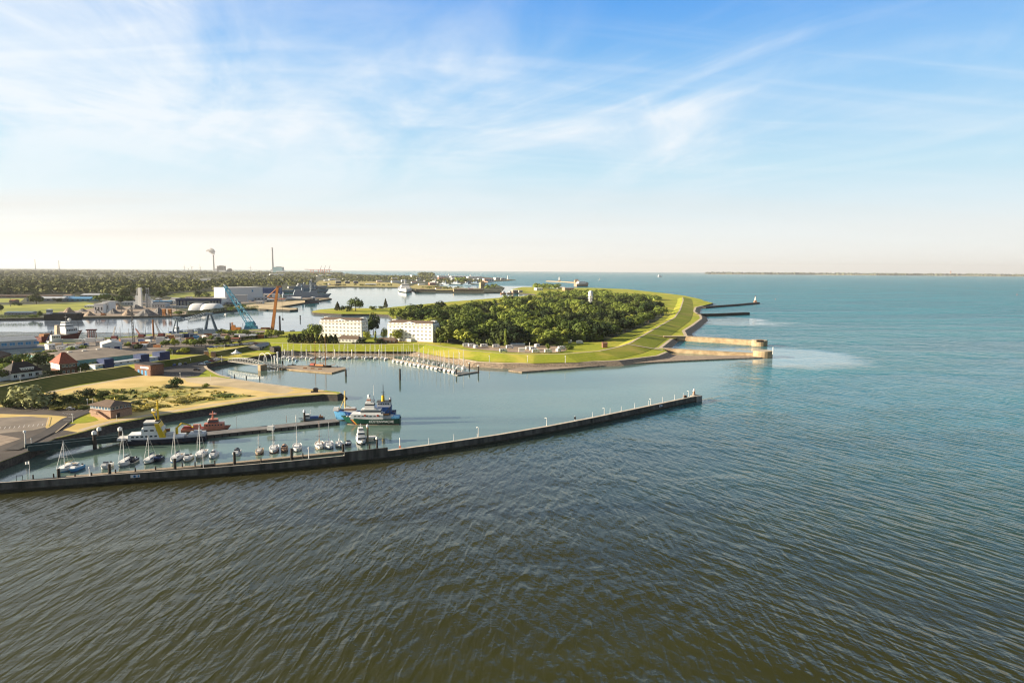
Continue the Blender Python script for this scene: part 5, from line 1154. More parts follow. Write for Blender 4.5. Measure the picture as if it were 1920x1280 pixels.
# ------------------------------------------------------------ entrance moles on the right
def breakwater(name, label, pts, wid, z, m, top, headr=0, headz=0):
    t = thing(name, label, 'breakwater', (0, 0, 0)); ln = PL(pts, z); mb = MB()
    mb.sweep(ln, [(0, -3), (0, z), (-wid, z), (-wid, -3)]); mb.build('wall', [m], t)
    mb = MB(); mb.sweep(ln, [(-.5, z+.05), (-wid+.5, z+.05)]); mb.build('walkway', [top], t)
    mb = MB(); mb.sweep(ln, [(.05, .9), (.06, -1)][::-1]); mb.sweep(ln, [(-wid-.06, -1), (-wid-.05, .9)][::-1]); mb.build('weed_band', ['weed'], t)
    if headr:
        c = ln[-1]; mb = MB(); mb.tube((c.x, c.y-wid/2, -3), (c.x, c.y-wid/2, z+headz), headr, headr*.98, 20); h = mb.build('head', [m], t)
        mb = MB(); mb.tube((c.x, c.y-wid/2, z+headz), (c.x, c.y-wid/2, z+headz+.12), headr*.93, headr*.93, 20); mb.build('head_top', [top], h)
    return t
breakwater('breakwater', 'tan stone entrance mole with a round head, the one behind of the pair', [(1246, 630.5), (1285, 630.5), (1350, 634), (1426, 639)], -6, 5.6, 'concrete_tan', 'path', 8.5, .5)
breakwater('breakwater', 'tan stone entrance mole with a round head, the one in front of the pair', [(1222, 652), (1262, 654), (1350, 659), (1432, 663)], -5.5, 3.6, 'concrete_tan', 'path', 9, 2.6)
q = P(1425, 640.5, 6.2); t = thing('equipment_cabinet', 'dark cabinet on the round head of the rear entrance mole', 'cabinet', q); mb = MB(); mb.box(0, 0, -.3, 7, 3, 2); mb.build('cabinet', ['timber_dark'], t); mb = MB(); mb.box(0, 0, 1.7, 7.4, 3.4, .2); mb.build('lid', ['rust'], t)
pole_thing(1449, 664, 12, 'thin white light pole on the front entrance mole head', 'pole', 'light_pole', 'white', .3, .8, 6.5)
breakwater('jetty', 'long black jetty running out to the slim light beacon', [(1316, 575), (1336, 573), (1380, 570), (1418, 566.5)], 9, 3.6, 'timber_dark', 'timber_dark')
breakwater('jetty', 'short black jetty in front of the beacon jetty', [(1306, 588), (1350, 587), (1396, 585)], 12, 4.4, 'timber_dark', 'timber_dark')
q = P(1416, 567, 3.6); k = 1/S(1416, 567, 3.6); t = thing('beacon', 'slim red-brown and white light beacon at the end of the black jetty', 'beacon', q)
mb = MB(); mb.box(0, 0, 0, 5*k, 5*k, 4*k, 0, 0, .8, .8); mb.build('base', ['brick_pale'], t); mb = MB(); mb.tube((0, 0, 4*k), (0, 0, 11*k), 1.7*k, .7*k, 8); mb.build('tower', ['white_old'], t); mb = MB(); mb.tube((0, 0, 11*k), (0, 0, 12*k), 1.1*k, 1.1*k, 8); mb.tube((0, 0, 12*k), (0, 0, 14*k), .3*k, .1*k, 8); mb.build('lantern', ['red_dark'], t)

# painted bay lines and joints on the paved ground
def dash(p0, p1, n, wd, ln_, m='white_old'):
    mb = MB(); a, b = P(*p0, LZ), P(*p1, LZ); u = (b-a).normalized(); v = Vector((-u.y, u.x, 0))
    for i in range(n):
        c = a.lerp(b, i/max(1, n-1)); q = [c-v*ln_/2-u*wd/2, c+v*ln_/2-u*wd/2, c+v*ln_/2+u*wd/2, c-v*ln_/2+u*wd/2]; mb.flat(q, LZ+.40)
    return struct(mb.build('marking', [m]))
dash((20, 764), (165, 769), 20, .25, 5); dash((118, 776), (136, 777.5), 5, .3, 1.2); dash((0, 804), (80, 797), 10, .2, 5); dash((318, 689), (352, 684), 9, .2, 5); dash((290, 701), (360, 704.5), 12, .2, 4.5); dash((126, 789), (134, 783), 2, .3, 3)
strip('kerb', [(126, 794.5), (112, 806), (104, 812)], .5, 'path', LZ, .42); strip('kerb', [(50, 780), (92, 782.5), (88, 799), (62, 806), (0, 812)], .4, 'path', LZ, .42)
strip('road', [(20, 845), (60, 826), (100, 806), (128, 786), (160, 773)], 6, 'asphalt', LZ, .38)

for i, (px, py, hp) in enumerate(((534, 668, 12), (548, 668, 11), (575, 668.5, 12), (600, 668.5, 11), (628, 668.5, 12), (660, 668.8, 12), (711, 669, 12))):
    pole_thing(px, py, hp, '%s white capped pile from the left along the marina wall pontoon' % od(i), 'pile', 'mooring_pile', 'white_old', .45, .9, 0, 'white piles along the marina wall')
# ------------------------------------------------------------ south quay: cranes, ships ashore, yard clutter
def K(px, py, z=LZ): return 1/S(px, py, z)   # metres per photo pixel there
# red supply ship
t, L_, B, h = ship('supply_ship', 'red hulled supply ship with white superstructure lying at the quay', 'ship', (164, 636), (80, 645), 7, 13, ('red_dark', 'grey', 'black'), bow=.3, stern=.85, sheer=.5, rake=.8, bul=.8)
CX = lambda px: (px-122)/84*L_
deckhouse(t, 'deckhouse', CX(137), 0, 8, L_*.28, 10, 6, 'white', .95, .9, 'w', nwin=6, roof='white_old'); deckhouse(t, 'bridge_deck', CX(134), 0, 14, L_*.2, 8, 4, 'cream', .9, .9, 'band'); deckhouse(t, 'wheelhouse', CX(132), 0, 18, L_*.12, 7, 3, 'white', .9, .9, 'band')
mb = MB(); mb.tube((CX(133), 0, 21), (CX(133), 0, 30), .6, .3); mb.box(CX(133), 0, 26, .6, 4, .5); mb.build('mast', ['grey_dark'], t); mb = MB(); mb.ball((CX(140), 0, 23), 1.8); mb.build('radar_dome', ['white'], t)
deckhouse(t, 'funnel', CX(116), 0, 8, 4, 4, 10, 'cream_trim', .8, .8); mb = MB(); mb.tube((CX(156), 0, 9), (CX(156), 0, 26), .3, .15); mb.build('foremast', ['black'], t)
deckhouse(t, 'winch', CX(95), 0, 6, 12, 8, 4, 'rust', .8, .8); 
# white coaster behind it
t, L_, B, h = ship('coaster', 'short white and red workboat lying in front of the red supply ship', 'ship', (122, 647), (92, 649), 5, 9, ('white', 'grey', 'red_dark'), bow=.3, stern=.9, sheer=.3, rake=.6, bul=.4, band=.5)
deckhouse(t, 'deckhouse', 0, 0, 5, L_*.6, 6, 6, 'white', .95, .9, 'w', nwin=5)
# blue mobile harbour crane on the quay
q = P(88, 650); k = K(88, 650); t = thing('harbour_crane', 'dark blue quay crane with a raised jib in front of the red ship', 'crane', q)
mb = MB(); mb.box(0, 0, 0, 16*k, 6*k, 4*k, 0, 0, .8, .8); mb.build('base', ['blue_dark'], t); mb = MB(); mb.lattice((-4*k, 0, 4*k), (10*k, 0, 28*k), 2.2*k, 7, .3*k, 0, 1.0*k); mb.build('jib', ['blue_dark'], t); mb = MB(); mb.tube((10*k, 0, 28*k), (12*k, 0, 20*k), .3*k); mb.ball((11*k, 0, 30*k), 1.4*k); mb.build('jib_head', ['black'], t)
# red lattice jacket
q = P(172.5, 636); k = K(172.5, 636); t = thing('steel_jacket', 'red and white lattice tower frame standing on the quay beside the red ship', 'frame', q, .2)
mb = MB()
for x in (-6, -2, 2, 6):
    for y in (-4, 4): mb.tube((x*k*1.2, y*k, 0), (x*k, y*k*.8, 18*k), .7*k, n=5)
mb.build('leg', ['coral'], t); mb = MB()
for z in (4, 9, 14):
    for y in (-4, 4): mb.tube((-7*k, y*k, z*k), (7*k, y*k, z*k), .4*k, n=4); mb.tube((-7*k, y*k, z*k), (-2*k, y*k, (z+4)*k), .35*k, n=4); mb.tube((2*k, y*k, z*k), (7*k, y*k, (z+4)*k), .35*k, n=4)
mb.build('brace', ['white_old'], t); mb = MB(); mb.box(0, 0, 17.5*k, 17*k, 10*k, 2.2*k); mb.build('top_deck', ['red_dark'], t)
# pontoon crane scraps at the left quay
for px, py, c, lb, sx_, sz_ in ((35, 640, 'canvas_grey', 'dark covered buoy mound at the left end of the quay', 13, 6), (72, 647, 'rust', 'rusty heap of chains and anchors behind the pale blue warehouse', 15, 10), (52, 641, 'grey', 'grey winch block at the left end of the quay', 5, 4)):
    q = P(px, py); k = K(px, py); t = thing('buoy_stack', lb, 'equipment', q)
    mb = MB()
    for i in range(9): mb.ball((random.uniform(-.4, .4)*sx_*k, random.uniform(-3, 3), random.uniform(.1, .5)*sz_*k), random.uniform(.12, .25)*sx_*k, None, random.uniform(.3, .5)*sz_*k, 7, 4)
    mb.build('heap', [c], t); mb = MB(); mb.box(0, 0, 0, sx_*k, 5, .22*sz_*k); mb.build('pallet', ['cream_trim'], t)
def crane_lattice(px, py, hp, label, col, lean=0, w=3.6, cat='crane'):
    q = P(px, py, LZ); k = K(px, py); t = thing('lattice_crane', label, cat, q)
    mb = MB(); mb.lattice((0, 0, 5*k), (lean*k, 0, hp*k), w*k, 12, .35*k, 0, w*.6*k); mb.build('boom', [col], t)
    mb = MB(); mb.box(3*k, 0, 1.5*k, 11*k, 7*k, 5*k, 0, 0, .85, .85); mb.build('cab', ['red_dark'], t); mb = MB(); mb.box(2*k, -3*k, 0, 11*k, 2*k, 2*k); mb.box(2*k, 3*k, 0, 11*k, 2*k, 2*k); mb.build('track', ['black'], t)
    mb = MB(); mb.tube((lean*k, 0, hp*k), (9*k, 0, 5*k), .18*k, n=3); mb.build('stay', ['black'], t); return t
crane_lattice(251, 648, 76, 'tall thin dark lattice mast crane standing on the quay', 'grey_dark', -1, 3)
crane_lattice(263, 633, 17, 'small red crawler crane with raised jib at the water edge', 'coral', -8, 2)
q = P(288, 632, LZ); pole_thing(288, 632, 33, 'tall dark steel pile standing at the quay edge', 'pile', 'steel_pile', 'rust', 1.1, None, LZ)
pole_thing(525, 622, 30, 'dark blue steel pile leaning at the quay near the orange crane boom', 'pile', 'steel_pile', 'navy', 1.3, None, LZ)
# small white workboats along the quay
for i, (px, py, lb) in enumerate(((236, 633.5, 'white workboat moored at the quay left of the lattice mast'), (258, 632.5, 'white workboat moored at the quay behind the lattice mast'), (281, 630.5, 'pale grey workboat moored at the quay left of the dark pile'), (549, 620.5, 'small white boat off the hedge left of the apartment blocks'))): 
    o = motorboat(hm='white', stripe='grey_dark', L_=13 if i < 3 else 7, label=lb); put(o, px, py, .2)
# grey luffing gantry (big grey-blue crane lying low)
k = K(380, 626); q = P(395, 626, LZ); t = thing('slewing_crane', 'big grey-blue slewing crane with a portal tower and long low boom on the quay', 'crane', q, .05)
mb = MB(); mb.box(0, 0, 0, 24*k, 13*k, 9*k, 0, 0, .9, .9); mb.box(-16*k, 0, 0, 12*k, 9*k, 6*k); mb.build('base', ['grey_blue'], t)
mb = MB()
for y in (-4, 4):
    mb.tube((-9*k, y*k, 9*k), (-3*k, y*k*.6, 38*k), 1.7*k, 1.4*k, 6); mb.tube((10*k, y*k, 9*k), (1*k, y*k*.6, 38*k), 1.6*k, 1.2*k, 6)
mb.box(-1*k, 0, 36*k, 12*k, 7*k, 4*k); mb.build('tower', ['grey_blue'], t)
mb = MB(); mb.lattice((-4*k, 0, 38*k), (-58*k, 0, 25*k), 5*k, 12, .6*k, 0, 3*k); mb.build('boom', ['grey_blue'], t)
mb = MB(); mb.lattice((-14*k, 0, 8*k), (-58*k, -2*k, 4*k), 4*k, 9, .55*k, 0, 2.4*k); mb.build('rear_jib', ['grey_blue'], t); mb = MB(); mb.box(-36*k, 0, 0, 8*k, 5*k, 9*k); mb.box(-20*k, 2*k, 6*k, 9*k, 4*k, 5*k); mb.build('machine_house', ['grey_light'], t)
q = P(329, 626, LZ); k = K(329, 626); t = thing('quay_tower', 'grey steel portal leg standing at the end of the low crane boom', 'tower', q)
for x0, x1 in ((-6, 3), (3, 5)): mb = MB(); mb.tube((x0*k, 0, 0), (x1*k, 0, 31*k), 1.6*k, 1.2*k, 6); mb.build('leg', ['grey_blue'], t)
mb = MB(); mb.box(4*k, 0, 30*k, 14*k, 5*k, 2.2*k); mb.box(-1*k, 0, 0, 13*k, 6*k, 2*k); mb.build('cross_beam', ['grey_blue'], t)
# floating blue crane barge with orange lifting gear
k = K(470, 622, 1); q = P(478, 622.5, 0); t = thing('crane_barge', 'floating crane barge with a huge light blue lattice jib on a white hull', 'crane', q)
mb = MB(); mb.prism([(-22*k, -6*k), (24*k, -6*k), (24*k, 6*k), (-22*k, 6*k)], -1, 6*k, 0, 1); mb.build('hull', ['white', 'grey'], t)
mb = MB(); mb.box(-7*k, 0, 6*k, 24*k, 9*k, 6*k, 0, 0, .9, .9); mb.box(-12*k, 0, 12*k, 10*k, 7*k, 7*k, 0, 0, .8, .8); mb.build('machine_house', ['crane_blue'], t)
mb = MB()
mb.lattice((-4*k, 0, 10*k), (-54*k, 0, 87*k), 12*k, 10, .62*k, 0, 4*k)
mb.box(-5*k, 0, 11*k, 12*k, 9*k, 9*k, 0, 0, .6, .8); mb.build('jib', ['crane_blue'], t)
mb = MB(); mb.tube((-53*k, 0, 87*k), (-56*k, 0, 90*k), 2*k, 1.2*k); mb.build('jib_head', ['grey_light'], t)
k = K(520, 622, 1); q = P(511, 622.8, 0); t = thing('sheerlegs_crane', 'tall rust orange crane boom leaning over the water with a cross strut', 'crane', q)
mb = MB(); mb.add([(-3.6*k, -1.5*k, 3*k), (2.6*k, -1.5*k, 3*k), (14.4*k, -1.2*k, 87*k), (10.4*k, -1.2*k, 87*k), (-3.6*k, 1.5*k, 3*k), (2.6*k, 1.5*k, 3*k), (14.4*k, 1.2*k, 87*k), (10.4*k, 1.2*k, 87*k)], [(0, 1, 2, 3), (7, 6, 5, 4), (0, 4, 5, 1), (1, 5, 6, 2), (2, 6, 7, 3), (3, 7, 4, 0)]); mb.build('boom', ['crane_orange'], t)
mb = MB(); mb.tube((12*k, 0, 84*k), (-8*k, 0, 66*k), .9*k, n=6); mb.tube((-8*k, 0, 66*k), (11*k, 0, 62*k), .9*k, n=6); mb.build('cross_strut', ['crane_orange'], t); mb = MB(); mb.box(15*k, 0, 84*k, 8*k, 4*k, 3*k); mb.build('boom_head', ['rust'], t)
mb = MB(); mb.tube((19*k, 0, 85*k), (20*k, 0, 26*k), .2*k, n=4); h_ = mb.build('hoist_cable', ['black'], t); mb = MB(); mb.box(20*k, 0, 23*k, 3*k, 2*k, 4*k, 0, 0, .6, .6); mb.build('hook_block', ['black'], h_)
mb = MB(); mb.prism([(-22*k, -5*k), (20*k, -5*k), (20*k, 5*k), (-22*k, 5*k)], -1, 3*k, 0, 1); mb.box(-13*k, 0, 3*k, 18*k, 7*k, 6*k, 0, 0, .9, .7); mb.build('barge_hull', ['rust', 'grey_dark'], t)
k = K(440, 623, 1); q = P(441, 623, 0); t = thing('dredger', 'orange dredging rig with a dark chimney at the quay beside the blue crane', 'dredger', q)
mb = MB(); mb.prism([(-10*k, -5*k), (14*k, -5*k), (14*k, 5*k), (-10*k, 5*k)], -1, 3*k, 0, 1); mb.build('hull', ['rust', 'grey_dark'], t); mb = MB(); mb.box(-3*k, 0, 3*k, 8*k, 6*k, 11*k, 0, 0, .8, .8); mb.box(6*k, 0, 3*k, 11*k, 6*k, 7*k); mb.build('machine_house', ['crane_orange'], t); mb = MB(); mb.tube((-9*k, 0, 2*k), (-9*k, 0, 18*k), 1.2*k); mb.build('chimney', ['black'], t); mb = MB(); mb.lattice((-5*k, 0, 10*k), (-5*k, 0, 19*k), 2*k, 3, .4*k); mb.build('derrick', ['crane_orange'], t)
# yard clutter on the quay: individually placed containers, trucks, heaps
def container(px, py, c, L_, W_, H_, rz, label, name='container', cat='container'):
    q = P(px, py, LZ+.1); t = thing(name, label, cat, q, rz)
    mb = MB(); mb.box(0, 0, 0, L_, W_, H_)
    for i in range(int(L_/1.2)): 
        for s_ in (-1, 1): mb.box(-L_/2+.6+i*1.2, s_*(W_/2+.03), .2, .4, .08, H_-.4)
    mb.build('shell', [c], t); mb = MB(); mb.box(L_/2+.05, 0, .1, .1, W_*.9, H_*.9); mb.build('door', ['grey_light'], t); return t
for px, py, c, L_, H_, rz, lb in ((240, 642, 'white_old', 13, 4, .2, 'white container office beside the lattice mast on the quay'), (170, 641, 'white', 9, 4, .1, 'white site container behind the white hall'), (188, 641, 'cream', 7, 4, .1, 'cream site container behind the white hall'), (301, 643, 'white', 8, 6, .2, 'white block container among the heaps of sand'), (346, 632, 'blue_dark', 11, 4, .1, 'dark blue container on the quay under the low crane boom'), (368, 636, 'blue_light', 6, 4, .4, 'light blue container by the row of small trees'), (136, 641, 'grey_light', 20, 3, .05, 'long grey stack of pipes in front of the red ship'), (155, 640, 'cream', 12, 2.5, .05, 'cream stack of planks in front of the red ship'), (412, 637, 'white_old', 12, 3, .2, 'white container between the hedges on the quay'), (450, 630.5, 'white', 12, 3, .1, 'white container behind the hedges near the dredger'), (486, 634, 'rust', 12, 3.6, .1, 'rust red shed roofed container by the hedges'), (350, 645, 'white_old', 7, 3, .2, 'white container between the small quay trees'), (326, 637.5, 'rust', 9, 3, .3, 'rust coloured scrap container on the quay'), (108, 648, 'cream_trim', 9, 3, .1, 'tan crate row on the quay by the blue crane')):
    container(px, py, c, L_, 3.2, H_, rz, lb)
def heap(px, py, wpx, hpx, m, label, z=LZ):
    q = P(px, py, z); k = K(px, py, z); r = wpx*k/2; h = hpx*k
    bm = MB(); n = 18; vs = [(0, 0, h)]
    for j, (f_, g) in enumerate(((.12, .97), (.4, .66), (.72, .3), (1, 0))):
        for i in range(n): a = 2*pi*i/n; rr = r*f_*random.uniform(.88, 1.1); vs.append((rr*cos(a), rr*sin(a)*.8, h*g*random.uniform(.93, 1.05)-.2))
    fs = [(0, 1+i, 1+(i+1) % n) for i in range(n)]
    for j in range(3): fs += [(1+j*n+i, 1+(j+1)*n+i, 1+(j+1)*n+(i+1) % n, 1+j*n+(i+1) % n) for i in range(n)]
    bm.add(vs, fs); o = bm.build('gravel_heap', [m], None, q, smooth=False); return tag(o, label, 'heap', 'heaps of sand and gravel')
for a in [(130, 591, 32, 15, 'gravel_warm', 'pale pointed sand heap behind the dark barge'), (168, 592, 24, 9, 'gravel_warm', 'small tan sand heap left of the conveyor'), (155, 584, 22, 6, 'gravel_grey', 'low grey heap behind the tan sand heap'), (213, 588, 26, 10, 'gravel_grey', 'grey gravel heap right of the white silo block'), (222, 580, 28, 9, 'gravel_warm', 'brown gravel heap at the back of the gravel yard'), (240, 591, 24, 11, 'gravel_warm', 'tan gravel heap by the water, left of the large grey heap'), (275, 591.5, 46, 13, 'gravel_grey', 'largest dark grey gravel heap on the far quay'), (298, 590, 30, 14, 'gravel_grey', 'dark grey gravel heap left of the orange hoppers'), (255, 579, 34, 8, 'gravel_grey', 'low dark heap in front of the tall white silo')]: heap(*a, z=2.6)
for a in [(291, 637.5, 20, 6, 'gravel_warm', 'pale sand heap on the near quay'), (280, 649, 26, 7, 'gravel_warm', 'flat rubble heap on the near quay'), (197, 638, 12, 5, 'gravel_warm', 'tan stone heap beside the near quay edge')]: heap(*a)

# ------------------------------------------------------------ north bank
def nbox(name, label, cat, px0, px1, py, hp, dep, wall='white', roof='white_old', wins=0, rh=0, win='glass', z=2.6, ridge=.9, py2=None):
    t, W = building(name, label, cat, (px0, py), (px1, py2 or py), z); k = K((px0+px1)/2, py, z); H = hp*k
    mb = MB(); mb.box(W/2, dep/2, 0, W, dep, H); mb.build('wall', [wall], t)
    mb = MB()
    if rh: mb.hip(W/2, dep/2, H, W+1, dep+1, rh*k, ridge)
    else: mb.box(W/2, dep/2, H, W+1, dep+1, .6)
    mb.build('roof', [roof], t)
    for i in range(wins): window(t, W*(i+.5)/wins, 0, H*.5, W/wins*.45, H*.35, 'white_old', win)
    return t, W, H, k
t, W, H, k = nbox('silo_block', 'white cube shaped silo building left in the gravel yard', 'silo', 177, 194, 587, 17, 30, 'cream', 'white_old', 3)
t, W, H, k = nbox('silo_block', 'taller white block with flat roof right of the cube silo in the gravel yard', 'silo', 193, 205, 586, 20, 25, 'white', 'white_old', 2)
q = P(189, 592, 2.6); k = K(189, 592); t = thing('excavator', 'dark excavator with a bent arm on the far quay', 'excavator', q)
mb = MB(); mb.box(5*k, 0, 0, 9*k, 5*k, 1.6*k); mb.build('track', ['black'], t); mb = MB(); mb.box(5*k, 0, 1.8*k, 7*k, 4.4*k, 3.6*k, 0, 0, .85, .9); mb.build('cab', ['rust'], t); mb = MB(); mb.tube((3*k, 0, 4*k), (-6*k, 0, 12*k), .9*k, .7*k); mb.tube((-6*k, 0, 12*k), (-9*k, 0, 4*k), .8*k, .5*k); mb.build('arm', ['timber_dark'], t)
q = P(264, 577, 2.6); k = K(264, 577); t = thing('concrete_plant', 'tall white concrete mixing tower with pipes and platforms', 'plant', q)
mb = MB(); mb.box(0, 0, 0, 5.4*k, 5*k, 38*k); mb.build('tower', ['white'], t); mb = MB(); mb.box(-8*k, 3*k, 0, 11*k, 8*k, 11*k); mb.box(-6*k, 3*k, 11*k, 7*k, 7*k, 12*k); mb.build('mixing_house', ['grey_light'], t)
mb = MB(); mb.lattice((-9*k, 4*k, 0), (-5*k, 4*k, 36*k), 5*k, 8, .35*k); mb.lattice((13*k, 2*k, 0), (13*k, 2*k, 38*k), 4*k, 9, .35*k); mb.build('frame', ['grey'], t)
for x in (9, 14, 19): mb = MB(); mb.tube((x*k, 5*k, 0), (x*k, 5*k, (34-x)*k), 2.2*k, 2.2*k, 10); mb.ball((x*k, 5*k, (34-x)*k), 2.2*k, 2.2*k, 1.6*k, 10, 4, half=True); mb.build('silo', ['cream'], t)
nbox('sorting_hall', 'pale grey sorting hall right of the concrete tower', 'hall', 285, 310, 578, 9, 25, 'grey_light', 'grey', 5)
nbox('low_hall', 'long blue roofed low hall behind the concrete tower', 'hall', 282, 316, 571, 6, 25, 'grey_blue', 'blue_light', 5)
for px, lb in ((308, 'orange hopper on legs, left of two, at the far quay'), (319, 'orange hopper on legs, right of two, at the far quay')):
    q = P(px, 592, 2.6); k = K(px, 592); t = thing('hopper', lb, 'hopper', q); mb = MB(); mb.box(0, 0, 4*k, 3*k, 4*k, 4*k, 0, 0, 1.6, 1.4); mb.box(0, 0, 8*k, 5*k, 5.6*k, 5*k); mb.build('bin', ['crane_orange'], t)
    for x, y in ((-2, -2), (2, -2), (2, 2), (-2, 2)): mb = MB(); mb.tube((x*k, y*k, 0), (x*k, y*k, 9*k), .5*k); mb.build('leg', ['crane_orange'], t)
t, W, H, k = nbox('blue_hall', 'white hall with a heavy dark blue roof edge and columns on the far yard', 'hall', 332, 415, 572, 9, 45, 'white', 'grey_blue', 0)
mb = MB(); mb.box(W/2, -2.5, H-1, W+2, 6, 4.4*k); mb.build('fascia', ['blue_dark'], t)
for f_ in (.01, .07, .14, .22, .78, .85, .92, .99): mb = MB(); mb.box(W*f_, -3, 0, 1.4*k, 3, H); mb.build('column', ['blue_dark'], t)
mb = MB(); mb.box(W*.5, -.2, H*.32, W*.46, .4, H*.26); mb.build('window_band', ['grey_dark'], t)
# white vaulted storage tents
for px0, px1, lb in ((346, 378, 'white vaulted storage tent, left of the touching pair'), (372, 410, 'white vaulted storage tent with a visible round end, right of the touching pair')):
    a, b = P(px0, 583, 2.6), P(px1, 583, 2.6); W = (b-a).length; k = K(378, 583); t = thing('storage_tent', lb, 'tent', a+Vector((0, 8 if px0 == 346 else 0, 0)), ang(a, b)); mb = MB(); n = 14
    vs = []; 
    for f_, s_ in ((0, .55), (.06, .8), (.16, .95), (.3, 1), (.7, 1), (.84, .95), (.94, .8), (1, .55)):
        for i in range(n+1): an = pi*i/n; vs.append((W*f_, 22-22*cos(an)*s_, 13.5*k*sin(an)*s_))
    m_ = 8; mb.add(vs, [(j*(n+1)+i, (j+1)*(n+1)+i, (j+1)*(n+1)+i+1, j*(n+1)+i+1) for j in range(m_-1) for i in range(n)]); mb.add(vs[:n+1], [tuple(range(n+1))[::-1]]); mb.add(vs[-n-1:], [tuple(range(n+1))])
    mb.build('membrane', ['white'], t, smooth=True); mb = MB(); mb.box(W/2, 22, 0, W, 44.4, 1.2); mb.build('plinth', ['grey_light'], t)
t, W, H, k = nbox('assembly_hall', 'huge white assembly hall with a small blue emblem on its wall', 'hall', 422, 493, 564, 24, 60, 'white', 'white_old', 0, py2=562)
mb = MB(); mb.box(W*.72, -.1, H*.66, W*.05, .3, H*.16); mb.build('emblem', ['blue_light'], t); mb = MB(); mb.box(W*.7, -.25, H*.7, W*.02, .3, H*.08); mb.build('emblem_centre', ['white'], t)
nbox('annex_hall', 'pale grey annex hall in front of the huge white assembly hall', 'hall', 440, 463, 566, 13, 12, 'grey_light', 'white_old', 0)
nbox('dock_hall', 'long dark blue roofed dock hall behind the warships', 'hall', 463, 525, 552, 12, 50, 'blue', 'blue_dark', 0)
nbox('low_store', 'low white store in front of the assembly hall', 'hall', 456, 515, 562.5, 5, 18, 'white_old', 'grey_light', 9)
nbox('tank_house', 'low grey store with white ends right of the white assembly hall', 'hall', 494, 522, 559, 8, 18, 'white', 'white_old', 3)
q = P(552, 562.5, 2.6); k = K(552, 562.5); t = thing('storage_tank', 'long white horizontal storage tank lying on the far quay', 'tank', q, .02)
mb = MB(); mb.tube((-14*k, 0, 3.4*k), (13*k, 0, 3.4*k), 2.9*k, 2.9*k, 14); mb.ball((13*k, 0, 3.4*k), 2*k, 2.9*k, 2.9*k, 12, 6); mb.build('tank', ['white'], t)
for x in (-9, 0, 9): mb = MB(); mb.box(x*k, 0, 0, 1.5*k, 4.6*k, 2*k); mb.build('saddle', ['grey'], t)
nbox('far_hall', 'pale roofed hall at the left of the meadows', 'hall', 50, 120, 565.5, 6, 40, 'grey', 'grey_light', 6, 3)
nbox('far_hall', 'teal roofed hall right of the meadow hall', 'hall', 112, 170, 565, 5, 40, 'teal_roof', 'blue_light', 6, 3)
nbox('far_hall', 'long grey roofed hall on the tree line behind the meadow', 'hall', 150, 196, 557, 4, 40, 'grey', 'grey_light', 6, 2.5)
nbox('far_shed', 'dark roofed brown shed row at the left edge behind the meadow', 'shed', -20, 118, 557.5, 3, 25, 'brick', 'roof_brown', 8, 1.5)
for px0, px1, lb in ((8, 34, 'grey covered boat shed at the left river bank'), (33, 60, 'grey-blue boat shed beside the grey covered shed')): nbox('boat_shed', lb, 'shed', px0, px1, 591, 5, 20, 'grey', 'grey_blue', 4, 2)
for i, (px0, px1, py, hp) in enumerate(((207, 222, 535, 8), (226, 240, 534.5, 6), (242, 258, 535, 9), (251, 262, 536, 7))): nbox('tower_block', '%s grey apartment tower from the left among the far trees' % od(i), 'building', px0, px1, py, hp, 60, 'grey', 'grey_dark', 4)
for i, (px0, px1, py, hp, w_, r_) in enumerate(((310, 322, 532, 3, 'white', 'white_old'), (323, 338, 533, 3, 'white_old', 'grey_light'), (155, 162, 530, 3, 'white', 'roof_red'), (15, 30, 530, 3, 'cream', 'roof_brown'), (375, 398, 526.5, 2.2, 'cream', 'white_old'))): nbox('far_house', '%s pale far house from the left peeping out of the woods' % od(i), 'house', px0, px1, py, hp, 40, w_, r_, 3, 1)
# barge at the far quay
t, L_, B, h = ship('cargo_barge', 'long dark cargo barge with a white wheelhouse at the gravel quay', 'barge', (155, 600), (82, 600.5), 9, 16, ('timber_dark', 'rust', 'black'), bow=.12, stern=.85, sheer=.1, rake=.4, bul=.6)
deckhouse(t, 'wheelhouse', -L_*.4, 0, 8.5, L_*.1, 10, 8, 'white', .9, .9, 'band'); deckhouse(t, 'hatch_cover', L_*.05, 0, 8.6, L_*.7, 11, 2.4, 'grey_dark', .99, .85)
# warships and tug
def warship(label, pb, ps, H, col='naval_grey', name='warship', z=0, tall=1.0):
    bw, st = P(*pb), P(*ps); L_ = (bw-st).length; t = thing(name, label, 'warship', (bw+st)/2, ang(st, bw)); B = max(14, L_*.11)
    mb = MB(); hull(mb, L_, B, H, bow=.42, stern=.8, sheer=.35, rake=.9); mb.build('hull', [col, 'grey', 'black'], t)
    deckhouse(t, 'deckhouse', -L_*.04, 0, H, L_*.5, B*.7, H*.8*tall, col, .94, .85); deckhouse(t, 'bridge', L_*.12, 0, H*1.8, L_*.14, B*.6, H*.9*tall, col, .75, .75, 'band'); deckhouse(t, 'hangar', -L_*.2, 0, H*1.8, L_*.12, B*.55, H*.6*tall, col, .9, .9)
    mb = MB(); mb.lattice((L_*.08, 0, H*2.4*tall), (L_*.08, 0, H*(2.4+2.0*tall)), H*.5, 5, .14*H, 0, H*.2); mb.tube((L_*.08, -H*.7, H*3.6), (L_*.08, H*.7, H*3.6), .1*H); mb.build('mast', [col], t)
    mb = MB(); mb.tube((-L_*.1, 0, H*1.8), (-L_*.1, 0, H*(1.8+1.1*tall)), H*.4, H*.3); mb.build('funnel', [col], t)
    mb = MB(); mb.ball((L_*.27, 0, H*1.3), H*.35, None, H*.3, half=True); mb.tube((L_*.28, 0, H*1.45), (L_*.34, 0, H*1.6), .08*H); mb.build('gun_turret', [col], t); return t
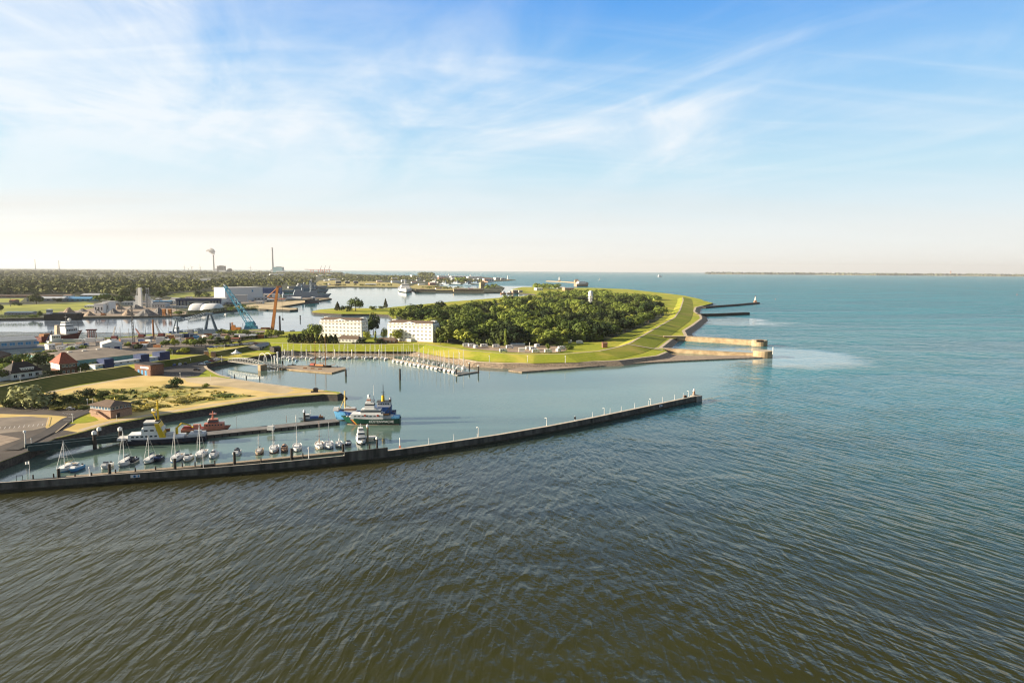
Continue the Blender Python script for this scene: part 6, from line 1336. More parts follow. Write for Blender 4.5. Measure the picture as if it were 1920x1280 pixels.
warship('dark grey warship nearest the far quay with its bow to the right', (622, 559), (530, 560), 10)
warship('middle grey warship of three moored together at the far basin', (617, 549), (532, 549), 9.5, 'grey_blue')
warship('rearmost grey warship with buff upper decks at the far basin', (615, 541), (540, 542), 10, 'grey', tall=.8)
warship('pale grey naval vessel lying bow-on alone in the open harbour water', (762, 549), (757, 542), 10, 'white_old')
for pb, ps, c, lb in (((842, 535.5), (826, 534.5), 'naval_grey', 'leftmost of the small grey warships in the naval basin'), ((864, 533.8), (848, 532.8), 'naval_grey', 'second small grey warship from the left in the naval basin'), ((884, 536), (870, 534.6), 'grey_blue', 'nearest small warship in the middle of the naval basin'), ((902, 533.5), (886, 531.8), 'grey_blue', 'rightmost blue-grey warship in the naval basin'), ((822, 531), (808, 530.5), 'white_old', 'pale small warship behind the leftmost in the naval basin'), ((915, 530), (903, 529), 'brick_pale', 'reddish supply vessel right of the naval basin')): warship(lb, pb, ps, 6.5, c, tall=.9)
t, L_, B, h = ship('harbour_tug', 'black harbour tug with cream wheelhouse at the tan quay', 'tug', (576, 569.5), (599, 566), 6, 11, ('black', 'grey', 'red_dark'), bow=.4, stern=.85, sheer=.5, rake=.5, bul=.5)
deckhouse(t, 'deckhouse', L_*.0, 0, 6, L_*.4, 7, 4, 'timber_dark'); deckhouse(t, 'wheelhouse', -L_*.15, 0, 8, L_*.22, 6, 6, 'cream', .85, .85, 'band')
mb = MB(); mb.tube((0, 0, 9), (0, 0, 20), .4, .2); mb.build('mast', ['black'], t)
pole_thing(563, 599.5, 7, 'dark navigation buoy floating in the river', 'buoy', 'buoy', 'black', 1.0, 1.6, 0, None, 'black'); 
# far mole structures, lock walls, lights
t, W, H, k = nbox('lock_wall', 'long brown lock wall, left of the pair in the far harbour', 'wall', 779, 817, 547.5, 5, 30, 'concrete_tan', 'gravel', z=0)
t, W, H, k = nbox('lock_wall', 'long brown lock wall, right of the pair in the far harbour', 'wall', 851, 907, 548, 6, 30, 'concrete_tan', 'gravel', z=0)
nbox('lock_wall', 'dark low lock wall joining the two brown walls', 'wall', 817, 851, 547.6, 3, 20, 'concrete_dark', 'concrete_dark', z=0)
nbox('quay_wall', 'dark low quay wall right of the brown lock walls', 'wall', 907, 940, 548.2, 2.5, 20, 'concrete_dark', 'concrete_dark', z=0)
t, W, H, k = nbox('bunker_tower', 'square tan tower on the far lock island', 'tower', 901.5, 909, 540, 10, 40, 'concrete_tan', 'path', 2)
for i, (px0, px1, py, hp, w_, r_, lb) in enumerate(((822, 842, 519.5, 2.5, 'cream', 'white_old', 'left long white naval barracks on the far shore'), (846, 876, 520.3, 2.5, 'cream', 'white_old', 'middle long white naval barracks on the far shore'), (878, 905, 521, 2.5, 'cream', 'white_old', 'right long white naval barracks on the far shore'), (908, 926, 528.5, 6, 'white_old', 'coral', 'pale buildings with reddish roofs near the far harbour light'), (929, 938, 524.6, 4, 'white', 'grey', 'white shed on the far harbour mole'), (942, 948, 524.6, 3, 'white_old', 'grey', 'small pale shed beside the far harbour light'), (782, 790, 526, 5, 'cream', 'roof_brown', 'cream tall house among the far trees'), (750, 762, 521, 3, 'white', 'grey_light', 'white house left among the far trees'), (772, 780, 519, 3, 'white', 'grey_light', 'white house right among the far trees'), (798, 806, 522, 3, 'white_old', 'roof_brown', 'small pale house right of the cream tall house'), (630, 640, 531.5, 4.5, 'grey_dark', 'grey', 'left dark bunker on the far meadow'), (648, 656, 531.5, 4, 'grey_dark', 'grey', 'middle dark bunker on the far meadow'), (664, 672, 531.5, 4, 'grey_dark', 'grey', 'right dark bunker on the far meadow'), (686, 706, 534.5, 2.2, 'white_old', 'white', 'row of white sheds on the far meadow'), (595, 622, 517.5, 2, 'white', 'white_old', 'left white tank farm shed on the horizon'), (507, 536, 517, 3, 'white', 'white_old', 'white storage sheds below the blue-green power station'), (470, 486, 516, 2.5, 'white', 'white_old', 'small white storage sheds left of the power station chimney'), (735, 750, 530, 3, 'cream', 'grey', 'pale shed at the right edge of the far meadow'), (706, 730, 524, 2.4, 'white_old', 'roof_brown', 'pale houses on the far tree line'), (1006, 1018, 545, 5, 'white', 'grey_light', 'white boathouse behind the wood'), (1059, 1076, 545.5, 6, 'brick_pale', 'grey_light', 'red brick hall behind the wood'), (1046, 1060, 541, 3, 'white_old', 'white_old', 'low white store left of the red brick hall'), (962, 972, 549, 5, 'brick_pale', 'white_old', 'left pink sheds on the small quay'), (974, 980, 548.5, 4, 'white_old', 'brick_pale', 'right pale sheds on the small quay'), (806, 817, 534, 4, 'coral', 'white_old', 'reddish shed on the naval quay'))):
    nbox('far_building', lb, 'building', px0, px1, py, hp, 40, w_, r_, 4, .6, z=2.6)
# orange dredge pontoons at the small quay
for px, lb in ((944, 'left orange work pontoon at the small far quay'), (956, 'right orange work pontoon at the small far quay')):
    q = P(px, 551, 0); k = K(px, 551, 0); t = thing('work_pontoon', lb, 'boat', q, .2); mb = MB(); mb.prism([(-5*k, -3*k), (5*k, -3*k), (5*k, 3*k), (-5*k, 3*k)], -.5, 2*k); mb.build('hull', ['crane_orange'], t); mb = MB(); mb.box(1*k, 0, 2*k, 4*k, 3*k, 3*k); mb.tube((-2*k, 0, 2*k), (-3*k, 0, 7*k), .3*k); mb.build('deckhouse', ['cream'], t)
def light(px, py, hp, label, w_=1.2, base=2.5, z=2.5):
    q = P(px, py, z); k = K(px, py, z); t = thing('lighthouse', label, 'lighthouse', q); mb = MB(); mb.tube((0, 0, 0), (0, 0, hp*k*.8), w_*k, w_*.75*k, 10); mb.build('tower', ['white'], t); mb = MB(); mb.tube((0, 0, hp*k*.8), (0, 0, hp*k*.85), w_*1.1*k, w_*1.1*k, 10); mb.tube((0, 0, hp*k*.85), (0, 0, hp*k), w_*.6*k, .2*k, 10); mb.build('lantern', ['white_old'], t); mb = MB(); mb.box(0, 0, -1, base*2*k, base*2*k, 1.5*k+1); mb.build('base', ['concrete_tan'], t)
light(952, 525.2, 9, 'small white lighthouse on the tip of the far harbour mole')
light(1049, 526.5, 7.5, 'stout white lighthouse on the long outer mole', 1.7, 3, 4)
light(842, 519.3, 6, 'left white water tower on the far barracks', 1.2, 1.5); light(882, 520.4, 6, 'right white water tower on the far barracks', 1.2, 1.5)
breakwater('breakwater', 'far outer mole with the stout white lighthouse', [(1024, 526.5), (1050, 527.5), (1082, 529.5)], -30, 5, 'concrete_tan', 'path')
q = P(1081, 530.5, 0); k = K(1081, 530.5, 0); t = thing('mole_fort', 'dark domed building at the root of the far outer mole', 'building', q); mb = MB(); mb.box(0, 0, 0, 8*k, 60, 5*k); mb.build('wall', ['concrete_tan'], t); mb = MB(); mb.hip(0, 0, 5*k, 8*k, 60, 2.4*k, .3); mb.build('roof', ['roof_brown'], t)
t, L_, B, h = ship('moored_freighter', 'stubby pink and white freighter moored at the far outer mole', 'ship', (1107, 537.5), (1082, 537.5), 15, 50, ('brick_pale', 'white_old', 'black'), bow=.25, stern=.9, sheer=.2, rake=.3); deckhouse(t, 'deckhouse', -4, 0, 15, L_*.6, 36, 12, 'white_old', .8, .8); deckhouse(t, 'bridge', L_*.25, 0, 15, L_*.3, 36, 7, 'brick_pale', .7, .8)
# sails and a ship far out
q = P(1124, 525.5, 0); k = K(1124, 525.5, 0); t = thing('sailing_yacht', 'tiny white sail far out on the open bay', 'sailboat', q); mb = MB(); hull(mb, 3.4*k, 1*k, .6*k, n=8); mb.build('hull', ['white', 'white', 'white'], t); mb = MB(); mb.add([(.2*k, 0, .8*k), (-1.3*k, .2*k, .9*k), (.2*k, 0, 4.8*k), (1.4*k, .2*k, .8*k)], [(0, 1, 2), (0, 2, 3)]); mb.build('sail', ['white'], t)
t, L_, B, h = ship('ferry', 'small white passenger ship far out on the horizon water', 'ship', (1234.5, 519.3), (1241, 519.3), 14, 30, ('white', 'white', 'white'), n=10); deckhouse(t, 'deckhouse', 0, 0, 14, L_*.5, 20, 14, 'white', .9, .9)
q = P(1454, 561.5, 0); k = K(1454, 561.5, 0); t = thing('buoy', 'small red buoy in the bay right of the black jetty', 'buoy', q); mb = MB(); mb.tube((0, 0, -.5), (0, 0, 1.0*k), .9*k, .7*k, 10); mb.build('body', ['coral'], t); mb = MB(); mb.tube((0, 0, 1.0*k), (0, 0, 2.4*k), .25*k, .15*k, 6); mb.build('mast', ['red_dark'], t)
q = P(1905, 563, 0); k = K(1905, 553, 0); t = thing('buoy', 'small red buoy at the far right edge of the bay', 'buoy', P(1907, 553, 0)); mb = MB(); mb.tube((0, 0, -.5), (0, 0, 1.6*k), .7*k, .5*k, 10); mb.build('body', ['red'], t); mb = MB(); mb.tube((0, 0, 1.6*k), (0, 0, 3.6*k), .2*k, .12*k, 6); mb.build('mast', ['red_dark'], t)

# ------------------------------------------------------------ horizon: power plants, turbines, port cranes (about 13 km away)
DF = 12500.0
def far(px, d=DF): q = CAM+((fw*F+rt*(px-960)+up*(640-505))*(d/F)); return Vector((q.x, q.y, 0)), d/F
def chim(px, ytop, label, w_=1.6, col='grey', name='chimney_stack', d=DF, w2=None):
    q, k = far(px, d); zt = CAM.z+((506.5-6+ .0065*(px-400)-3.2)-ytop)*k  # top from its height over the horizon
    t = thing(name, label, 'chimney', q); mb = MB(); mb.tube((0, 0, 0), (0, 0, zt), w_*k*.75, (w2 or w_*.5)*k, 12); mb.build('shaft', [col], t); mb = MB(); mb.tube((0, 0, zt), (0, 0, zt+1.2*k), (w2 or w_*.5)*1.15*k, (w2 or w_*.5)*1.15*k, 12); mb.build('rim', ['red_dark'], t); return q, k, zt
q1, k1, z1 = chim(401, 474, 'slim grey power station chimney trailing a puff of smoke', 2.2)
chim(511.5, 460, 'tallest dark chimney on the horizon beside the blue-green power station', 2.6)
chim(66.5, 482, 'thin lattice like chimney at the far left of the horizon', 1.0); chim(111, 484, 'thin chimney right of the leftmost one on the horizon', 1.0)
def plant(px0, px1, ytop, label, col, step=None):
    q, k = far((px0+px1)/2); W = (px1-px0)*k; zt = CAM.z+((506.5-6+.0065*(px0-400)-3.2)-ytop)*k
    t = thing('power_station', label, 'power station', q); mb = MB(); mb.box(0, 0, 0, W, W*.7, zt, 0, 0, .96, .96); mb.build('boiler_house', [col], t); mb = MB(); mb.box(W*.0, 0, zt, W*.5, W*.4, 1*k); mb.build('roof_plant', ['grey'], t); mb = MB(); mb.box(-W*.62, -W*.1, 0, W*.3, W*.4, zt*.62); mb.box(W*.4, -W*.5, 0, W*.9, W*.4, zt*.4); mb.build('turbine_hall', ['grey_light'], t)
plant(408.5, 422, 492.5, 'dark grey boiler house beside the smoking chimney', 'grey_dark'); plant(427, 434.5, 498, 'small dark boiler house right of the larger one', 'grey_dark'); plant(514, 531, 494.5, 'blue-green power station block under the tallest chimney', 'teal_roof')
for i, (px, yt, r) in enumerate(((346, 491.5, 5), (353.5, 495.5, 3.5), (360, 491.5, 5), (376, 491.5, 5.5), (470, 492, 5.5))):
    q, k = far(px); zt = CAM.z+((506.5-6+.0065*(px-400)-3.2)-(yt+r*.6))*k; t = thing('wind_turbine', '%s wind turbine from the left on the horizon' % od(i), 'wind turbine', q, 0, 'wind turbines on the horizon')
    mb = MB(); mb.tube((0, 0, 0), (0, 0, zt), .45*k, .28*k, 8); mb.build('tower', ['grey'], t); mb = MB(); mb.box(0, 0, zt-.3*k, .7*k, 1.4*k, .6*k); mb.build('nacelle', ['grey'], t)
    for j in range(3): a = 2*pi*j/3+i*.5+.3; mb = MB(); mb.tube((0, -.9*k, zt), (r*k*sin(a), -.9*k, zt+r*k*cos(a)), .26*k, .08*k, 5); mb.build('blade', ['grey'], t)
for i, (px, bt) in enumerate(((585, 3), (599, 14), (606.5, 14.5), (615, 15))):
    q, k = far(px, 11000); b0 = CAM.z-(507.5+.0065*(px-960)*0-504.5)*k*0-20; t = thing('container_crane', '%s red container crane from the left on the horizon' % od(i), 'crane', q, 0, 'container cranes on the horizon')
    mb = MB()
    for x in (-2.4, 2.4):
        for y in (-1.6, 1.6): mb.tube((x*k, y*k, 0), (x*k*.9, y*k, 8.6*k), .42*k)
    mb.build('portal', ['coral'], t); mb = MB(); mb.box(0, 0, 8*k, 13*k, 2*k, .9*k); mb.build('girder', ['coral'], t)
    mb = MB(); 
    if bt > 5: mb.tube((1.4*k, 0, 8.6*k), (4.2*k, 0, (bt+2)*k), .5*k, .3*k)
    else: mb.tube((-6*k, 0, 8.5*k), (-14*k, 0, 8.7*k), .5*k, .4*k)
    mb.build('boom', ['grey_dark'], t)
q, k = far(600, 11000); t = thing('container_quay', 'pale container terminal quay below the red cranes on the horizon', 'quay', q)
mb = MB(); mb.box(0, 0, -3, 62*k, 300, 13); mb.build('quay_wall', ['concrete'], t)
for i in range(7): mb = MB(); mb.box((-24+8*i)*k, -80, 10, 6.5*k, 60, random.uniform(.8, 2)*k); mb.build('container_stack', [random.choice(['coral', 'blue_light', 'white_old', 'brick_pale'])], t)
# smoke plume
m = bpy.data.materials.new('smoke'); m.use_nodes = True; nt_ = m.node_tree; nt_.nodes.remove(nt_.nodes['Principled BSDF']); vp = nt_.nodes.new('ShaderNodeVolumePrincipled'); vp.inputs['Color'].default_value = (.95, .9, .85, 1); vp.inputs['Density'].default_value = .06; nt_.links.new(vp.outputs[0], nt_.nodes['Material Output'].inputs['Volume']); MATS['smoke'] = m
mb = MB(); 
for dx, dz, r in ((.3, .6, .9), (0, 2.4, 1.6), (-1.6, 4.2, 2.1), (.6, 5.2, 1.7), (-3.6, 5.6, 2.2), (-1.2, 7, 2.3), (-5.5, 6.6, 1.8), (-2.5, 8.6, 1.6), (-7.6, 6.4, 1.3)): mb.ball((dx*1.5*k1, random.uniform(-1, 1)*k1, dz*1.35*k1), 1.6*r*k1, None, r*1.45*k1, 12, 8)
o = mb.build('smoke', ['smoke'], None, q1+Vector((0, 0, z1+k1)), smooth=True); o['kind'] = 'stuff'; o['label'] = 'pale smoke puff drifting left from the chimney'; o['category'] = 'smoke'
# tower on the far shore and woods there
q, k = far(1783, 22500); t = thing('water_tower', 'slim tower on the low shore across the bay', 'tower', q); mb = MB(); mb.tube((0, 0, 0), (0, 0, 7.6*k), .9*k, .8*k, 8); mb.build('shaft', ['brick_pale'], t); mb = MB(); mb.tube((0, 0, 7.6*k), (0, 0, 9*k), 1.3*k, .3*k, 8); mb.build('cap', ['roof_red'], t)

# small gear scattered over the quay, each its own thing
GEAR = [(126, 651, 'rust', 5, 2.2), (134, 648, 'grey_dark', 8, 2.4), (148, 645, 'cream_trim', 6, 2), (160, 648, 'blue', 6, 2.6), (206, 643, 'rust', 7, 2.4), (214, 641, 'white', 5, 3), (222, 645, 'grey_dark', 9, 2), (229, 640, 'crane_orange', 5, 2.6), (266, 640, 'blue_dark', 7, 2.6), (272, 644, 'rust', 9, 2.2), (279, 641, 'white', 6, 2.6), (286, 647, 'grey_dark', 7, 2), (296, 651, 'rust', 8, 2.4), (307, 636, 'grey_dark', 9, 3), (313, 640, 'cream', 6, 2.6), (319, 633, 'rust', 8, 2.6), (334, 638, 'white', 5, 2.6), (339, 642, 'grey_dark', 8, 2.2), (356, 637, 'rust', 8, 2.4), (361, 631, 'grey_blue', 10, 3), (384, 633, 'white', 6, 2.8), (390, 630, 'rust', 8, 3), (398, 633, 'grey_dark', 8, 2.4), (457, 632, 'white_old', 9, 2.6), (466, 631, 'grey_dark', 7, 2.4), (478, 629, 'white', 8, 2.6), (490, 628, 'rust', 7, 3), (503, 627, 'grey_dark', 9, 3)]
CN = {'rust': 'rusty', 'grey_dark': 'dark grey', 'cream_trim': 'tan', 'blue': 'blue', 'white': 'white', 'crane_orange': 'orange', 'blue_dark': 'dark blue', 'cream': 'cream', 'grey_blue': 'grey-blue', 'white_old': 'off-white'}
cnt = {}
for px, py, c, L_, H_ in GEAR:
    i = cnt[c] = cnt.get(c, -1)+1
    container(px, py, c, L_, 2.6, H_, random.uniform(-.4, .6), '%s %s gear crate from the left on the open quay ground' % (od(i), CN[c]), 'gear_crate', 'crate')
for i, (px, py, hp, c) in enumerate(((108, 640, 22, 'grey_dark'), (226, 636, 24, 'white_old'), (242, 634, 18, 'grey'), (273, 633, 26, 'grey_dark'), (316, 630, 16, 'white_old'), (353, 629, 18, 'grey'), (404, 626, 15, 'grey_dark'), (456, 626, 20, 'grey_dark'))):
    pole_thing(px, py, hp, '%s thin mast from the left along the near quay edge' % od(i), 'mast', 'mast', c, .3, None, LZ)

nbox('far_hall', 'white low hall between the meadow and the gravel yard', 'hall', 158, 178, 577, 4, 30, 'white_old', 'grey_light', 4, 1)
nbox('far_hall', 'grey workshop behind the gravel heaps left of the concrete tower', 'hall', 228, 250, 572, 6, 30, 'grey_light', 'grey', 4, 1)
nbox('far_hall', 'white workshop right of the dark blue roofed hall', 'hall', 398, 424, 565, 6, 30, 'white', 'grey_light', 4, 1)
nbox('far_hall', 'buff office block left of the dark blue roofed hall', 'building', 316, 331, 570, 7, 25, 'cream', 'white_old', 3)
nbox('far_hall', 'long pale shed in front of the dark blue roofed hall', 'hall', 300, 345, 577.5, 3, 20, 'white_old', 'grey', 6)
nbox('far_hall', 'grey store at the landward end of the tan quay', 'hall', 424, 446, 571, 5, 25, 'grey', 'grey_light', 4, 1)
t, L_, B, h = ship('cargo_barge', 'dark low barge moored at the edge of the far meadow', 'barge', (640, 536), (612, 535.5), 5, 14, ('timber_dark', 'rust', 'black'), bow=.15, stern=.85, sheer=.1, rake=.3, bul=.6); deckhouse(t, 'wheelhouse', -L_*.38, 0, 5, L_*.12, 9, 7, 'white_old', .9, .9, 'band')
t, L_, B, h = ship('workboat', 'white and blue workboat at the near quay left of the grey slewing crane', 'boat', (345, 627), (318, 628.5), 4, 7, ('blue', 'grey', 'black'), bow=.35, stern=.85, sheer=.4, rake=.6, bul=.4); deckhouse(t, 'wheelhouse', L_*.1, 0, 4, L_*.25, 5, 6, 'white', .85, .9, 'band')
crane_lattice(212, 636, 24, 'short pale lattice crane at the near quay behind the white hall', 'white_old', 5, 2)
crane_lattice(300, 631, 30, 'grey lattice crane leaning left at the near quay by the dark pile', 'grey', -9, 2.4)

rb = random.Random(77)
WC = [('white', 'white'), ('cream', 'cream'), ('grey_light', 'pale grey'), ('brick_pale', 'pale brick'), ('white_old', 'off-white'), ('grey', 'grey')]
RC = ['white_old', 'roof_brown', 'grey', 'roof_red', 'grey_light', 'brick_pale']
cnt2 = {}
for px, py in ((612, 527), (624, 525.5), (646, 523.5), (660, 527.5), (674, 522.5), (690, 526.5), (712, 529), (722, 521.5), (741, 525.5), (758, 528.5), (768, 524), (777, 530.5), (791, 534.5), (799, 528), (812, 526), (820, 530), (829, 524.5), (838, 528.5), (851, 525.5), (858, 530), (872, 526), (880, 529.5), (893, 526.5), (902, 524.5), (866, 543), (823, 542), (792, 543.5), (884, 543.5)):
    c, cn = rb.choice(WC); i = cnt2[cn] = cnt2.get(cn, -1)+1; wpx = rb.uniform(5, 13)
    nbox('far_building', '%s %s building from the left among the low blocks of the far naval shore' % (od(i), cn), 'building', px-wpx/2, px+wpx/2, py, rb.uniform(1.6, 3.6), 35, c, rb.choice(RC), 3, rb.uniform(.3, 1))
cnt2 = {}
for px, py in ((22, 568.5), (70, 562), (126, 559.5), (205, 575), (212, 571), (247, 566), (272, 567), (295, 566), (327, 563), (352, 561.5), (366, 576), (424, 560.5), (486, 570), (508, 566), (527, 564.5)):
    c, cn = rb.choice(WC); i = cnt2[cn] = cnt2.get(cn, -1)+1; wpx = rb.uniform(7, 18)
    nbox('far_shed', '%s %s shed from the left among the yards of the far river side' % (od(i), cn), 'shed', px-wpx/2, px+wpx/2, py, rb.uniform(3, 6), 20, c, rb.choice(RC), 3, rb.uniform(.4, 1.4))
cnt2 = {}
for px, py in ((112, 655), (131, 657), (146, 650), (183, 648), (203, 650), (250, 652), (268, 650.5), (276, 638), (308, 647), (334, 633.5), (374, 641), (388, 637), (403, 631), (420, 633), (473, 634.5), (440, 641)):
    c, cn = rb.choice(WC); i = cnt2[cn] = cnt2.get(cn, -1)+1; wpx = rb.uniform(7, 15)
    nbox('quay_shed', '%s %s shed from the left on the near quay ground' % (od(i), cn), 'shed', px-wpx/2, px+wpx/2, py, rb.uniform(4, 7), 9, c, rb.choice(RC), 3, rb.uniform(.6, 1.6), z=LZ)
for i, (px, py, hp) in enumerate(((20, 575, 16), (140, 563, 14), (151, 563, 13), (200, 590, 22), (228, 589, 18), (300, 576, 20), (331, 588, 16), (440, 570, 18), (505, 564, 14), (543, 560, 18), (598, 558, 16))):
    pole_thing(px, py, hp, '%s thin pylon from the left along the far river side' % od(i), 'pylon', 'pylon', 'grey_dark', .45, None, 2.6)
# ------------------------------------------------------------ trees
def crown_mesh(kind, seed, leaf):
    """crown of small leaf faces gathered in clumps round limbs; unit size about 1 m across and 1 m high"""
    rn = random.Random(seed); mb = MB(); cl = []
    if kind == 'round': spec = [(rn.uniform(-.34, .34), rn.uniform(-.34, .34), rn.uniform(.28, .86), rn.uniform(.15, .27)) for _ in range(17)]
    elif kind == 'tall': spec = [(rn.uniform(-.2, .2)*(1.1-z), rn.uniform(-.2, .2)*(1.1-z), z, rn.uniform(.10, .18)) for z in [rn.uniform(.16, .94) for _ in range(18)]]
    elif kind == 'conifer': spec = [((1-z)*.36*cos(a), (1-z)*.36*sin(a), z, .06+.13*(1-z)) for z, a in [(.06+.9*i/22, i*2.4) for i in range(23)]]
    else: spec = [(rn.uniform(-.40, .40), rn.uniform(-.40, .40), rn.uniform(.15, .7), rn.uniform(.16, .28)) for _ in range(15)]
    for x, y, z, r in spec:
        if kind == 'round':
            d = math.hypot(x, y); z = z*(1-.35*d*d*4*.5) if z > .5 else z+.12
        n = int(34+150*r)
        for _ in range(n):
            v = Vector((rn.gauss(0, 1), rn.gauss(0, 1), rn.gauss(0, 1)+.25)).normalized()
            p = Vector((x, y, z))+v*r*rn.uniform(.72, 1.08)*Vector((1, 1, .85)).length/1.65
            nn = (v+Vector((rn.uniform(-.35, .35), rn.uniform(-.35, .35), rn.uniform(-.2, .4)))).normalized()
            a = nn.orthogonal().normalized(); b = nn.cross(a); th = rn.uniform(0, pi); a, b = a*cos(th)+b*sin(th), b*cos(th)-a*sin(th)
            s = leaf*rn.uniform(.6, 1.3)
            mb.add([p+a*s, p+b*s*.7, p-a*s, p-b*s*.7], [(0, 1, 2, 3)])
    return mb
def trunk_mesh(kind):
    mb = MB(); mb.tube((0, 0, -.02), (.01, 0, .45), .035, .022, 6); mb.tube((.01, 0, .45), (0, .01, .8), .022, .006, 5)
    if kind != 'conifer':
        for a in range(4): mb.tube((.005, 0, .28+.06*a), (.26*cos(a*1.7), .26*sin(a*1.7), .52+.07*a), .016, .005, 4)
    return mb
TP = {}
def tree_proto(kind, leafm, seed, leaf=.05):
    t = thing('tree', 'x', 'tree', (0, 0, -200)); crown_mesh(kind, seed, leaf).build('crown', [leafm], t); trunk_mesh(kind).build('trunk', ['bark'], t); return t
for kd, lf in (('round', 'leaf_mid'), ('round', 'leaf_dark'), ('round', 'leaf_light'), ('round', 'leaf_mid'), ('tall', 'leaf_light'), ('tall', 'leaf_mid'), ('tall', 'leaf_dark'), ('conifer', 'leaf_conifer'), ('bush', 'leaf_mid'), ('bush', 'leaf_dark'), ('bush', 'leaf_light'), ('bush', 'leaf_grey'), ('bush', 'leaf_dry')):
    TP.setdefault((kd, lf), []).append([tree_proto(kd, lf, len(TP)*7+3+random.randint(0, 99), .058 if kd != 'conifer' else .05), False])
NAMES = {'round': 'tree', 'tall': 'tree', 'conifer': 'conifer', 'bush': 'bush'}
def plant(px, py, kind, leafm, h, wid, label, group=None, z=LZ, cat=None, name=None):
    e = random.choice(TP[(kind, leafm)]); q = P(px, py, z); rz = random.uniform(0, 6.28)
    if not e[1]: o = e[0]; e[1] = True; o.location = q; o.rotation_euler.z = rz
    else: o = dup(e[0], q, rz)
    if 'group' in o: del o['group']
    o.scale = (wid, wid*random.uniform(.9, 1.1), h); o.name = name or NAMES[kind]; o['label'] = label; o['category'] = cat or NAMES[kind]
    if group: o['group'] = group
    return o
def inpoly(x, y, pts):
    c = False; n = len(pts); j = n-1
    for i in range(n):
        if (pts[i][1] > y) != (pts[j][1] > y) and x < (pts[j][0]-pts[i][0])*(y-pts[i][1])/(pts[j][1]-pts[i][1])+pts[i][0]: c = not c
        j = i
    return c
HUE = {'leaf_mid': 'mid green', 'leaf_dark': 'dark green', 'leaf_light': 'bright yellow-green', 'leaf_grey': 'grey-green', 'leaf_conifer': 'dark', 'leaf_dry': 'straw coloured'}
# park wood: (photo outline of the foot of the trees)
WOOD = [(828, 641), (880, 647), (960, 649), (1035, 647), (1060, 640), (1128, 640), (1150, 631), (1182, 619), (1222, 603), (1240, 592), (1240, 577), (1200, 566), (1150, 561), (1060, 560), (1000, 562), (930, 571), (860, 580), (780, 588), (745, 594), (752, 606), (790, 616), (824, 628)]
rn = random.Random(42); pts = []
for _ in range(60000):
    x, y = rn.uniform(735, 1250), rn.uniform(558, 650)
    if not inpoly(x, y, WOOD): continue
    s = S(x, y, LZ); r = 12.0*s
    if all((x-a)**2+(2.2*(y-b))**2 > (.5*(r+c))**2 for a, b, c in pts): pts.append((x, y, r))
    if len(pts) >= 330: break
pts.sort(key=lambda q: -q[1])
WOODN = len(pts)
far_pts = pts[235:]
for x, y, r in pts[:235]:
    u = rn.random()
    kd, lf = ('round', 'leaf_mid') if u < .40 else ('round', 'leaf_light') if u < .66 else ('round', 'leaf_dark') if u < .80 else ('tall', 'leaf_mid') if u < .86 else ('round', 'leaf_mid')
    if x > 1090 and u > .5: kd, lf = 'round', 'leaf_dark'
    zone = 'behind the motorhomes at the front of the wood' if y > 628 and 860 < x < 1060 else 'right behind the right apartment block' if x < 850 and y > 600 else 'along the dike edge of the wood' if x > 1175 else 'around the domed tower' if x > 1060 and y < 596 else 'on the harbour side of the wood' if y < 585 else 'in the right part of the wood' if x > 1000 else 'in the left part of the wood' if x < 900 else 'in the middle of the wood'
    h = rn.uniform(11, 21) if kd == 'round' else rn.uniform(16, 22); w_ = h*rn.uniform(1.15, 1.55)+2 if kd == 'round' else rn.uniform(13, 17)
    plant(x, y, kd, lf, h, w_, '%s %s tree standing %s' % (HUE[lf], 'broad crowned' if kd == 'round' else 'slender', zone), '%s %s trees %s' % (HUE[lf], kd, zone))
# the smaller far members of the wood and its understorey as one mass
def clump_mass(items, leafm, name, label, n=26, seed=1, leafk=.34):
    rn = random.Random(seed); mb = MB()
    for q, r, h in items:
        for _ in range(n):
            v = Vector((rn.gauss(0, 1), rn.gauss(0, 1), rn.gauss(.35, 1))).normalized()
            if v.z < -.2: v.z = -v.z
            p = q+Vector((v.x*r*rn.uniform(.6, 1), v.y*r*rn.uniform(.6, 1), h*.45+v.z*h*.5*rn.uniform(.7, 1.05)))
            nn = (v+Vector((rn.uniform(-.5, .5), rn.uniform(-.5, .5), rn.uniform(-.2, .6)))).normalized(); a = nn.orthogonal().normalized(); b = nn.cross(a); th = rn.uniform(0, pi); a, b = a*cos(th)+b*sin(th), b*cos(th)-a*sin(th)
            s = r*leafk*rn.uniform(.6, 1.4); mb.add([p+a*s, p+b*s*.75, p-a*s, p-b*s*.75], [(0, 1, 2, 3)])
    o = mb.build(name, [leafm]); o['kind'] = 'stuff'; o['label'] = label; o['category'] = 'woods'; return o
it = [(P(x, y, LZ), rn.uniform(7, 10), rn.uniform(11, 16)) for x, y, r in far_pts]
for _ in range(1500):
    x, y = rn.uniform(735, 1250), rn.uniform(558, 650)
    if inpoly(x, y, WOOD): it.append((P(x, y, LZ), rn.uniform(4, 7), rn.uniform(4, 9)))
clump_mass(it, 'leaf_dark', 'undergrowth', 'green undergrowth and crowns filling the wood', 34, 5, .22)  # dark leaf colour paints shade into the gaps between crowns
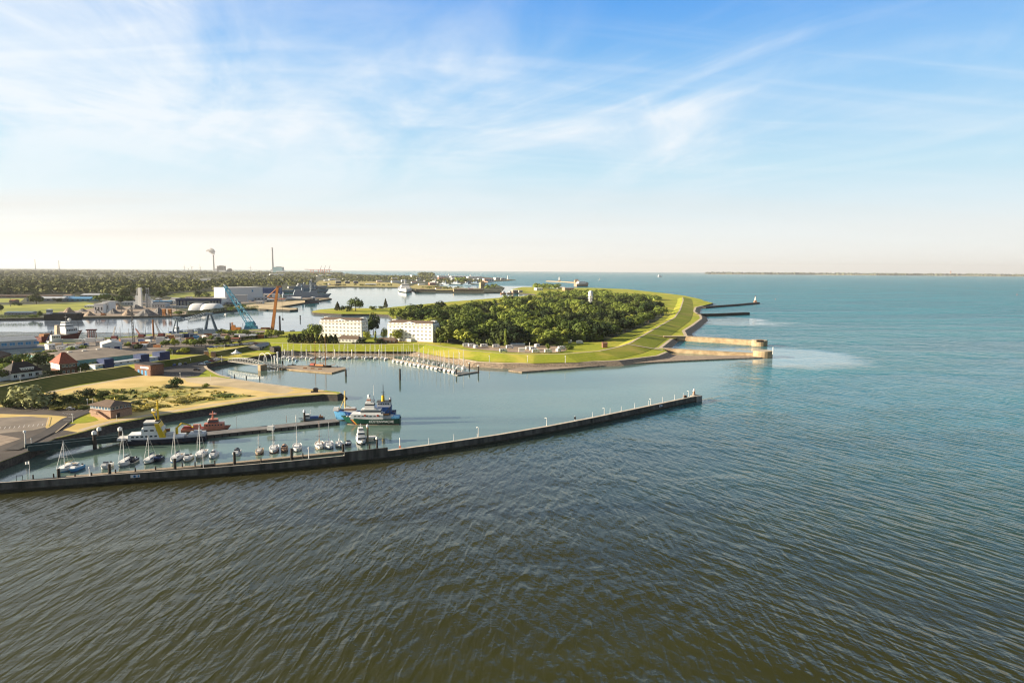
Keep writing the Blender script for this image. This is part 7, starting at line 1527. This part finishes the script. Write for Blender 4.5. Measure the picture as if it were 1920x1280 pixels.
# other trees by hand: px, py of the foot, kind, leaf, height px, width px, label
HAND = [
 (592, 636, 'round', 'leaf_mid', 29, 26, 'round dark-crowned tree at the left end of the left apartment block'), (743, 640, 'round', 'leaf_light', 25, 17, 'bright tree in front of the right apartment block'), (688, 637, 'round', 'leaf_light', 17, 12, 'small light tree at the right end of the left apartment block'), (704, 640, 'tall', 'leaf_light', 20, 9, 'slender yellow-green tree between the apartment blocks'), (691, 629, 'round', 'leaf_mid', 30, 20, 'leafy tree behind the right end of the left apartment block'), (714, 643, 'bush', 'leaf_dark', 10, 16, 'dark shrub beside the garden house'), (722, 637, 'round', 'leaf_dark', 22, 14, 'dark tree at the left wall of the right apartment block'), (823, 640, 'round', 'leaf_dark', 27, 20, 'dark tree at the right wall of the right apartment block'), (834, 643, 'round', 'leaf_light', 20, 16, 'bright tree at the left front corner of the wood'), (578, 634, 'round', 'leaf_mid', 18, 18, 'green tree left of the round-crowned tree by the left apartment block'), (568, 637, 'bush', 'leaf_dark', 12, 18, 'dark shrub behind the row of dark conifers'), (620, 640, 'bush', 'leaf_mid', 12, 20, 'green shrub in front of the left apartment block'), (680, 643, 'bush', 'leaf_dark', 9, 18, 'dark shrub right of the low restaurant'), (700, 627, 'round', 'leaf_dark', 40, 22, 'big dark tree between the two apartment blocks'),
 (633, 582, 'conifer', 'leaf_conifer', 16, 12, 'pointed dark tree on the grassy spit behind the apartment blocks'), (643, 583, 'round', 'leaf_dark', 10, 9, 'small dark tree next to the pointed one on the grassy spit'), (667, 583, 'round', 'leaf_mid', 24, 26, 'large dome shaped tree on the grassy spit'), (653, 584, 'bush', 'leaf_dark', 12, 12, 'bush left of the large dome shaped tree'), (699, 581, 'bush', 'leaf_dark', 8, 12, 'dark bush by the lock inlet'), (723, 577, 'conifer', 'leaf_conifer', 17, 9, 'dark pointed tree on the lock bank'), (716, 579, 'bush', 'leaf_dark', 6, 10, 'low dark bush beside the lock bank tree'),
 (737, 597, 'round', 'leaf_light', 21, 18, 'leftmost bright tree beside the lock inlet'), (752, 599, 'round', 'leaf_light', 23, 20, 'broad yellowish tree right of the leftmost by the lock inlet'), (766, 601, 'round', 'leaf_mid', 22, 17, 'green tree third from the lock inlet'), (812, 610, 'round', 'leaf_light', 18, 15, 'pale green tree at the left corner of the wood'), (826, 645, 'round', 'leaf_mid', 14, 12, 'small tree at the right end of the right apartment block'),
 (948, 650, 'tall', 'leaf_light', 34, 13, 'tall slender yellow-green tree standing in front of the wood'), (1055, 645, 'round', 'leaf_light', 16, 20, 'bright round tree at the right end of the camper park'), (1067, 655, 'bush', 'leaf_light', 9, 14, 'yellow-green bush at the corner of the camper park'), (1027, 655, 'bush', 'leaf_light', 13, 7, 'slim light shrub in the camper park'), (1049, 649, 'bush', 'leaf_mid', 9, 13, 'green bush behind the campers'),
 (56, 762, 'bush', 'leaf_grey', 48, 62, 'large pale grey-green willow on the brown grass below the dike'), (34, 760, 'bush', 'leaf_grey', 27, 30, 'grey-green shrub on the left flank of the large willow'), (15, 764, 'bush', 'leaf_dark', 20, 34, 'dark shrub at the left edge beside the willow'), (92, 757, 'bush', 'leaf_dark', 22, 34, 'dark shrub right of the large willow'), (74, 762, 'bush', 'leaf_mid', 18, 20, 'green shrub in front of the large willow'), (122, 752, 'bush', 'leaf_dark', 15, 30, 'dark round bush left in the rough grass'), (160, 744, 'bush', 'leaf_dark', 16, 26, 'dark round bush in the middle of the rough grass'), (192, 743, 'bush', 'leaf_dark', 11, 24, 'dark bush right of the middle one in the rough grass'), (214, 745, 'bush', 'leaf_light', 6, 26, 'low spreading bush before the dry lawn'), (333, 727, 'round', 'leaf_mid', 20, 22, 'single round tree on the dry lawn'), (318, 727, 'bush', 'leaf_dark', 6, 26, 'dark low shrub beside the single lawn tree'), (386, 727, 'bush', 'leaf_light', 10, 12, 'small yellow-green bush on the sandy lawn'), (310, 745, 'bush', 'leaf_mid', 8, 10, 'small bush alone in the rough grass'), (258, 757, 'bush', 'leaf_dark', 7, 20, 'dark bush near the quay side of the rough grass'), (240, 768, 'bush', 'leaf_mid', 9, 24, 'green bush right of the control building'), (262, 769, 'bush', 'leaf_dry', 8, 26, 'straw coloured bush right of the control building'), (110, 767, 'bush', 'leaf_dry', 9, 30, 'straw coloured bush beside the asphalt'), (142, 766, 'bush', 'leaf_dry', 10, 30, 'straw coloured bush left of the flag'), (158, 768, 'bush', 'leaf_mid', 8, 14, 'green bush beside the flag'), (290, 762, 'bush', 'leaf_dry', 7, 30, 'straw coloured bush above the quay path'), (340, 753, 'bush', 'leaf_dry', 7, 36, 'long straw coloured bush in the rough grass'), (372, 748, 'bush', 'leaf_dry', 6, 30, 'straw coloured bush at the right of the rough grass'), (285, 745, 'bush', 'leaf_light', 6, 24, 'light green low bush in the rough grass'), (420, 742, 'bush', 'leaf_light', 4, 34, 'long low yellow-green bush at the right end of the rough grass')]
for i, (px, py, h, w_, lf) in enumerate([(10, 694, 22, 22, 'leaf_mid'), (24, 690, 20, 18, 'leaf_mid'), (40, 686, 22, 20, 'leaf_light'), (51, 690, 18, 15, 'leaf_mid'), (70, 690, 24, 20, 'leaf_mid'), (86, 684, 20, 18, 'leaf_dark'), (93, 672, 15, 17, 'leaf_light'), (75, 674, 13, 14, 'leaf_mid'), (97, 686, 16, 14, 'leaf_light'), (8, 702, 18, 30, 'leaf_mid'), (115, 670, 12, 12, 'leaf_light'), (136, 667, 16, 13, 'leaf_mid'), (156, 663, 15, 14, 'leaf_light'), (100, 706, 12, 16, 'leaf_dark'), (160, 699, 16, 20, 'leaf_dark'), (175, 696, 15, 22, 'leaf_dark'), (88, 712, 8, 26, 'leaf_dark'), (0, 712, 18, 30, 'leaf_dark')]): HAND.append((px, py, 'round' if h > 12 else 'bush', lf, h*1.15, w_*1.3, '%s %s tree from the left around the two old houses' % (od(i), HUE[lf])))
for i, (px, py, h, w_, lf) in enumerate([(240, 652, 12, 11, 'leaf_light'), (259, 657, 13, 14, 'leaf_dark'), (213, 657, 9, 14, 'leaf_dark'), (311, 650, 13, 15, 'leaf_mid'), (328, 650, 17, 15, 'leaf_light'), (349, 648, 13, 13, 'leaf_light'), (365, 650, 15, 17, 'leaf_mid'), (378, 650, 18, 16, 'leaf_mid'), (318, 664, 10, 12, 'leaf_mid'), (345, 664, 14, 17, 'leaf_light'), (396, 638, 10, 10, 'leaf_light'), (410, 640, 9, 9, 'leaf_mid'), (428, 638, 10, 10, 'leaf_light'), (442, 637, 9, 9, 'leaf_mid'), (428, 627, 10, 18, 'leaf_light'), (445, 627, 9, 14, 'leaf_mid'), (455, 629, 11, 20, 'leaf_mid'), (508, 632, 15, 22, 'leaf_light'), (522, 631, 13, 18, 'leaf_light'), (500, 633, 8, 12, 'leaf_mid'), (406, 645, 5, 8, 'leaf_dark'), (420, 645, 5, 7, 'leaf_dark'), (434, 644, 5, 7, 'leaf_dark'), (449, 643, 5, 7, 'leaf_dark'), (405, 624, 8, 12, 'leaf_dark'), (417, 625, 9, 12, 'leaf_dark')]): HAND.append((px, py, 'round' if h > 8 else 'bush', lf, h, w_, '%s %s tree from the left on the quay ground' % (od(i) if i < 20 else 'small', HUE[lf]) if i < 20 else '%s quay bush at %s' % (HUE[lf], ('the hedge end', 'the second flower bed', 'the third flower bed', 'the fourth flower bed', 'the crane base', 'the crane base right')[i-20])))
for px, py, kd, lf, h, w_, lb in HAND:
    k = 1/S(px, py, LZ); plant(px, py, kd, lf, h*k, w_*k*(1.15 if kd != 'conifer' else 1.3), lb)
# row of dark conifers beside the dike
for i in range(11):
    px = 543+i*8.6; k = 1/S(px, 643, LZ); plant(px, 642.5+.1*i, 'conifer' if i % 3 else 'tall', 'leaf_conifer' if i % 3 else 'leaf_dark', rn.uniform(16, 19)*k, rn.uniform(12, 14)*k*1.4, '%s clipped dark conifer from the left in the row above the marina dike' % od(i), 'row of dark conifers above the marina dike')
for i in range(9):
    px = 1060+i*8.2; k = 1/S(px, 641, LZ); plant(px, 641-.3*i, 'tall', 'leaf_mid', rn.uniform(14, 17)*k, rn.uniform(12, 14)*k*1.6, '%s clipped tree from the left in the hedge row right of the camper park' % od(i), 'clipped trees right of the camper park')
# hedges
def hedge(pts, wpx, hpx, label, lf='leaf_dark'):
    ln = PL(pts, LZ); rn2 = random.Random(len(label)); mb = MB(); c0 = ln[0]; 
    for a, b in zip(ln, ln[1:]):
        k = 1/S(pts[0][0], pts[0][1], LZ); n = int((b-a).length/(.8))*14
        for _ in range(n):
            p = a.lerp(b, rn2.random())-c0+Vector((rn2.uniform(-1, 1)*wpx*k*.5, rn2.uniform(-1, 1)*wpx*k*.5, rn2.random()**.6*hpx*k)); nn = Vector((rn2.gauss(0, 1), rn2.gauss(0, 1), rn2.gauss(.4, 1))).normalized(); x = nn.orthogonal().normalized(); y = nn.cross(x); s = .55*rn2.uniform(.6, 1.3)
            mb.add([p+x*s, p+y*s, p-x*s, p-y*s], [(0, 1, 2, 3)])
    o = mb.build('hedge', [lf], None, c0); tag(o, label, 'hedge')
hedge([(405, 628), (460, 628.5), (500, 630.5), (531, 629)], 5, 7, 'ragged green shrubs along the water edge behind the dredger', 'leaf_mid'); hedge([(392, 646), (430, 639.5), (480, 634), (500, 633)], 3, 5.5, 'dark clipped hedge by the road, rear of the pair'); hedge([(535, 634), (560, 630.5), (588, 626)], 3, 5, 'dark clipped hedge running to the round tree by the left apartment block'); hedge([(388, 644), (420, 641), (456, 637)], 3, 5, 'dark clipped hedge by the road, front of the pair'); hedge([(452, 637), (500, 633)], 3, 5, 'dark clipped hedge continuing to the light trees'); hedge([(660, 645), (700, 645.5), (726, 646)], 2.5, 3.5, 'low garden hedge between the apartment blocks')
hedge([(352, 590.8), (390, 586.5), (425, 582.5)], 4, 7, 'dark bushes on the far river bank under the storage tents'); hedge([(425, 582.5), (455, 579.5), (484, 579)], 3, 6, 'dark bushes on the far river bank by the tan quay', 'leaf_mid'); hedge([(-10, 597), (30, 596.5), (75, 596)], 4, 6, 'green bushes on the far bank left of the barge', 'leaf_mid')

# ------------------------------------------------------------ far woods on the north side (a continuous mass) and single trees before it
def pxfill(poly, n, rmin, rmax, h0, h1, z=2.5, seed=3, hole=None):
    r_ = random.Random(seed); out = []; xs = [a for a, b in poly]; ys = [b for a, b in poly]
    while len(out) < n:
        x, y = r_.uniform(min(xs), max(xs)), r_.uniform(min(ys), max(ys))
        if inpoly(x, y, poly) and not (hole and any(inpoly(x, y, h_) for h_ in hole)): out.append((P(x, y, z), r_.uniform(rmin, rmax), r_.uniform(h0, h1)))
    return out
HOLES = [[(366, 525), (416, 522), (416, 530), (366, 532)]]
clump_mass(pxfill([(-420, 562), (150, 553), (255, 556), (310, 553), (420, 543), (470, 540), (590, 537), (590, 522), (640, 519), (700, 518), (640, 514), (420, 514), (-420, 512)], 2500, 12, 26, 15, 30, seed=4, hole=HOLES), 'leaf_far', 'woods', 'wide far woods behind the fields and yards', 30, 8, .26)
clump_mass(pxfill([(-420, 514), (300, 515), (560, 517), (640, 516), (640, 511), (400, 508), (-420, 503)], 2100, 28, 56, 14, 27, seed=6), 'leaf_far', 'woods', 'dim line of woods along the horizon', 22, 9, .3)
clump_mass(pxfill([(600, 522), (700, 519), (815, 522), (790, 527), (700, 525), (640, 525)], 260, 12, 22, 16, 30, seed=7), 'leaf_far', 'woods', 'tree belt on the far naval shore', 30, 10, .26)
clump_mass(pxfill([(785, 521), (812, 521), (812, 518), (790, 517)], 50, 18, 26, 40, 60, seed=11), 'leaf_far', 'woods', 'rounded wooded knoll on the far naval shore', 30, 12, .26)
clump_mass(pxfill([(1003, 543), (1045, 545), (1050, 541), (1003, 539)], 60, 9, 14, 16, 26, seed=13)+pxfill([(1140, 556), (1180, 556), (1235, 562), (1236, 565), (1180, 560)], 120, 7, 11, 9, 14, seed=14)+pxfill([(1110, 548), (1145, 550), (1145, 560), (1060, 558), (1010, 559), (1010, 553)], 220, 7, 11, 10, 16, seed=15)+pxfill([(860, 532), (872, 530), (872, 526), (855, 527)], 40, 14, 20, 24, 34, seed=16)+pxfill([(912, 543), (930, 541), (930, 538), (912, 539)], 12, 10, 14, 12, 20, seed=17), 'leaf_mid', 'woods', 'low trees and scrub behind the wood and along the far quays', 30, 14, .26)
clump_mass([(Vector((*pr[i].lerp(pr[i+1], t_), 6))+Vector((0, 260, 0)), 115, random.uniform(22, 46)) for i in range(17) for t_ in [j/14 for j in range(14)] for _ in (0, 1) if True], 'leaf_haze', 'woods', 'thin tree line on the shore across the bay', 12, 21, .5)
i = 0
for px, py, kd, h, w_ in [(68, 570, 'round', 19, 22), (27, 572, 'bush', 6, 10), (36, 573, 'bush', 6, 9), (108, 566, 'bush', 8, 10), (186, 565, 'round', 12, 16), (200, 567, 'round', 18, 16), (214, 568, 'round', 14, 14), (226, 570, 'round', 16, 18), (242, 570, 'round', 15, 15), (232, 561, 'round', 18, 18), (301, 558, 'bush', 14, 24), (322, 568, 'bush', 8, 12), (375, 556, 'bush', 12, 16), (388, 557, 'bush', 10, 14), (335, 590, 'bush', 9, 18), (2, 585, 'round', 14, 12), (62, 596, 'bush', 8, 14), (74, 595, 'round', 12, 10), (432, 579, 'bush', 9, 12), (455, 577, 'bush', 8, 10), (612, 534, 'bush', 4, 9), (634, 536, 'bush', 4, 10)]:
    k = 1/S(px, py, 2.6); lf = 'leaf_dark' if i % 3 == 0 else 'leaf_mid'; plant(px, py, kd, lf, h*k, w_*k*1.15, '%s %s %s from the front among those on the far river side' % (od(i) if i < 20 else 'last but %s' % ('one' if i == 20 else 'none'), HUE[lf], 'tree' if kd == 'round' else 'bush'), None, 2.6); i += 1
clump_mass(pxfill([(640, 530.5), (760, 526.5), (760, 523.5), (640, 526.5)], 130, 9, 15, 10, 18, seed=51)+pxfill([(800, 530), (905, 531.5), (905, 527), (800, 525)], 110, 10, 16, 12, 22, seed=52)+pxfill([(790, 541), (860, 543), (860, 541), (790, 539)], 30, 6, 10, 7, 12, seed=53)+pxfill([(640, 536.5), (740, 537.5), (740, 536), (640, 535.5)], 16, 7, 11, 7, 12, seed=54), 'leaf_far', 'woods', 'scattered low trees on the far naval shore', 30, 55, .26)
# tufts of rough grass on the spit
BR = [(20, 758), (100, 742), (190, 732), (235, 730), (300, 724), (385, 730), (430, 737), (478, 742), (400, 750), (335, 762), (271, 771), (180, 765), (60, 764)]
clump_mass(pxfill(BR, 300, .6, 1.6, .25, .7, LZ, 31), 'leaf_dry', 'grass', 'dry rough grass tufts on the spit', 10, 32, .5)
clump_mass(pxfill([(90, 750), (190, 735), (270, 732), (262, 745), (180, 757), (100, 763)], 45, 1.2, 2.6, .8, 1.8, LZ, 33), 'leaf_dark', 'undergrowth', 'dark scrub between the bushes of the spit', 14, 34, .5)

for e in TP.values():
    for o, u in e:
        if not u:
            for c in list(o.children): bpy.data.objects.remove(c)
            bpy.data.objects.remove(o)
for k_, o in list(enumerate(kinds)):
    if not used[k_]:
        for c in list(o.children_recursive): bpy.data.objects.remove(c)
        bpy.data.objects.remove(o)
# ------------------------------------------------------------ air
if HAZE > 0:
    mb = MB(); mb.box(0, 34000, -4, 130000, 72000, 800); o = mb.build('haze', ['white'])
    m = bpy.data.materials.new('haze_air'); m.use_nodes = True; n_ = m.node_tree; n_.nodes.remove(n_.nodes['Principled BSDF'])
    vp = n_.nodes.new('ShaderNodeVolumePrincipled'); vp.inputs['Color'].default_value = (.95, .95, .95, 1); vp.inputs['Density'].default_value = HAZE; vp.inputs['Anisotropy'].default_value = .2
    n_.links.new(vp.outputs[0], n_.nodes['Material Output'].inputs['Volume']); o.data.materials.clear(); o.data.materials.append(m); o['kind'] = 'stuff'
